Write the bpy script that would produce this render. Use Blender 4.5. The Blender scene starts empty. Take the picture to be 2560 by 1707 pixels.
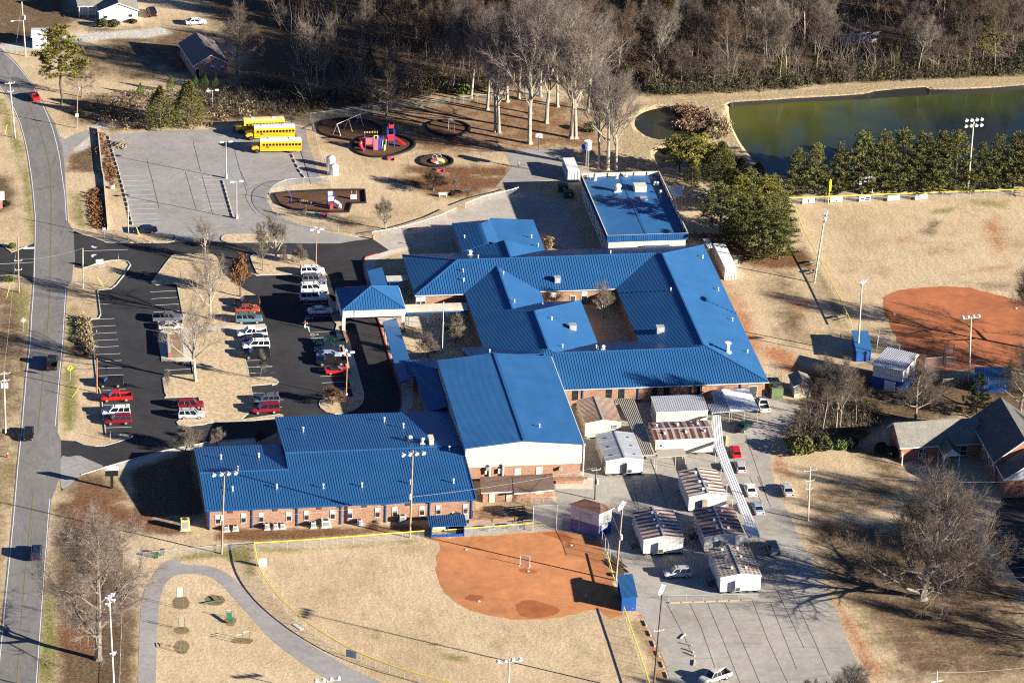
import bpy, math, random
import numpy as np
from mathutils import Vector, Matrix, geometry
rnd = random.Random(7)
SC = bpy.context.scene
COL = SC.collection

# ---------------------------------------------------------------- camera
F_PX, PITCH, ROLL, CAM_H, GRID = 10385.94, 0.44164147, -0.0367796, 341.2827, 0.16893655
def _axes():
    f = np.array([0, math.cos(PITCH), -math.sin(PITCH)]); r = np.array([1., 0, 0]); d = np.cross(f, r)
    c, s = math.cos(ROLL), math.sin(ROLL)
    r2 = c*r + s*d; d2 = -s*r + c*d
    q = np.array([[math.cos(GRID), math.sin(GRID), 0], [-math.sin(GRID), math.cos(GRID), 0], [0, 0, 1]])
    return q@f, q@r2, q@d2, q@np.array([0, -721.8525, CAM_H])
AF, AR, AD, CAM = _axes()
cam_data = bpy.data.cameras.new("camera")
cam_data.sensor_fit = 'HORIZONTAL'; cam_data.sensor_width = 36.0
cam_data.lens = F_PX*36.0/2560; cam_data.clip_start = 5; cam_data.clip_end = 20000
cam = bpy.data.objects.new("camera", cam_data); COL.objects.link(cam)
cam.matrix_world = Matrix(((AR[0], -AD[0], -AF[0], CAM[0]), (AR[1], -AD[1], -AF[1], CAM[1]), (AR[2], -AD[2], -AF[2], CAM[2]), (0, 0, 0, 1)))
SC.camera = cam
# ---------------------------------------------------------------- light
SUN_EL, SUN_AZ = math.radians(17.3), math.radians(-31.2)
sdir = Vector((math.cos(SUN_EL)*math.cos(SUN_AZ), math.cos(SUN_EL)*math.sin(SUN_AZ), math.sin(SUN_EL)))
sun_data = bpy.data.lights.new("sun", 'SUN'); sun_data.energy = 5.0; sun_data.angle = math.radians(0.5); sun_data.color = (1.0, .91, .765)
sun = bpy.data.objects.new("sun", sun_data); COL.objects.link(sun)
sun.rotation_euler = sdir.to_track_quat('Z', 'Y').to_euler(); sun.location = (100, -60, 200)
world = bpy.data.worlds.new("World"); SC.world = world; world.use_nodes = True
wn = world.node_tree; bg = wn.nodes['Background']; sky = wn.nodes.new('ShaderNodeTexSky')
sky.sky_type = 'NISHITA'; sky.sun_disc = False; sky.sun_elevation = SUN_EL; sky.sun_rotation = math.atan2(sdir.x, sdir.y)
sky.altitude = 9000; sky.air_density = 0.9; sky.dust_density = 0.0; sky.ozone_density = 4.0
wn.links.new(sky.outputs[0], bg.inputs[0]); bg.inputs[1].default_value = 0.066
SC.view_settings.view_transform = 'Standard'; SC.view_settings.look = 'None'; SC.view_settings.exposure = 1.75; SC.view_settings.gamma = 1
SC.cycles.use_denoising = False; SC.cycles.use_adaptive_sampling = False; SC.cycles.filter_width = 1.15; SC.cycles.max_bounces = 4; SC.cycles.diffuse_bounces = 1; SC.cycles.sample_clamp_indirect = 1.0; SC.cycles.transparent_max_bounces = 12; SC.cycles.glossy_bounces = 2

# ---------------------------------------------------------------- survey: photo positions to places on the ground (or at a height)
TILE = {}
for i_, r_ in enumerate('ABCD'):
    for c_ in range(4): TILE[r_+str(c_+1)] = (640*c_, (0, 430, 860, 1277)[i_], 3.647)
for k_, v_ in dict(E1=(360,600), E2=(360,815), E3=(680,640), E4=(680,840), F1=(1080,540), F2=(1400,980), F3=(1680,980), F4=(1400,1190), F5=(1680,1190), G1=(1000,1130), G2=(1280,1180), G3=(880,280), G4=(560,270)).items():
    TILE[k_] = (v_[0], v_[1], 7.294)
TILE['G5'] = (1380,420,4.169); TILE['G6'] = (2200,1000,3.703); TILE['Z'] = (0,0,.91875)
def W(t, u, v, z=0.0):
    x, y, s = TILE[t]
    d = AF*F_PX + AR*(x+u/s-1280) + AD*(y+v/s-853.5)
    p = CAM + d*((z-CAM[2])/d[2])
    return Vector((p[0], p[1], z))
def P(spec, z=0.0):
    """'A1 u,v u,v B2 u,v ...' -> points"""
    out = []; t = None
    for w in spec.split():
        if ',' in w:
            u, v = w.split(','); out.append(W(t, float(u), float(v), z))
        else: t = w
    return out

# ---------------------------------------------------------------- materials
def nt(name):
    m = bpy.data.materials.new(name); m.use_nodes = True
    return m, m.node_tree.nodes, m.node_tree.links, m.node_tree.nodes['Principled BSDF']
def rgb(c): return (c[0], c[1], c[2], 1)
def ramp(N, stops):
    r = N.new('ShaderNodeValToRGB'); e = r.color_ramp.elements
    while len(e) < len(stops): e.new(.5)
    for i, (p, c) in enumerate(stops): e[i].position = p; e[i].color = rgb(c)
    return r
def coords(N, L, space='Object', scale=(1, 1, 1)):
    tc = N.new('ShaderNodeTexCoord'); mp = N.new('ShaderNodeMapping'); mp.inputs['Scale'].default_value = scale
    L.new(tc.outputs[space], mp.inputs[0]); return mp.outputs[0]
def noise(N, L, vec, scale, detail=4, rough=.6):
    n = N.new('ShaderNodeTexNoise'); n.inputs['Scale'].default_value = scale; n.inputs['Detail'].default_value = detail; n.inputs['Roughness'].default_value = rough
    L.new(vec, n.inputs['Vector']); return n.outputs['Fac']
def mix(N, L, fac, a, b, mode='MIX'):
    m = N.new('ShaderNodeMixRGB'); m.blend_type = mode
    for i, v in enumerate((fac, a, b)):
        if hasattr(v, 'links'): L.new(v, m.inputs[i])
        elif i == 0: m.inputs[0].default_value = v
        else: m.inputs[i].default_value = rgb(v)
    return m.outputs[0]
def M(name, col, col2=None, rough=.8, scale=.8, metal=0, bump=0, stretch=(1, 1, 1), coat=0, rand=0, spec=.3, fine=0):
    m, N, L, B = nt(name)
    if col2 is None: col2 = tuple(c*.78 for c in col)
    v = coords(N, L, scale=stretch); n = noise(N, L, v, scale)
    r = ramp(N, [(.3, col2), (.68, col)]); L.new(n, r.inputs[0]); out = r.outputs[0]
    if fine:
        n2 = noise(N, L, v, fine, 2); r2 = ramp(N, [(.35, (.72,)*3), (.65, (1.16,)*3)]); L.new(n2, r2.inputs[0]); out = mix(N, L, 1, out, r2.outputs[0], 'MULTIPLY')
    if rand:
        oi = N.new('ShaderNodeObjectInfo'); r3 = ramp(N, [(0, (1-rand, 1-rand, 1-rand)), (1, (1+rand, 1+rand*.9, 1+rand*.7))])
        L.new(oi.outputs['Random'], r3.inputs[0]); out = mix(N, L, 1, out, r3.outputs[0], 'MULTIPLY')
    L.new(out, B.inputs['Base Color']); B.inputs['Roughness'].default_value = rough; B.inputs['Metallic'].default_value = metal
    B.inputs['Specular IOR Level'].default_value = spec; B.inputs['Coat Weight'].default_value = coat; B.inputs['Coat Roughness'].default_value = .08
    if bump:
        b = N.new('ShaderNodeBump'); b.inputs['Strength'].default_value = bump; b.inputs['Distance'].default_value = .1; L.new(n, b.inputs['Height']); L.new(b.outputs[0], B.inputs['Normal'])
    return m
def glassy(name, col): return M(name, col, rough=.08, spec=.6, scale=.3)
def paint(name, col): return M(name, col, tuple(c*.93 for c in col), rough=.35, scale=.5, coat=.2, spec=.35)
def link_mesh(name, alpha, col):
    m, N, L, B = nt(name); B.inputs['Base Color'].default_value = rgb(col); B.inputs['Roughness'].default_value = .5; B.inputs['Metallic'].default_value = .4
    t = N.new('ShaderNodeBsdfTransparent'); x = N.new('ShaderNodeMixShader'); x.inputs[0].default_value = alpha
    L.new(t.outputs[0], x.inputs[1]); L.new(B.outputs[0], x.inputs[2]); L.new(x.outputs[0], N['Material Output'].inputs[0]); return m
def pavement(name, col, var=.25, crack=.0, stretch=(1, 1, 1), stain=None, fine=1.2):
    m, N, L, B = nt(name); v = coords(N, L, scale=stretch)
    n = noise(N, L, v, .06, 5, .65); r = ramp(N, [(.3, tuple(c*(1-var) for c in col)), (.7, tuple(c*(1+var*.5) for c in col))]); L.new(n, r.inputs[0])
    n2 = noise(N, L, v, fine, 4, .7); r2 = ramp(N, [(.3, (.84,)*3), (.7, (1.1,)*3)]); L.new(n2, r2.inputs[0]); o = mix(N, L, 1, r.outputs[0], r2.outputs[0], 'MULTIPLY')
    n6 = noise(N, L, v, .32, 5, .75); r6 = ramp(N, [(.3, (.84,)*3), (.5, (1,)*3), (.72, (1.14,)*3)]); L.new(n6, r6.inputs[0]); o = mix(N, L, 1, o, r6.outputs[0], 'MULTIPLY')
    if stain:
        n3 = noise(N, L, v, .11, 6, .7); r3 = ramp(N, [(.56, (0, 0, 0)), (.68, (.75,)*3)]); L.new(n3, r3.inputs[0]); o = mix(N, L, r3.outputs[0], o, stain)
    if crack:
        vo = N.new('ShaderNodeTexVoronoi'); vo.feature = 'DISTANCE_TO_EDGE'; vo.inputs['Scale'].default_value = .09
        n4 = N.new('ShaderNodeTexNoise'); n4.inputs['Scale'].default_value = .25; n4.inputs['Detail'].default_value = 4; L.new(v, n4.inputs['Vector'])
        va = mix(N, L, .12, v, n4.outputs['Color'], 'ADD'); L.new(va, vo.inputs['Vector'])
        r4 = ramp(N, [(.0, (1-crack,)*3), (.006, (1,)*3)]); L.new(vo.outputs['Distance'], r4.inputs[0]); o = mix(N, L, 1, o, r4.outputs[0], 'MULTIPLY')
    L.new(o, B.inputs['Base Color']); B.inputs['Roughness'].default_value = .9; B.inputs['Specular IOR Level'].default_value = .2
    return m
def brick(name, a, b):
    m, N, L, B = nt(name); v = coords(N, L)
    n = noise(N, L, v, .35, 4); r = ramp(N, [(.3, a), (.7, b)]); L.new(n, r.inputs[0])
    v2 = coords(N, L, scale=(1, 1, 5)); n2 = noise(N, L, v2, 2.2, 2); r2 = ramp(N, [(.32, (.55, .5, .5)), (.6, (1.12,)*3)]); L.new(n2, r2.inputs[0])
    L.new(mix(N, L, 1, r.outputs[0], r2.outputs[0], 'MULTIPLY'), B.inputs['Base Color']); B.inputs['Roughness'].default_value = .9; return m
def rust(name, base, rcol, axis, freq, cut, soft=.12, blotch=.5, spots=False):
    """sheet metal rusted in bands across the roof"""
    m, N, L, B = nt(name); v = coords(N, L); sep = N.new('ShaderNodeSeparateXYZ'); L.new(v, sep.inputs[0])
    mu = N.new('ShaderNodeMath'); mu.operation = 'MULTIPLY'; mu.inputs[1].default_value = freq; L.new(sep.outputs[axis], mu.inputs[0])
    si = N.new('ShaderNodeMath'); si.operation = 'SINE'; L.new(mu.outputs[0], si.inputs[0])
    n = noise(N, L, v, 1.6 if spots else .9, 6, .7)
    ad = N.new('ShaderNodeMath'); ad.operation = 'MULTIPLY_ADD'; ad.inputs[1].default_value = 2.6 if spots else blotch*4; L.new(n, ad.inputs[0]); L.new(si.outputs[0], ad.inputs[2])
    src = ad.outputs[0]
    if spots:
        o_ = 1 - axis; mu2 = N.new('ShaderNodeMath'); mu2.operation = 'MULTIPLY'; mu2.inputs[1].default_value = 8.4; L.new(sep.outputs[o_], mu2.inputs[0])
        s2 = N.new('ShaderNodeMath'); s2.operation = 'SINE'; L.new(mu2.outputs[0], s2.inputs[0]); a2 = N.new('ShaderNodeMath'); a2.operation = 'ADD'; L.new(src, a2.inputs[0]); L.new(s2.outputs[0], a2.inputs[1]); src = a2.outputs[0]
    mr = N.new('ShaderNodeMapRange'); mr.inputs[1].default_value = cut-soft*4; mr.inputs[2].default_value = cut+soft*4; L.new(src, mr.inputs[0])
    n3 = noise(N, L, v, 3, 3); r3 = ramp(N, [(.3, tuple(c*.6 for c in rcol)), (.7, tuple(c*1.25 for c in rcol))]); L.new(n3, r3.inputs[0])
    L.new(mix(N, L, mr.outputs[0], base, r3.outputs[0]), B.inputs['Base Color']); B.inputs['Roughness'].default_value = .6; return m

MT = dict(
 road=pavement('road_asphalt', (.19, .182, .178), .2, .35, (1.6, .5, 1), fine=.9), dark=pavement('dark_asphalt', (.038, .038, .042), .35, .2, fine=.7),
 grey=pavement('grey_asphalt', (.30, .287, .278), .16, .22), path=pavement('path_asphalt', (.30, .285, .28), .15, 0), conc=pavement('concrete', (.42, .385, .34), .2, .2, stain=(.27, .21, .15)),
 yard=pavement('yard_concrete', (.36, .338, .305), .2, .16, stain=(.25, .215, .165)), gravel=pavement('gravel', (.36, .33, .29), .3, 0, fine=3), kerb=pavement('kerb_concrete', (.50, .46, .39), .15),
 walk=pavement('pale_walk', (.55, .50, .42), .12), redkerb=M('red_kerb', (.42, .05, .05)), clay=pavement('infield_clay', (.49, .205, .088), .24, 0, fine=.5), clay2=pavement('dark_red_clay', (.40, .14, .062), .3, 0, fine=.5),
 mulch=pavement('mulch', (.12, .062, .036), .4, 0, fine=2), white=M('white_marking', (.72, .72, .72), (.6, .6, .6)), yellow=M('yellow_marking', (.27, .22, .12)), joint=M('joint_tar', (.06, .055, .05)),
 blue=M('blue_roof_metal', (.024, .108, .270), (.018, .090, .230), rough=.42, scale=.22, spec=.5), bluetrim=M('blue_trim', (.013, .085, .25), rough=.5), bluewall=M('blue_wall', (.012, .07, .28), rough=.5),
 brick=brick('brick', (.27, .145, .09), (.34, .205, .135)), brick2=brick('red_brick', (.30, .12, .075), (.36, .16, .10)), pinkbrick=brick('pink_brick', (.34, .17, .14), (.42, .22, .18)),
 cream=M('cream_metal', (.60, .56, .45), (.55, .51, .41), rough=.5, scale=.4), whitewall=M('white_wall', (.64, .62, .58), (.58, .56, .52), rough=.6), beige=M('beige_wall', (.62, .55, .42), rough=.6),
 white2=M('white_paint', (.66, .66, .66), (.6, .6, .6), rough=.5), metal=M('grey_metal', (.45, .45, .46), rough=.4, metal=.5), galv=M('galvanised', (.55, .56, .56), rough=.45, metal=.4), dgrey=M('dark_grey', (.06, .06, .065), rough=.6),
 black=M('black', (.012, .012, .014), rough=.5), glass=glassy('window_glass', (.02, .028, .035)), blind=M('window_blind', (.55, .56, .52)), wood=M('pole_wood', (.34, .26, .18), (.24, .18, .12), stretch=(1, 1, .1), scale=3), palewood=M('pale_pole_wood', (.58, .50, .40), (.46, .4, .31), stretch=(1, 1, .1), scale=3),
 darkwood=M('dark_pole_wood', (.13, .10, .08), (.08, .06, .05)), orangepole=M('orange_pole', (.50, .22, .10)), timber=M('timber', (.42, .33, .22)), shingle=M('grey_shingle', (.23, .215, .19), (.17, .16, .14), fine=4), dshingle=M('dark_shingle', (.10, .10, .095), (.075, .075, .07), fine=4), brshingle=M('brown_shingle', (.155, .10, .08), (.12, .078, .062), fine=4),
 redshingle=M('red_brown_shingle', (.22, .11, .085), (.17, .085, .065), fine=4), pshingle=M('purple_grey_shingle', (.17, .145, .15), (.13, .11, .115), fine=4), fgreen=M('green_post', (.02, .16, .08)), red=paint('red_plastic', (.60, .03, .04)), yel=M('yellow_rail', (.85, .68, .03), (.8, .62, .03), rough=.5), yel2=M('yellow_plastic', (.75, .60, .20)),
 pblue=M('play_blue', (.03, .06, .40), rough=.4), rubber=M('tyre_rubber', (.013, .013, .014), rough=.9), link=link_mesh('chain_link', .16, (.5, .5, .5)), linkdark=link_mesh('green_chain_link', .2, (.24, .27, .24)), cable=M('cable', (.35, .35, .36)),
 bark=M('grey_bark', (.24, .21, .175), (.13, .11, .09), scale=1.5, rand=.15), bark2=M('pale_bark', (.40, .36, .30), (.22, .19, .15), scale=1.2, rand=.1), bark3=M('brown_bark', (.12, .09, .065), (.075, .055, .04), scale=2, rand=.15), twig=M('grey_twigs', (.115, .092, .076), (.07, .055, .046), rough=.9, scale=.3, rand=.2), twigp=M('pale_twigs', (.225, .19, .155), (.14, .118, .098), rough=.9, scale=.3, rand=.12), twigr=M('brown_twigs', (.13, .088, .062), (.085, .055, .04), rough=.9, scale=.3, rand=.15),
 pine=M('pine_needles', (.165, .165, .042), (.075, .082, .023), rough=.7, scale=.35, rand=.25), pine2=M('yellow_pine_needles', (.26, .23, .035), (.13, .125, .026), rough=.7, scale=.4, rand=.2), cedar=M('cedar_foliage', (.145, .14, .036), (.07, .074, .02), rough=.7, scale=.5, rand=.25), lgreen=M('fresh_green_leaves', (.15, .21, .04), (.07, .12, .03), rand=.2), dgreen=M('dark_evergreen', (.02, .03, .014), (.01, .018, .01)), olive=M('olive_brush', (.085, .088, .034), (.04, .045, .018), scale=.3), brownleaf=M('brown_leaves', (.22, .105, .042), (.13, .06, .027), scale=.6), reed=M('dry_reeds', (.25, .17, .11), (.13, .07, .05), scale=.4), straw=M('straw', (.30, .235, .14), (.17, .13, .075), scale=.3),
 skin=M('skin', (.45, .28, .2)), denim=M('blue_cloth', (.04, .07, .2)), redcloth=M('red_cloth', (.5, .06, .05)), whitecloth=M('white_cloth', (.75, .75, .75)), orange=M('orange_plastic', (.7, .18, .03)), bingreen=M('green_bin', (.02, .10, .045)), lampwhite=M('lamp_housing', (.72, .74, .78), rough=.35), agreen=M('army_green', (.12, .17, .075)), canvas=M('tan_board', (.30, .26, .2)), tire=M('dark_edging', (.012, .012, .013), rough=.8),
)
MT['rustA'] = rust('rusted_white_roof', (.42, .36, .30), (.16, .06, .03), 1, 13., .75, .25, .5)
MT['rustB'] = rust('rust_banded_roof', (.30, .29, .28), (.14, .042, .022), 0, 4.6, .8, .1, .45)
MT['rustC'] = rust('rust_striped_roof', (.44, .40, .385), (.125, .042, .03), 1, 4.7, .7, .1, .32)
MT['rustD'] = rust('dark_rusted_roof', (.42, .34, .30), (.125, .035, .025), 1, 4.5, .55, .3, .4)
MT['rustE'] = rust('rust_spotted_roof', (.33, .30, .27), (.17, .07, .03), 1, 6.6, 1.95, .15, .4, True)
MT['rustF'] = rust('rust_lined_roof', (.50, .46, .42), (.14, .055, .035), 1, 4.7, .85, .1, .3)
MT['greyroof'] = M('grey_sheet_roof', (.47, .50, .53), (.40, .42, .45), rough=.35, metal=.3, scale=.4)
MT['galvroof'] = M('galvanised_roof', (.50, .52, .56), (.40, .42, .46), rough=.4, metal=.3, scale=.5)
MT['tanroof'] = M('tan_sheet_roof', (.44, .40, .33), (.36, .32, .26), rough=.6)
def water(name, col, col2, ripple=.5):
    m, N, L, B = nt(name); v = coords(N, L); n = noise(N, L, v, .035, 2, .5); r = ramp(N, [(.35, col2), (.62, col)]); L.new(n, r.inputs[0]); L.new(r.outputs[0], B.inputs['Base Color'])
    B.inputs['Roughness'].default_value = .12; B.inputs['Specular IOR Level'].default_value = .5
    n2 = noise(N, L, v, 1.2, 3); b = N.new('ShaderNodeBump'); b.inputs['Strength'].default_value = .08*ripple; b.inputs['Distance'].default_value = .05; L.new(n2, b.inputs['Height']); L.new(b.outputs[0], B.inputs['Normal']); return m

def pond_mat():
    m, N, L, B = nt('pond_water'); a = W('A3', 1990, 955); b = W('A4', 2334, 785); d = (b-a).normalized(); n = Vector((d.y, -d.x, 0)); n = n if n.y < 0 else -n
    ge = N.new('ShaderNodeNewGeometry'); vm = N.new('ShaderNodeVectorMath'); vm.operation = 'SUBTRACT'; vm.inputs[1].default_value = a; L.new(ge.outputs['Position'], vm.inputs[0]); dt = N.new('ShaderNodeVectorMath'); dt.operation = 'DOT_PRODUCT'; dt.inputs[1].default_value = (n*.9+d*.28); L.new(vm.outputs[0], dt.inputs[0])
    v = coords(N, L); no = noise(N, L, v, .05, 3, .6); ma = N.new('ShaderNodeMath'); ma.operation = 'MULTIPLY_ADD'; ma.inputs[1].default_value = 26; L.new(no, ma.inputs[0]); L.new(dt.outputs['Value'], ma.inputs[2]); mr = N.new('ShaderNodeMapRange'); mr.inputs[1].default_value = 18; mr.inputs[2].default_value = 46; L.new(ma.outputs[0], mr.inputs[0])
    r = ramp(N, [(0, (.088, .092, .016)), (.35, (.05, .062, .016)), (.8, (.02, .032, .022)), (1, (.012, .022, .026))]); L.new(mr.outputs[0], r.inputs[0]); L.new(r.outputs[0], B.inputs['Base Color']); B.inputs['Roughness'].default_value = .1  # darker toward the fir row: their shade and reflection painted in, plus deeper water
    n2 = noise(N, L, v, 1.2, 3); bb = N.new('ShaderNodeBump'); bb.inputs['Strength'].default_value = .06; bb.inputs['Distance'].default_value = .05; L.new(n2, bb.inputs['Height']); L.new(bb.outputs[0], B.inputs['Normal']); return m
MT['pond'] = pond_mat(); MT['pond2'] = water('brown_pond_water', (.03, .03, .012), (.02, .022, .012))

# ---------------------------------------------------------------- mesh helpers
class MB:
    def __init__(s): s.v = []; s.f = []; s.mi = []; s.m = 0
    def add(s, vs, fs, m=None):
        b = len(s.v); s.v.extend([tuple(v) for v in vs]); s.f.extend([tuple(i+b for i in f) for f in fs]); s.mi.extend([s.m if m is None else m]*len(fs)); return s
    def box(s, c, d, rz=0, m=None, M4=None):
        x, y, z = d[0]/2, d[1]/2, d[2]/2; R = Matrix.Rotation(rz, 3, 'Z'); c = Vector(c)
        vs = [Vector((i*x, j*y, k*z)) for k in (-1, 1) for i, j in ((-1, -1), (1, -1), (1, 1), (-1, 1))]
        vs = [(M4@v if M4 else R@v)+c for v in vs]
        return s.add(vs, [(3, 2, 1, 0), (4, 5, 6, 7), (0, 1, 5, 4), (1, 2, 6, 5), (2, 3, 7, 6), (3, 0, 4, 7)], m)
    def bar(s, a, b, w, h=None, m=None):
        a, b = Vector(a), Vector(b); d = b-a; l = d.length
        if l < 1e-6: return s
        q = d.to_track_quat('Y', 'Z').to_matrix(); return s.box((a+b)/2, (w, l, h or w), 0, m, q)
    def tube(s, pts, rad, n=6, m=None, cap=True):
        pts = [Vector(p) for p in pts]; rad = rad if hasattr(rad, '__len__') else [rad]*len(pts); vs = []; fs = []
        for i, p in enumerate(pts):
            d = (pts[min(i+1, len(pts)-1)]-pts[max(i-1, 0)]).normalized(); q = d.to_track_quat('Z', 'Y').to_matrix()
            for k in range(n): vs.append(p+q@Vector((math.cos(2*math.pi*k/n)*rad[i], math.sin(2*math.pi*k/n)*rad[i], 0)))
        for i in range(len(pts)-1):
            for k in range(n): fs.append((i*n+k, i*n+(k+1) % n, (i+1)*n+(k+1) % n, (i+1)*n+k))
        if cap: fs.append(tuple(range(n-1, -1, -1))); fs.append(tuple(range((len(pts)-1)*n, len(pts)*n)))
        return s.add(vs, fs, m)
    def prism(s, poly, z0, z1, m=None, top=True, bottom=False):
        n = len(poly); vs = [(p[0], p[1], z0) for p in poly]+[(p[0], p[1], z1) for p in poly]
        fs = [(i, (i+1) % n, n+(i+1) % n, n+i) for i in range(n)]
        if top: fs.append(tuple(range(n, 2*n)))
        if bottom: fs.append(tuple(range(n-1, -1, -1)))
        return s.add(vs, fs, m)
    def sphere(s, c, r, seg=10, rings=6, m=None, sz=1):
        vs = []; fs = []; c = Vector(c)
        for i in range(rings+1):
            a = math.pi*i/rings
            for k in range(seg): b = 2*math.pi*k/seg; vs.append(c+Vector((r*math.sin(a)*math.cos(b), r*math.sin(a)*math.sin(b), r*sz*math.cos(a))))
        for i in range(rings):
            for k in range(seg): fs.append((i*seg+k, (i+1)*seg+k, (i+1)*seg+(k+1) % seg, i*seg+(k+1) % seg))
        return s.add(vs, fs, m)
    def build(s, name, mats, parent=None, loc=None, smooth=False):
        me = bpy.data.meshes.new(name); me.from_pydata(s.v, [], s.f)
        mats = mats if isinstance(mats, (list, tuple)) else [mats]
        for m in mats: me.materials.append(MT[m] if isinstance(m, str) else m)
        if len(mats) > 1: me.polygons.foreach_set('material_index', s.mi)
        if smooth: me.polygons.foreach_set('use_smooth', [True]*len(me.polygons))
        me.update(); o = bpy.data.objects.new(name, me); COL.objects.link(o)
        if parent: o.parent = parent
        if loc is not None: o.location = loc
        return o
def tag(o, label=None, cat=None, group=None, kind=None):
    if label: o['label'] = label
    if cat: o['category'] = cat
    if group: o['group'] = group
    if kind: o['kind'] = kind
    return o
def thing(name, label, cat, loc=(0, 0, 0), rz=0, group=None):
    o = bpy.data.objects.new(name, None); o.empty_display_size = .5; COL.objects.link(o); o.location = loc; o.rotation_euler = (0, 0, rz)
    return tag(o, label, cat, group)
def kids(o): return [c for c in bpy.data.objects if c.parent is o]
def dup(root, ch, loc, rz=0, sc=1, label=None, group=None):
    r = root.copy(); COL.objects.link(r); r.location = loc; r.rotation_euler = (0, 0, rz); r.scale = (sc, sc, sc) if not hasattr(sc, '__len__') else sc
    if label: r['label'] = label
    if group: r['group'] = group
    for c, gs in ch:
        d = c.copy(); COL.objects.link(d); d.parent = r
        for g in gs: e = g.copy(); COL.objects.link(e); e.parent = d
    return r
def tree_of(o): return [(c, kids(c)) for c in kids(o)]
def smooth_poly(pts, n=2, closed=True):
    for _ in range(n):
        q = []; m = len(pts)
        for i in range(m if closed else m-1):
            a, b = pts[i], pts[(i+1) % m]; q += [a*.75+b*.25, a*.25+b*.75]
        if not closed: q = [pts[0]]+q+[pts[-1]]
        pts = q
    return pts
def jag(pts, step, amp, seed=1):
    r = random.Random(seed); out = []
    for i in range(len(pts)):
        a, b = pts[i], pts[(i+1) % len(pts)]; n = max(1, int((b-a).length/step)); t = (b-a).normalized(); nn = Vector((-t.y, t.x, 0))
        for k in range(n): out.append(a.lerp(b, k/n)+nn*r.gauss(0, amp))
    return out
def sheet(name, pts, z, mat, kind='structure'):
    mb = MB(); pts = [Vector((p.x, p.y, z)) for p in pts]
    tris = geometry.tessellate_polygon([pts]); fs = []
    for t in tris:
        a, b, c = (pts[i] for i in t); fs.append(t if (b-a).cross(c-a).z > 0 else t[::-1])
    mb.add(pts, fs); o = mb.build(name, mat); tag(o, kind=kind); return o
def strip(mb, path, w, z, m=None):
    path = [Vector((p[0], p[1], z)) for p in path]; vs = []
    for i, p in enumerate(path):
        d = (path[min(i+1, len(path)-1)]-path[max(i-1, 0)]).normalized(); n = Vector((-d.y, d.x, 0))*w/2; vs += [p+n, p-n]
    return mb.add(vs, [(2*i+1, 2*i+3, 2*i+2, 2*i) for i in range(len(path)-1)], m)
def kerb_run(mb, pts, closed=True, w=.2, h=.14, z0=0):
    n = len(pts); vs = []
    for i, p in enumerate(pts):
        a = pts[(i-1) % n] if closed or i else p; b = pts[(i+1) % n] if closed or i < n-1 else p
        d = (b-a); d.z = 0; d = d.normalized(); nn = Vector((-d.y, d.x, 0))*w/2
        vs += [(p.x+nn.x, p.y+nn.y, z0), (p.x+nn.x, p.y+nn.y, z0+h), (p.x-nn.x, p.y-nn.y, z0+h), (p.x-nn.x, p.y-nn.y, z0)]
    fs = []
    for i in range(n if closed else n-1):
        a, b = 4*i, 4*((i+1) % n)
        for k in range(3): fs.append((a+k, b+k, b+k+1, a+k+1))
    return mb.add(vs, fs)
def ribs(mb, poly, d, spacing, w=.05, h=.05, m=0, off=.0):
    """raised seams on a flat roof face, running along d"""
    poly = [Vector(p) for p in poly]; n = (poly[1]-poly[0]).cross(poly[2]-poly[0]).normalized()
    if n.z < 0: n = -n
    d = Vector(d); d = (d-n*d.dot(n)).normalized(); s = n.cross(d); o = poly[0]
    q = [((p-o).dot(s), (p-o).dot(d)) for p in poly]; lo, hi = min(a for a, _ in q), max(a for a, _ in q); x = lo+spacing*(.5+off)
    while x < hi:
        ts = []
        for i in range(len(q)):
            (x0, y0), (x1, y1) = q[i], q[(i+1) % len(q)]
            if (x0 <= x) != (x1 <= x): ts.append(y0+(x-x0)/(x1-x0)*(y1-y0))
        ts.sort()
        for k in range(0, len(ts)-1, 2):
            a, b = o+s*x+d*ts[k], o+s*x+d*ts[k+1]; e = s*w/2; u = n*h
            mb.add([a-e, a+e, a+e+u, a-e+u, b-e, b+e, b+e+u, b-e+u], [(3, 2, 6, 7), (0, 3, 7, 4), (1, 5, 6, 2), (0, 1, 2, 3), (4, 7, 6, 5)], m)
        x += spacing
def roof(name, faces, mats, parent, thick=.22, rib=None, ribdirs=None, ribw=.05, ribh=.05, loc=None):
    """faces: list of 3-D polygons; closes the underside and the outer edges; optional seams"""
    mb = MB(); cnt = {}; key = lambda p: (round(p[0], 2), round(p[1], 2), round(p[2], 2))
    for f in faces:
        f = [Vector(p) for p in f]; nz = sum((f[i].x*f[(i+1) % len(f)].y-f[(i+1) % len(f)].x*f[i].y) for i in range(len(f)))
        if nz < 0: f = f[::-1]
        n = len(f); mb.add(f, [tuple(range(n))], 0); mb.add([p-Vector((0, 0, thick)) for p in f], [tuple(range(n-1, -1, -1))], 1)
        for i in range(n): cnt[(key(f[i]), key(f[(i+1) % n]))] = (f[i], f[(i+1) % n])
    for (a, b), (p, q) in cnt.items():
        if (b, a) not in cnt: t = Vector((0, 0, thick)); mb.add([p, q, q-t, p-t], [(3, 2, 1, 0)], 1)
    if rib:
        for f, d in zip(faces, ribdirs):
            if d: ribs(mb, f, d, rib, ribw, ribh)
    return mb.build(name, mats, parent, loc)
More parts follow.
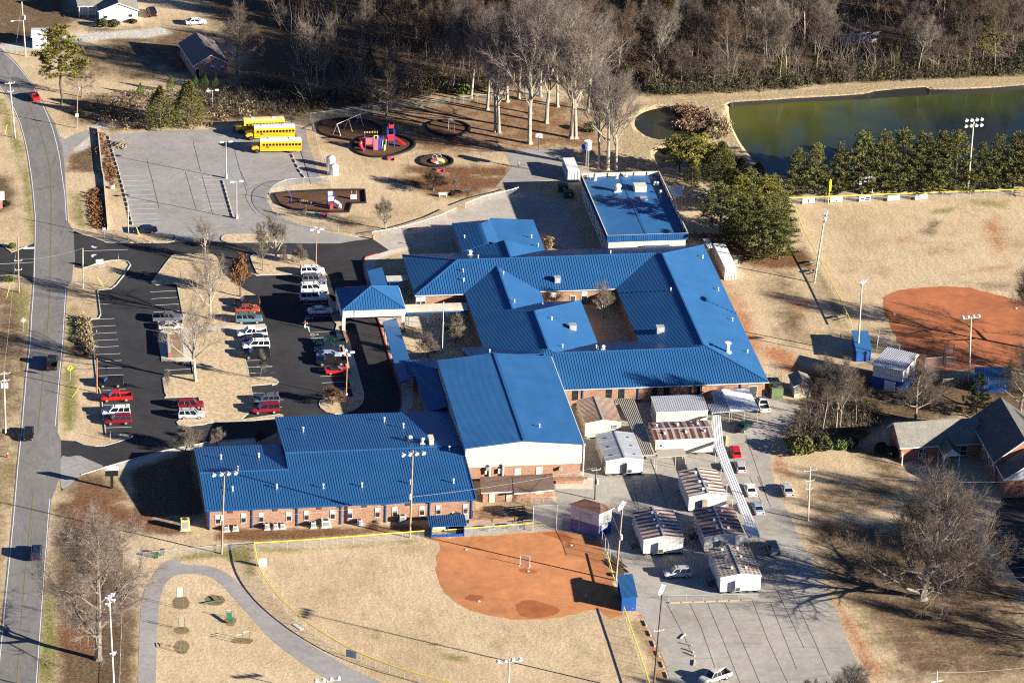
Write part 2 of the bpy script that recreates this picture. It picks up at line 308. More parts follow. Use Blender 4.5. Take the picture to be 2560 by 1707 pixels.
# ================================================================ GROUND
POND = P('A3 1975,965 2000,945 2130,935 2334,925 A4 140,910 700,880 900,866 1000,842 1200,822 1430,807 1490,830 1700,828 2334,788 3100,760 3100,1568 400,1590 60,1580 A3 2290,1530 2200,1440 2130,1340 2060,1240 2010,1130 1985,1040')
POND2 = smooth_poly(P('A3 1270,985 1350,970 1500,970 1700,975 1800,1020 1850,1100 1820,1180 1720,1225 1600,1245 1450,1262 1330,1258 1220,1225 1150,1175 1110,1105 1150,1030'), 1)
POND3 = smooth_poly(P('A3 1300,1390 1340,1345 1460,1320 1700,1305 1920,1310 1990,1400 1900,1480 1500,1520 1350,1510 1305,1450'), 1)
PATCH = [  # kind, weight, softness (m), outline
 ('litter', 1.0, 5, 'Z 560,235 700,262 880,235 1130,205 1290,195 1440,215 1500,222 1900,192 2400,172 2500,-80 520,-80 600,60 690,120'),
 ('litter', .75, 6, 'Z 430,-40 760,-40 760,250 640,240 520,190 560,120 490,60'),
 ('mulch', .45, 5, 'Z 725,275 900,240 1140,215 1330,225 1400,300 1400,380 1305,350 1160,347 1105,362 930,352 830,345 740,330'),
 ('mulch', .75, 2.5, 'B2 1200,60 1500,20 1900,0 2300,60 2334,120 1900,230 1650,240 1500,180'),
 ('mulch', .7, 2, 'B2 1330,-60 2334,-60 2334,60 1330,20'),
 ('litter', .7, 5, 'Z -40,-60 175,-10 195,50 110,90 40,110 -40,105'),
 ('litter', .55, 3, 'Z 150,215 330,225 340,300 230,300 150,280'), ('litter', .6, 3, 'Z 460,190 600,215 700,270 560,285 470,285'),
 ('litter', .8, 2, 'B1 -60,20 110,60 150,300 100,330 -60,400'), ('green', .8, 1.3, 'B1 210,0 275,0 310,400 312,640 270,650 235,300'),
 ('green', .75, 1.3, 'A1 -40,900 30,900 200,1330 240,1568 190,1568 60,1200'), ('green', .7, 1.5, 'B1 640,180 740,200 800,520 700,500 650,350'),
 ('mulch', .8, 1.2, 'B1 790,190 930,120 975,500 930,545 820,490'), ('litter', .6, 1.2, 'A1 870,1200 960,1230 1040,1568 B1 1090,120 960,60'), ('litter', .7, 1.5, 'A1 620,1430 740,1300 880,1340 900,1568 600,1568'),
 ('green', .7, 1.5, 'B1 620,1250 690,1200 720,1568 600,1568'), ('litter', .75, 1.2, 'B1 720,1330 810,1350 840,1568 690,1568'), ('green', .8, 1.2, 'C1 580,200 690,200 700,560 670,790 590,790 570,500'),
 ('litter', .6, 1.2, 'C1 590,0 850,0 860,120 700,160 590,120'), ('green', .5, 1.5, 'C1 20,950 130,900 100,1400 60,1568 20,1568'), ('litter', .75, 1.2, 'C1 170,0 250,0 180,750 110,1500 60,1500 140,700'),
 ('green', .8, 1.2, 'D1 390,700 520,640 520,1568 350,1568'), ('litter', .9, 2.2, 'D1 500,-60 900,-200 1060,60 1120,400 1230,700 1230,1568 700,1700 520,1568'), ('mulch', .8, 1.5, 'D1 520,1050 860,1050 870,1330 520,1250'),
 ('litter', .55, 4, 'Z 130,1070 260,1080 300,1160 430,1190 440,1230 300,1230 150,1170'), ('mulch', .7, 1, 'C1 1250,1470 1500,1500 1560,1568 1300,1568'), ('mulch', .75, 1.3, 'D2 -300,160 900,150 1500,100 1540,180 700,240 0,285 -400,260 -330,170'),
 ('mulch', .8, 1.2, 'D1 560,-40 1100,-60 1250,30 1700,160 1600,230 1100,110 700,100'),
 ('green', .55, 1, 'D1 1540,440 1650,380 2334,290 2334,600 2260,590 2200,480 2000,430 1700,450'), ('green', .5, 1.2, 'D2 0,330 500,330 1500,250 1500,280 500,370 0,380'),
 ('green', .5, 1, 'D2 1680,1290 1950,1320 1930,1380 1700,1350'), ('green', .45, 1, 'D2 1030,1050 1150,1090 1120,1180 1060,1160'),
 ('litter', .5, 1.2, 'D3 1060,970 1200,1010 1330,1250 1400,1568 1290,1568 1230,1300 1130,1150'),
 ('clay', .8, 1.0, 'D3 1140,930 1210,950 1300,1150 1400,1330 1460,1568 1380,1568 1300,1330 1200,1080'),
 ('clay', .7, 2.5, 'B4 -560,800 -330,1050 -200,1250 -60,1568 C4 -120,300 -200,300 B3 1960,1100 1800,830'), ('clay', .75, 2, 'C4 -60,40 60,0 250,100 330,250 200,260 0,140'), ('clay', .5, 1.5, 'B4 220,1180 400,1180 390,1290 250,1270'),
 ('clay', .55, 2.5, 'B4 1950,450 2100,400 2170,650 2150,760 2050,750 2010,560'), ('clay', .5, 2, 'B4 1800,920 2100,840 2250,850 2100,900'), ('clay', .4, 1.5, 'B4 1150,600 1330,580 1340,640 1180,650'), ('litter', .6, 1.5, 'B4 1370,540 1520,430 1600,460 1480,590'),
 ('litter', .35, 3, 'B4 1650,980 1900,960 2334,1040 2334,1110 1900,1040'), ('green', .55, 1.2, 'B4 1480,340 1700,320 1680,380 1500,390'), ('green', .45, 1.5, 'B4 1780,250 2200,260 2180,340 1900,300'), ('green', .5, 1.2, 'B4 420,820 560,1060 700,1340 640,1380 520,1100'),
 ('litter', .5, 4, 'B4 -60,860 200,850 300,1200 440,1568 100,1568'), ('mulch', .9, 1.8, 'B3 1560,560 1900,560 2334,720 B4 330,700 430,900 300,880 0,870 -200,840 B3 1900,690'),
 ('litter', .95, 4, 'C4 300,250 900,240 1600,300 2400,330 2700,600 1900,660 1080,720 850,830 400,840 100,780 330,560'), ('litter', .6, 3, 'C4 740,930 1100,950 1300,1300 1000,1200'), ('clay', .6, 1.2, 'C4 20,960 120,1000 210,1180 190,1260 60,1150'),
 ('litter', .55, 5, 'D4 400,100 900,150 1400,700 2400,600 2500,1568 1200,1568 800,900 600,500'), ('clay', .55, 1.5, 'D4 560,780 700,850 900,1200 1100,1568 930,1568 720,1150 640,950'), ('green', .35, 2, 'D4 780,850 900,950 1050,1250 900,1200'),
 ('straw', 1.0, 2.0, 'A3 1000,1568 950,1300 1050,1050 1200,930 1700,880 2334,850 A4 700,780 1600,720 3100,700 3100,800 1500,840 700,900 0,930 A3 1960,960 1990,1100 2100,1300 2260,1480 2200,1568 1900,1490 1850,1200 1330,1568'),
 ('mulch', .5, 1.0, 'G1 1380,1000 1800,1050 1900,1200 1250,1250'), ('green', .6, .8, 'G1 1390,1050 1600,1040 1620,1180 1420,1150'), ('litter', .4, 3, 'B2 600,380 1100,400 1100,560 700,540'),
 ('pale', .9, 1.5, 'A1 -60,420 200,390 700,310 1150,280 1480,250 1560,310 1350,350 1000,350 500,430 200,460 -60,480'), ('pale', .7, 1.0, 'A1 800,1140 1000,1120 1180,1120 1000,1170 830,1170'), ('pale', .6, 1.0, 'A1 540,1200 640,1250 760,1200 840,1330 700,1400 580,1300'),
 ('pale', .8, 1.5, 'C4 600,-60 900,0 1000,120 850,110 700,40'), ('litter', .5, 3, 'B1 -200,1050 280,1030 260,1568 C1 120,900 -200,900'), ('litter', .45, 2, 'C1 -60,900 100,900 60,1568 D1 60,300 -60,1200 -200,1200'), ('green', .5, 1.2, 'B1 0,1100 280,1060 265,1500 180,1500 150,1200'), ('litter', .4, 3, 'A1 600,420 1500,420 1560,700 1250,760 800,700 650,560'), ('litter', .35, 2.5, 'B2 330,390 900,520 1100,560 1000,580 480,470'), ('litter', .8, 1.5, 'C1 1180,1150 1760,960 1900,1568 D1 1240,60'), ('mulch', .5, 1.5, 'C1 760,1200 960,1280 1200,1340 1250,1568 700,1568 640,1400'), ('litter', .62, 3, 'D4 330,100 700,60 1300,200 2100,500 2300,800 1600,1000 1300,850 800,900 600,700'), ('litter', .35, 6, 'D4 700,800 2400,700 2600,1568 1100,1568'), ('litter', .4, 3, 'C4 250,1300 1100,1150 1400,1300 1000,1568 400,1568'),
 ('litter', .55, 3, 'Z 190,60 500,70 530,190 400,175 260,120'),
]
KINDS = ('litter', 'mulch', 'green', 'clay', 'straw', 'pale')
def sdist(X, Y, poly):
    d = np.full(X.shape, 1e9); ins = np.zeros(X.shape, bool); n = len(poly)
    for i in range(n):
        ax, ay = poly[i][0], poly[i][1]; bx, by = poly[(i+1) % n][0], poly[(i+1) % n][1]; ex, ey = bx-ax, by-ay
        t = np.clip(((X-ax)*ex+(Y-ay)*ey)/(ex*ex+ey*ey+1e-9), 0, 1); d = np.minimum(d, np.hypot(X-ax-t*ex, Y-ay-t*ey))
        c = ((ay <= Y) != (by <= Y)); xi = ax+(Y-ay)/(by-ay+1e-12)*ex; ins ^= c & (X < xi)
    return np.where(ins, -d, d)
def make_ground():
    st = 1.25; xs = np.arange(-150, 176, st); ys = np.arange(-165, 215, st); X, Y = np.meshgrid(xs, ys); Z = np.zeros(X.shape)
    for pl, dep in ((POND, 1.6), (POND2, 1.1), (POND3, 1.1)):
        Z -= dep*np.clip(-sdist(X, Y, pl)/2.0+.4, 0, 1)
    Wt = {k: np.zeros(X.shape) for k in KINDS}
    for k, w, s, spec in PATCH:
        d = sdist(X, Y, P(spec)); Wt[k] = np.maximum(Wt[k], (w+.3)*np.clip(.5-d/(2*s), 0, 1))
    ny, nx = X.shape; co = np.stack([X, Y, Z], -1).reshape(-1, 3); i = np.arange((ny-1)*(nx-1)); a = (i//(nx-1))*nx+i % (nx-1)
    fs = np.stack([a, a+1, a+nx+1, a+nx], -1).tolist(); vs = co.tolist(); nb = len(vs)
    B = 6000; x0, x1, y0, y1 = xs[0], xs[-1], ys[0], ys[-1]
    vs += [(-B, -B, 0), (B, -B, 0), (B, B, 0), (-B, B, 0), (x0, y0, 0), (x1, y0, 0), (x1, y1, 0), (x0, y1, 0)]
    fs += [(nb+k, nb+(k+1) % 4, nb+4+(k+1) % 4, nb+4+k) for k in range(4)]
    me = bpy.data.meshes.new('ground'); me.from_pydata(vs, [], fs)
    for k in KINDS:
        at = me.attributes.new(k, 'FLOAT', 'POINT'); at.data.foreach_set('value', np.concatenate([Wt[k].ravel(), np.full(8, .8 if k == 'litter' else 0.)]).astype(np.float32))
    m, N, L, Bs = nt('ground'); v = coords(N, L)
    nA = noise(N, L, v, .035, 6, .65); r = ramp(N, [(.28, (.40, .30, .18)), (.5, (.53, .41, .265)), (.72, (.60, .475, .32))]); L.new(nA, r.inputs[0]); out = r.outputs[0]
    nB = noise(N, L, v, .22, 5, .75); nF = noise(N, L, v, 1.7, 3, .8)
    pal = dict(litter=((.085, .055, .035), (.20, .14, .085)), mulch=((.11, .058, .032), (.24, .125, .07)), green=((.14, .14, .04), (.30, .27, .11)), clay=((.34, .15, .075), (.46, .24, .13)), straw=((.27, .20, .11), (.52, .42, .27)), pale=((.42, .39, .35), (.6, .57, .53)))
    # faint natural mottling of the dry turf
    rm = ramp(N, [(.52, (0, 0, 0)), (.7, (.6,)*3)]); nM = noise(N, L, v, .09, 6, .75); L.new(nM, rm.inputs[0]); out = mix(N, L, rm.outputs[0], out, (.25, .185, .10))
    for k in KINDS:
        at = N.new('ShaderNodeAttribute'); at.attribute_name = k
        ma = N.new('ShaderNodeMath'); ma.operation = 'MULTIPLY_ADD'; ma.inputs[1].default_value = 1.5; L.new(nB, ma.inputs[0]); L.new(at.outputs['Fac'], ma.inputs[2])
        mr = N.new('ShaderNodeMapRange'); mr.interpolation_type = 'SMOOTHSTEP'; mr.inputs[1].default_value = .88; mr.inputs[2].default_value = 1.75; L.new(ma.outputs[0], mr.inputs[0])
        gate = N.new('ShaderNodeMath'); gate.operation = 'MULTIPLY'; g2 = N.new('ShaderNodeMath'); g2.operation = 'MULTIPLY'; g2.use_clamp = True; g2.inputs[1].default_value = 3; L.new(at.outputs['Fac'], g2.inputs[0]); L.new(mr.outputs[0], gate.inputs[0]); L.new(g2.outputs[0], gate.inputs[1])
        rk = ramp(N, [(.3, pal[k][0]), (.72, pal[k][1])]); L.new(nF, rk.inputs[0]); out = mix(N, L, gate.outputs[0], out, rk.outputs[0])
    nS = noise(N, L, coords(N, L, scale=(1, .22, 1)), .9, 3, .7); rS = ramp(N, [(.3, (.86,)*3), (.7, (1.1,)*3)]); L.new(nS, rS.inputs[0]); out = mix(N, L, 1, out, rS.outputs[0], 'MULTIPLY')
    nW = noise(N, L, v, .55, 4, .85); rW = ramp(N, [(.60, (0, 0, 0)), (.72, (.55,)*3)]); L.new(nW, rW.inputs[0]); out = mix(N, L, rW.outputs[0], out, (.20, .165, .08))
    rf = ramp(N, [(.25, (.66,)*3), (.75, (1.22,)*3)]); L.new(nF, rf.inputs[0]); out = mix(N, L, 1, out, rf.outputs[0], 'MULTIPLY')
    L.new(out, Bs.inputs['Base Color']); Bs.inputs['Roughness'].default_value = 1; Bs.inputs['Specular IOR Level'].default_value = .05
    bp = N.new('ShaderNodeBump'); bp.inputs['Strength'].default_value = .6; bp.inputs['Distance'].default_value = .12; L.new(nF, bp.inputs['Height']); L.new(bp.outputs[0], Bs.inputs['Normal'])
    me.materials.append(m); o = bpy.data.objects.new('ground', me); COL.objects.link(o); tag(o, kind='structure')
make_ground()
def grow(pl, d):
    c = sum(pl, Vector())/len(pl); return [p+(p-c).normalized()*d for p in pl]
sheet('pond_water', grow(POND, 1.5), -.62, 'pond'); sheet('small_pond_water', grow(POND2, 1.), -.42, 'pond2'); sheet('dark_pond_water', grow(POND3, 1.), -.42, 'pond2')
ln = MB(); shore = P('A3 1990,955 2020,938 2130,930 2334,918 A4 140,908 400,893 700,876 900,862 1000,835 1200,815 1430,800 1480,820 1700,822 2000,808 2334,782 3000,755')
for i_ in range(len(shore)-1):
    a, b = shore[i_], shore[i_+1]; dn = Vector((0, -.9, -.65)); w_ = (.6, .6, .6, .6, .6, .7, .9, 1.5, 2.6, 3.2, 3.2, 1.4, .9, .8, .7, .7, .7)
    ln.add([a+Vector((0, .1, .06)), b+Vector((0, .1, .06)), b+Vector((0, -w_[i_+1], -.66)), a+Vector((0, -w_[i_], -.66))], [(3, 2, 1, 0)])
tag(ln.build('pond_liner', 'tire'), kind='structure')

# ---------------------------------------------------------------- roads and paving
road_l = P('A1 -900,120 -420,400 0,770 50,870 130,1010 180,1130 215,1260 245,1400 268,1568 B1 290,150 310,400 312,640 298,1020 275,1300 262,1568 C1 228,300 190,750 152,1100 112,1568 D1 68,500 28,900 -10,1300 -60,1700 -160,2600')
road_r = P('A1 -900,-160 -420,130 40,470 140,560 220,660 310,780 390,930 450,1050 500,1120 530,1250 565,1330 580,1440 592,1568 B1 600,150 620,450 670,540 676,640 680,760 668,880 655,985 615,1050 598,1300 585,1568 C1 555,300 535,550 525,800 555,870 558,1000 548,1200 495,1350 470,1420 455,1568 D1 440,200 412,600 388,950 362,1300 345,1568 300,2200 240,2800')
sheet('road', road_l+road_r[::-1], .03, 'road')
sheet('side_street', P('B1 -700,470 0,650 105,735 245,680 318,645 318,800 302,1018 240,975 160,938 0,938 -700,960'), .02, 'dark')
sheet('side_driveway', smooth_poly(P('A1 500,1130 570,1290 660,1230 760,1195 850,1180 830,1235 720,1320 630,1400 600,1480 605,1568 570,1560 540,1300'), 1), .015, 'grey')
sheet('grey_parking_lot', P('A1 985,1238 1400,1192 1990,1180 A2 -200,1160 300,1140 452,1165 470,1290 520,1440 560,1568 B2 600,85 560,90 300,125 130,150 95,215 105,285 170,375 300,440 400,480 500,508 650,545 860,592 1060,612 900,632 755,657 480,657 250,650 0,650 B1 2040,642 1600,642 1560,572 1350,575 1215,500 1200,470 1165,320 1140,180 1110,60 A1 1085,1568 1030,1400'), .015, 'grey')
sheet('dark_parking_lot', P('B1 672,540 760,577 850,600 960,642 1080,652 1520,647 1600,638 2040,638 B2 0,648 250,648 480,653 755,653 900,628 1062,608 1215,716 1120,745 1000,775 975,830 985,930 1010,1020 1105,1325 1140,1430 1180,1568 C2 1215,120 1250,230 1290,360 1320,480 1320,560 1300,640 1200,720 200,800 C1 2334,900 2330,862 1900,893 1780,917 1500,972 1080,1087 900,1142 740,1192 690,1240 640,1290 560,1340 548,1200 558,1000 557,875 690,885 760,915 870,930 950,925 1060,895 1190,855 1210,838 1195,825 1080,828 965,828 955,740 940,640 930,520 910,420 890,380 870,200 852,0 B1 830,1450 820,1350 905,1335 918,1300 900,1160 890,1080 900,1078 1010,1068 1060,1030 1140,930 1165,890 1190,850 1165,818 1100,805 1000,810 900,830 800,867 750,880 680,870 684,760 678,640'), .022, 'dark')
sheet('worn_apron', smooth_poly(P('C1 552,1010 620,1030 720,1010 800,1050 900,1090 960,1120 740,1195 690,1235 640,1290 555,1335 549,1200'), 1), .026, 'grey')
sheet('concrete_drive', P('B2 1062,610 1290,548 1500,492 1830,372 1910,340 2080,265 2334,165 B3 180,190 500,280 520,340 660,690 560,705 B2 2334,700 2200,720 1850,740 1400,668 1213,715'), .018, 'conc')
sheet('basketball_court', P('A2 2270,1390 2334,1380 A3 0,1378 300,1358 560,1350 640,1530 625,1600 B3 -150,140 B2 2300,0 2334,-60 A2 2310,1480'), .016, 'grey')
sheet('yard_paving', P('C3 480,430 2330,360 C4 130,520 300,600 290,700 140,800 20,950 30,1150 120,1420 205,1568 D4 250,170 330,330 430,520 550,790 640,950 720,1180 820,1390 910,1568 1100,1950 D3 1600,1950 1450,1568 1400,1400 1330,1230 1260,1080 1200,965 1140,905 930,630 880,500 800,250 530,190 190,150 C3 190,1450 420,1440 385,1300 385,1215 660,1200 640,900 500,500'), .015, 'yard')
sheet('gravel_patch', jag(P('C4 -330,520 130,500 310,600 295,700 120,770 -60,700 -300,680'), 1.5, .3, 5), .021, 'gravel')
tr_o = smooth_poly(P('D1 1230,2000 1255,1568 1270,1100 1290,780 1340,660 1400,580 1470,480 1550,440 1640,435 1655,487 1850,495 1960,510 2080,570 2180,660 2334,825 D2 100,920 300,1090 500,1220 700,1340 900,1450 1160,1568 1600,1760'), 1, False)
tr_i = smooth_poly(P('D1 1410,2000 1420,1568 1430,1100 1450,830 1490,690 1550,610 1640,575 1750,570 1860,580 1960,620 2050,700 2130,790 2230,900 2334,1010 D2 100,1140 300,1300 500,1440 720,1568 1150,1800'), 1, False)
sheet('walking_track', tr_o+tr_i[::-1], .015, 'path')
INF = P('D2 1550,250 1660,280 1690,320 1650,400 1635,520 1660,640 1720,740 1830,830 1960,900 2120,950 2334,985 D3 150,990 300,985 450,960 620,920 740,890 790,890 830,940 900,975 1000,950 1060,940 1010,905 930,690 800,255 700,240 430,178 300,178 0,208 D2 1900,238 1700,245')
sheet('softball_infield', jag(INF, 1.2, .16, 3), .012, 'clay')
dk = MB()
for sp in ('D3 20,860 150,800 330,850 480,900 300,975 80,975', 'D2 1880,790 2000,760 2090,780 2060,810 1930,815', 'D3 470,290 540,285 590,320 540,335 490,320', 'D3 40,530 160,525 250,560 150,580', 'D3 230,200 430,190 560,240 540,290 400,240'):
    pl = jag(smooth_poly(P(sp), 2), 1.0, .12, 8); dk.add([Vector((p.x, p.y, .016)) for p in pl], [tuple(range(len(pl)-1, -1, -1))])
MT['dampclay'] = pavement('damp_clay', (.34, .115, .042), .3, 0, fine=.6)
for f in range(len(dk.f)): pass
tag(dk.build('damp_clay', 'dampclay'), kind='structure')
sheet('baseball_infield', jag(P('B4 1045,1150 1100,1110 1200,1080 1420,1050 1600,1040 1830,1060 2000,1095 2200,1150 2334,1170 2600,1240 2900,1400 3000,1568 C4 2900,120 2334,228 1750,237 1560,277 1300,205 1240,70 B4 1190,1568 1150,1480 1090,1350 1050,1220'), 1.2, .2, 4), .012, 'clay2')
sheet('playground_mulch', smooth_poly(P('B2 160,205 300,190 640,172 990,170 1000,285 870,290 845,370 650,372 330,345 210,295'), 0), .03, 'mulch')
sheet('entry_walk', P('B2 1000,770 1120,745 1213,715 1390,675 1420,700 1100,800 1080,860 1090,1030 1180,1230 1240,1330 1330,1568 C2 1390,170 1420,280 1440,480 1430,560 1370,640 1300,640 1320,560 1320,480 1290,360 1250,230 1215,120 1180,0 B2 1140,1430 1105,1325 1010,1020 985,930 972,830'), .034, 'walk')
sheet('front_walk', P('B2 1350,1290 1900,1280 1930,1390 1380,1410'), .02, 'walk'); sheet('back_walk', P('C1 2330,857 1900,890 1780,915 1500,970 1080,1085 1082,1150 1500,1010 1800,945 2334,920 C2 200,760 190,690 C1 2334,870'), .02, 'walk')
sheet('church_parking_lot', P('D4 2140,-120 1990,200 2130,420 2290,640 2700,800 3200,800 3000,-200'), .018, 'dark')
sheet('field_side_walk', P('G1 1230,1290 1760,1250 2334,1220 G2 700,950 860,1050 340,1085 0,1110 G1 1170,1530 1170,1340'), .022, 'conc')
sheet('bench_walk', P('C3 385,1240 740,1215 740,1320 400,1320'), .022, 'walk')
# islands: raised turf with kerbs
kb = MB(); IS = []
def island(spec, sm=1, ker=True, z=.12):
    pl = smooth_poly(P(spec), sm) if sm else P(spec); IS.append(pl)
    if ker: kerb_run(kb, pl)
    return pl
MT['turf'] = M('dry_turf', (.55, .43, .28), (.46, .35, .22), scale=.12, fine=1.6, rough=1, spec=.05)
isl = [('B1 2015,608 2040,580 2100,573 2334,573 B2 210,578 245,600 248,622 220,640 0,642 B1 2080,646 2030,632', 1),
 ('E1 145,775 290,580 400,430 500,305 545,280 640,268 1250,270 1310,310 1345,370 1430,620 1560,730 1700,830 1860,935 2060,1030 2110,1080 2115,1150 2050,1195 1760,1200 1780,1300 1800,1568 E2 2200,-30 2228,20 2200,55 1730,80 1780,250 1840,600 1890,770 1920,945 2334,942 E4 0,770 80,800 112,840 80,880 0,900 E2 2334,1060 1945,1092 1985,1290 2010,1500 C2 -140,690 -120,690 220,640 245,650 240,670 0,695 C1 2334,697 1900,720 1855,735 1700,750 1630,740 1612,715 1640,690 1840,685 1850,640 1812,482 1500,490 E2 420,1280 385,1220 345,960 400,920 470,905 905,890 870,650 330,640 290,400 255,170 330,90 420,85 720,80 700,0 E1 700,1568 720,1400 600,795 420,810 220,825 155,800', 0),
 ('E1 1945,310 2000,275 2334,268 B2 130,760 300,760 420,775 520,820 600,880 660,960 690,1060 725,1140 735,1180 700,1190 660,1130 630,990 600,935 420,930 280,935 0,945 -60,930 E1 2120,645 2060,600 1985,440', 0),
 ('E3 1000,690 1160,750 1240,980 1300,1200 1340,1370 1410,1568 E4 1440,230 1530,530 1600,800 1670,1050 1670,1150 1640,1230 1560,1310 1450,1370 1300,1415 1150,1425 1000,1390 900,1320 860,1250 880,1190 950,1150 1080,1125 1330,1130 1495,1115 1380,690 1290,200 1210,75 E3 1160,1350 1190,1250 1130,1190 1080,1060', 0)]
for sp, sm in isl:
    pl = island(sp, sm); sheet('grass_island', pl, .125, 'turf')
pv = P('E3 1160,1350 1250,1345 1300,1560 E4 1340,60 1440,330 1530,525 1440,580 1380,540 1290,200 1210,75'); sheet('island_paving', pv, .134, 'walk')
sheet('island_walk', P('E2 255,150 330,92 420,85 1500,5 E1 1700,1560 2200,1540 E2 2226,20 2200,55 1730,80 1000,100 850,130 820,250 870,650 520,665 400,660 345,640 290,400'), .134, 'walk')
sheet('island_bed', P('E2 455,165 600,160 700,310 725,575 490,590'), .142, 'straw')
bw = thing('brick_sign_wall', 'low brown brick wall edging the planter on the white walk of the parking island', 'wall', (0, 0, 0))
mb = MB(); q = P('E2 440,155 465,590', 0); mb.bar(q[0]+Vector((0, 0, .75)), q[1]+Vector((0, 0, .75)), .45, 1.2); mb.build('wall', 'brick2', bw)
mb = MB(); mb.bar(q[0]+Vector((0, 0, 1.38)), q[1]+Vector((0, 0, 1.38)), .55, .06); mb.build('coping', 'kerb', bw)
for sp in ('B1 690,545 760,577 850,600 960,642 1080,650 1520,645 1590,630 1610,605 1590,575 1555,568', 'B1 750,880 800,867 900,830 1000,810 1100,805 1165,818 1190,850 1165,890 1140,930 1060,1030 1010,1068 900,1078 890,1085 900,1160 918,1300 900,1335 820,1350 830,1450 850,1568 C1 870,200 890,380 910,420 930,520 940,640 955,740 965,828 1080,827 1195,824 1212,838 1190,857 1060,897 950,927 870,932 760,917 688,886',
           'B1 0,655 105,735 245,680', 'C1 740,1192 900,1142 1080,1087 1500,972 1780,917 1900,893 2330,862'):
    kerb_run(kb, P(sp), False)
tag(kb.build('kerb', 'kerb'), kind='structure')
rk = MB(); kerb_run(rk, P('B2 1100,748 1000,778 972,830 985,930 1010,1020 1105,1325 1140,1430 1180,1568 C2 1215,120 1250,230 1290,360 1320,480 1320,560 1300,620'), False, .22, .16); tag(rk.build('red_kerb', 'redkerb'), kind='structure')
# painted marks
wm = MB()
def lines(spec, w, z):
    for s in spec.split('|'):
        strip(wm, P(s), w, z)
lines('A1 40,490 130,570 200,650 290,770 370,920 430,1050 480,1180 520,1330 545,1450 560,1568 B1 590,200 605,445|B1 600,1050 585,1300 570,1568 C1 540,300 520,550 503,750|C1 455,1410 440,1568 D1 430,200 400,600 375,950 350,1300 330,1568 290,2100|A1 -420,430 0,790 60,880 140,1020 190,1140 225,1270 255,1410 281,1568 B1 300,150 322,400 320,640 310,1020 290,1300 276,1568 C1 240,300 202,750 165,1100 126,1568 D1 82,500 42,900 4,1300 -40,1700', .13, .045)
lines('B1 770,722 1165,708|B1 1370,1095 1610,1083|B1 1380,1157 1620,1143|B1 1392,1218 1632,1203|B1 1402,1278 1640,1268|B1 915,1207 1025,1200|B1 835,1345 1045,1337|B1 835,1411 1055,1400|B1 848,1474 1065,1464|B1 858,1538 1077,1527|C1 860,32 1085,20|C1 868,97 1097,87|C1 885,160 1107,150|C1 893,223 1117,214|C1 902,290 1125,280|C1 920,350 1130,345|C1 928,425 1145,412|C1 945,558 1165,545|C1 958,764 1200,755|C1 1500,240 1740,228|C1 1560,570 1640,565|C1 1570,640 1640,636', .13, .036)
lines('B2 385,1044 560,1038|B2 425,1207 640,1195|B2 440,1262 660,1255|B2 455,1316 690,1310|B2 455,1370 490,1465 725,1450|B2 500,1516 725,1505|C2 570,240 840,235|C2 585,296 835,285|C2 600,355 850,343|C2 612,413 860,402|E2 1870,632 2320,618|E2 1900,752 2334,740|E2 1925,860 2334,850|E2 1990,1225 2334,1215|C2 0,148 140,145|C2 0,208 150,203|C2 0,265 165,260|C2 0,447 205,440|C2 200,506 250,508|C2 215,574 238,572|E4 -10,670 45,665|E3 640,1210 690,1390', .13, .036)
for y_ in (30, 77, 120, 163, 205, 247, 291, 335, 380, 428, 468): lines('B1 %d,%d %d,%d' % (1105+y_*.21, y_+8, 1350+y_*.22, y_), .1, .022)
for y_ in (70, 115, 160, 205, 250, 290, 330): lines('B1 %d,%d %d,%d' % (1800+y_*.2, y_+5, 2020+y_*.24, y_), .08, .022)
lines('B1 1770,60 1775,45 1810,40 2030,55', .08, .022)
# turn arrows and wheelchair marks
for sp in ('B1 845,672 830,682 845,692 870,694 885,690 884,685 860,684', 'B1 845,752 828,765 842,782 852,780 850,768 880,758 880,752'):
    pl = P(sp); wm.add([Vector((p.x, p.y, .037)) for p in pl], [tuple(range(len(pl)))])
for t_, u_, v_ in (('E3', 745, 1440), ('E3', 790, 1552), ('E3', 660, 1290), ('E3', 650, 1140)):
    c = W(t_, u_, v_); pts = [c+Vector((math.cos(a)*.42, math.sin(a)*.42, 0)) for a in np.linspace(.6, 5.6, 12)]; strip(wm, pts, .14, .037); strip(wm, [c+Vector((.1, .1, 0)), c+Vector((.75, .1, 0)), c+Vector((1.0, -.15, 0))], .13, .039); strip(wm, [c+Vector((.8, .25, 0)), c+Vector((1.1, .25, 0))], .25, .037)
lines('D4 2000,210 2240,185|D4 2040,285 2290,260|D4 2095,358 2400,335|D4 2150,435 2400,415|D4 2215,520 2450,505|D4 2260,605 2500,595|A2 1960,1400 2330,1390', .12, .032)
lines('B1 -200,850 300,825', .15, .032); wm.box(W('B1', 265, 695)+Vector((0, 0, .033)), (2.3, .9, .004))
pl = wm; tag(wm.build('painted_marking', 'white'), kind='structure')
ym = MB(); wm = ym
for o_ in (-3, 3):
    lines('A1 %d,600 %d,780 %d,960 %d,1200 %d,1400 %d,1568 B1 %d,0 %d,300 %d,700 %d,1100 %d,1540|C1 %d,0 %d,350 %d,600 %d,830|C1 %d,1310 %d,1568 D1 %d,500 %d,1000 %d,1568 %d,2200' % tuple(a+o_ for a in (30, 160, 270, 370, 430, 462, 462, 470, 465, 455, 432, 415, 390, 368, 346, 310, 288, 238, 196, 158, 100)), .09, .045)
wm = ym; lines('F3 1090,962 1360,945|F3 1440,940 1560,942', .16, .03); tag(ym.build('yellow_marking', 'yellow'), kind='structure')
jm = MB(); wm = jm
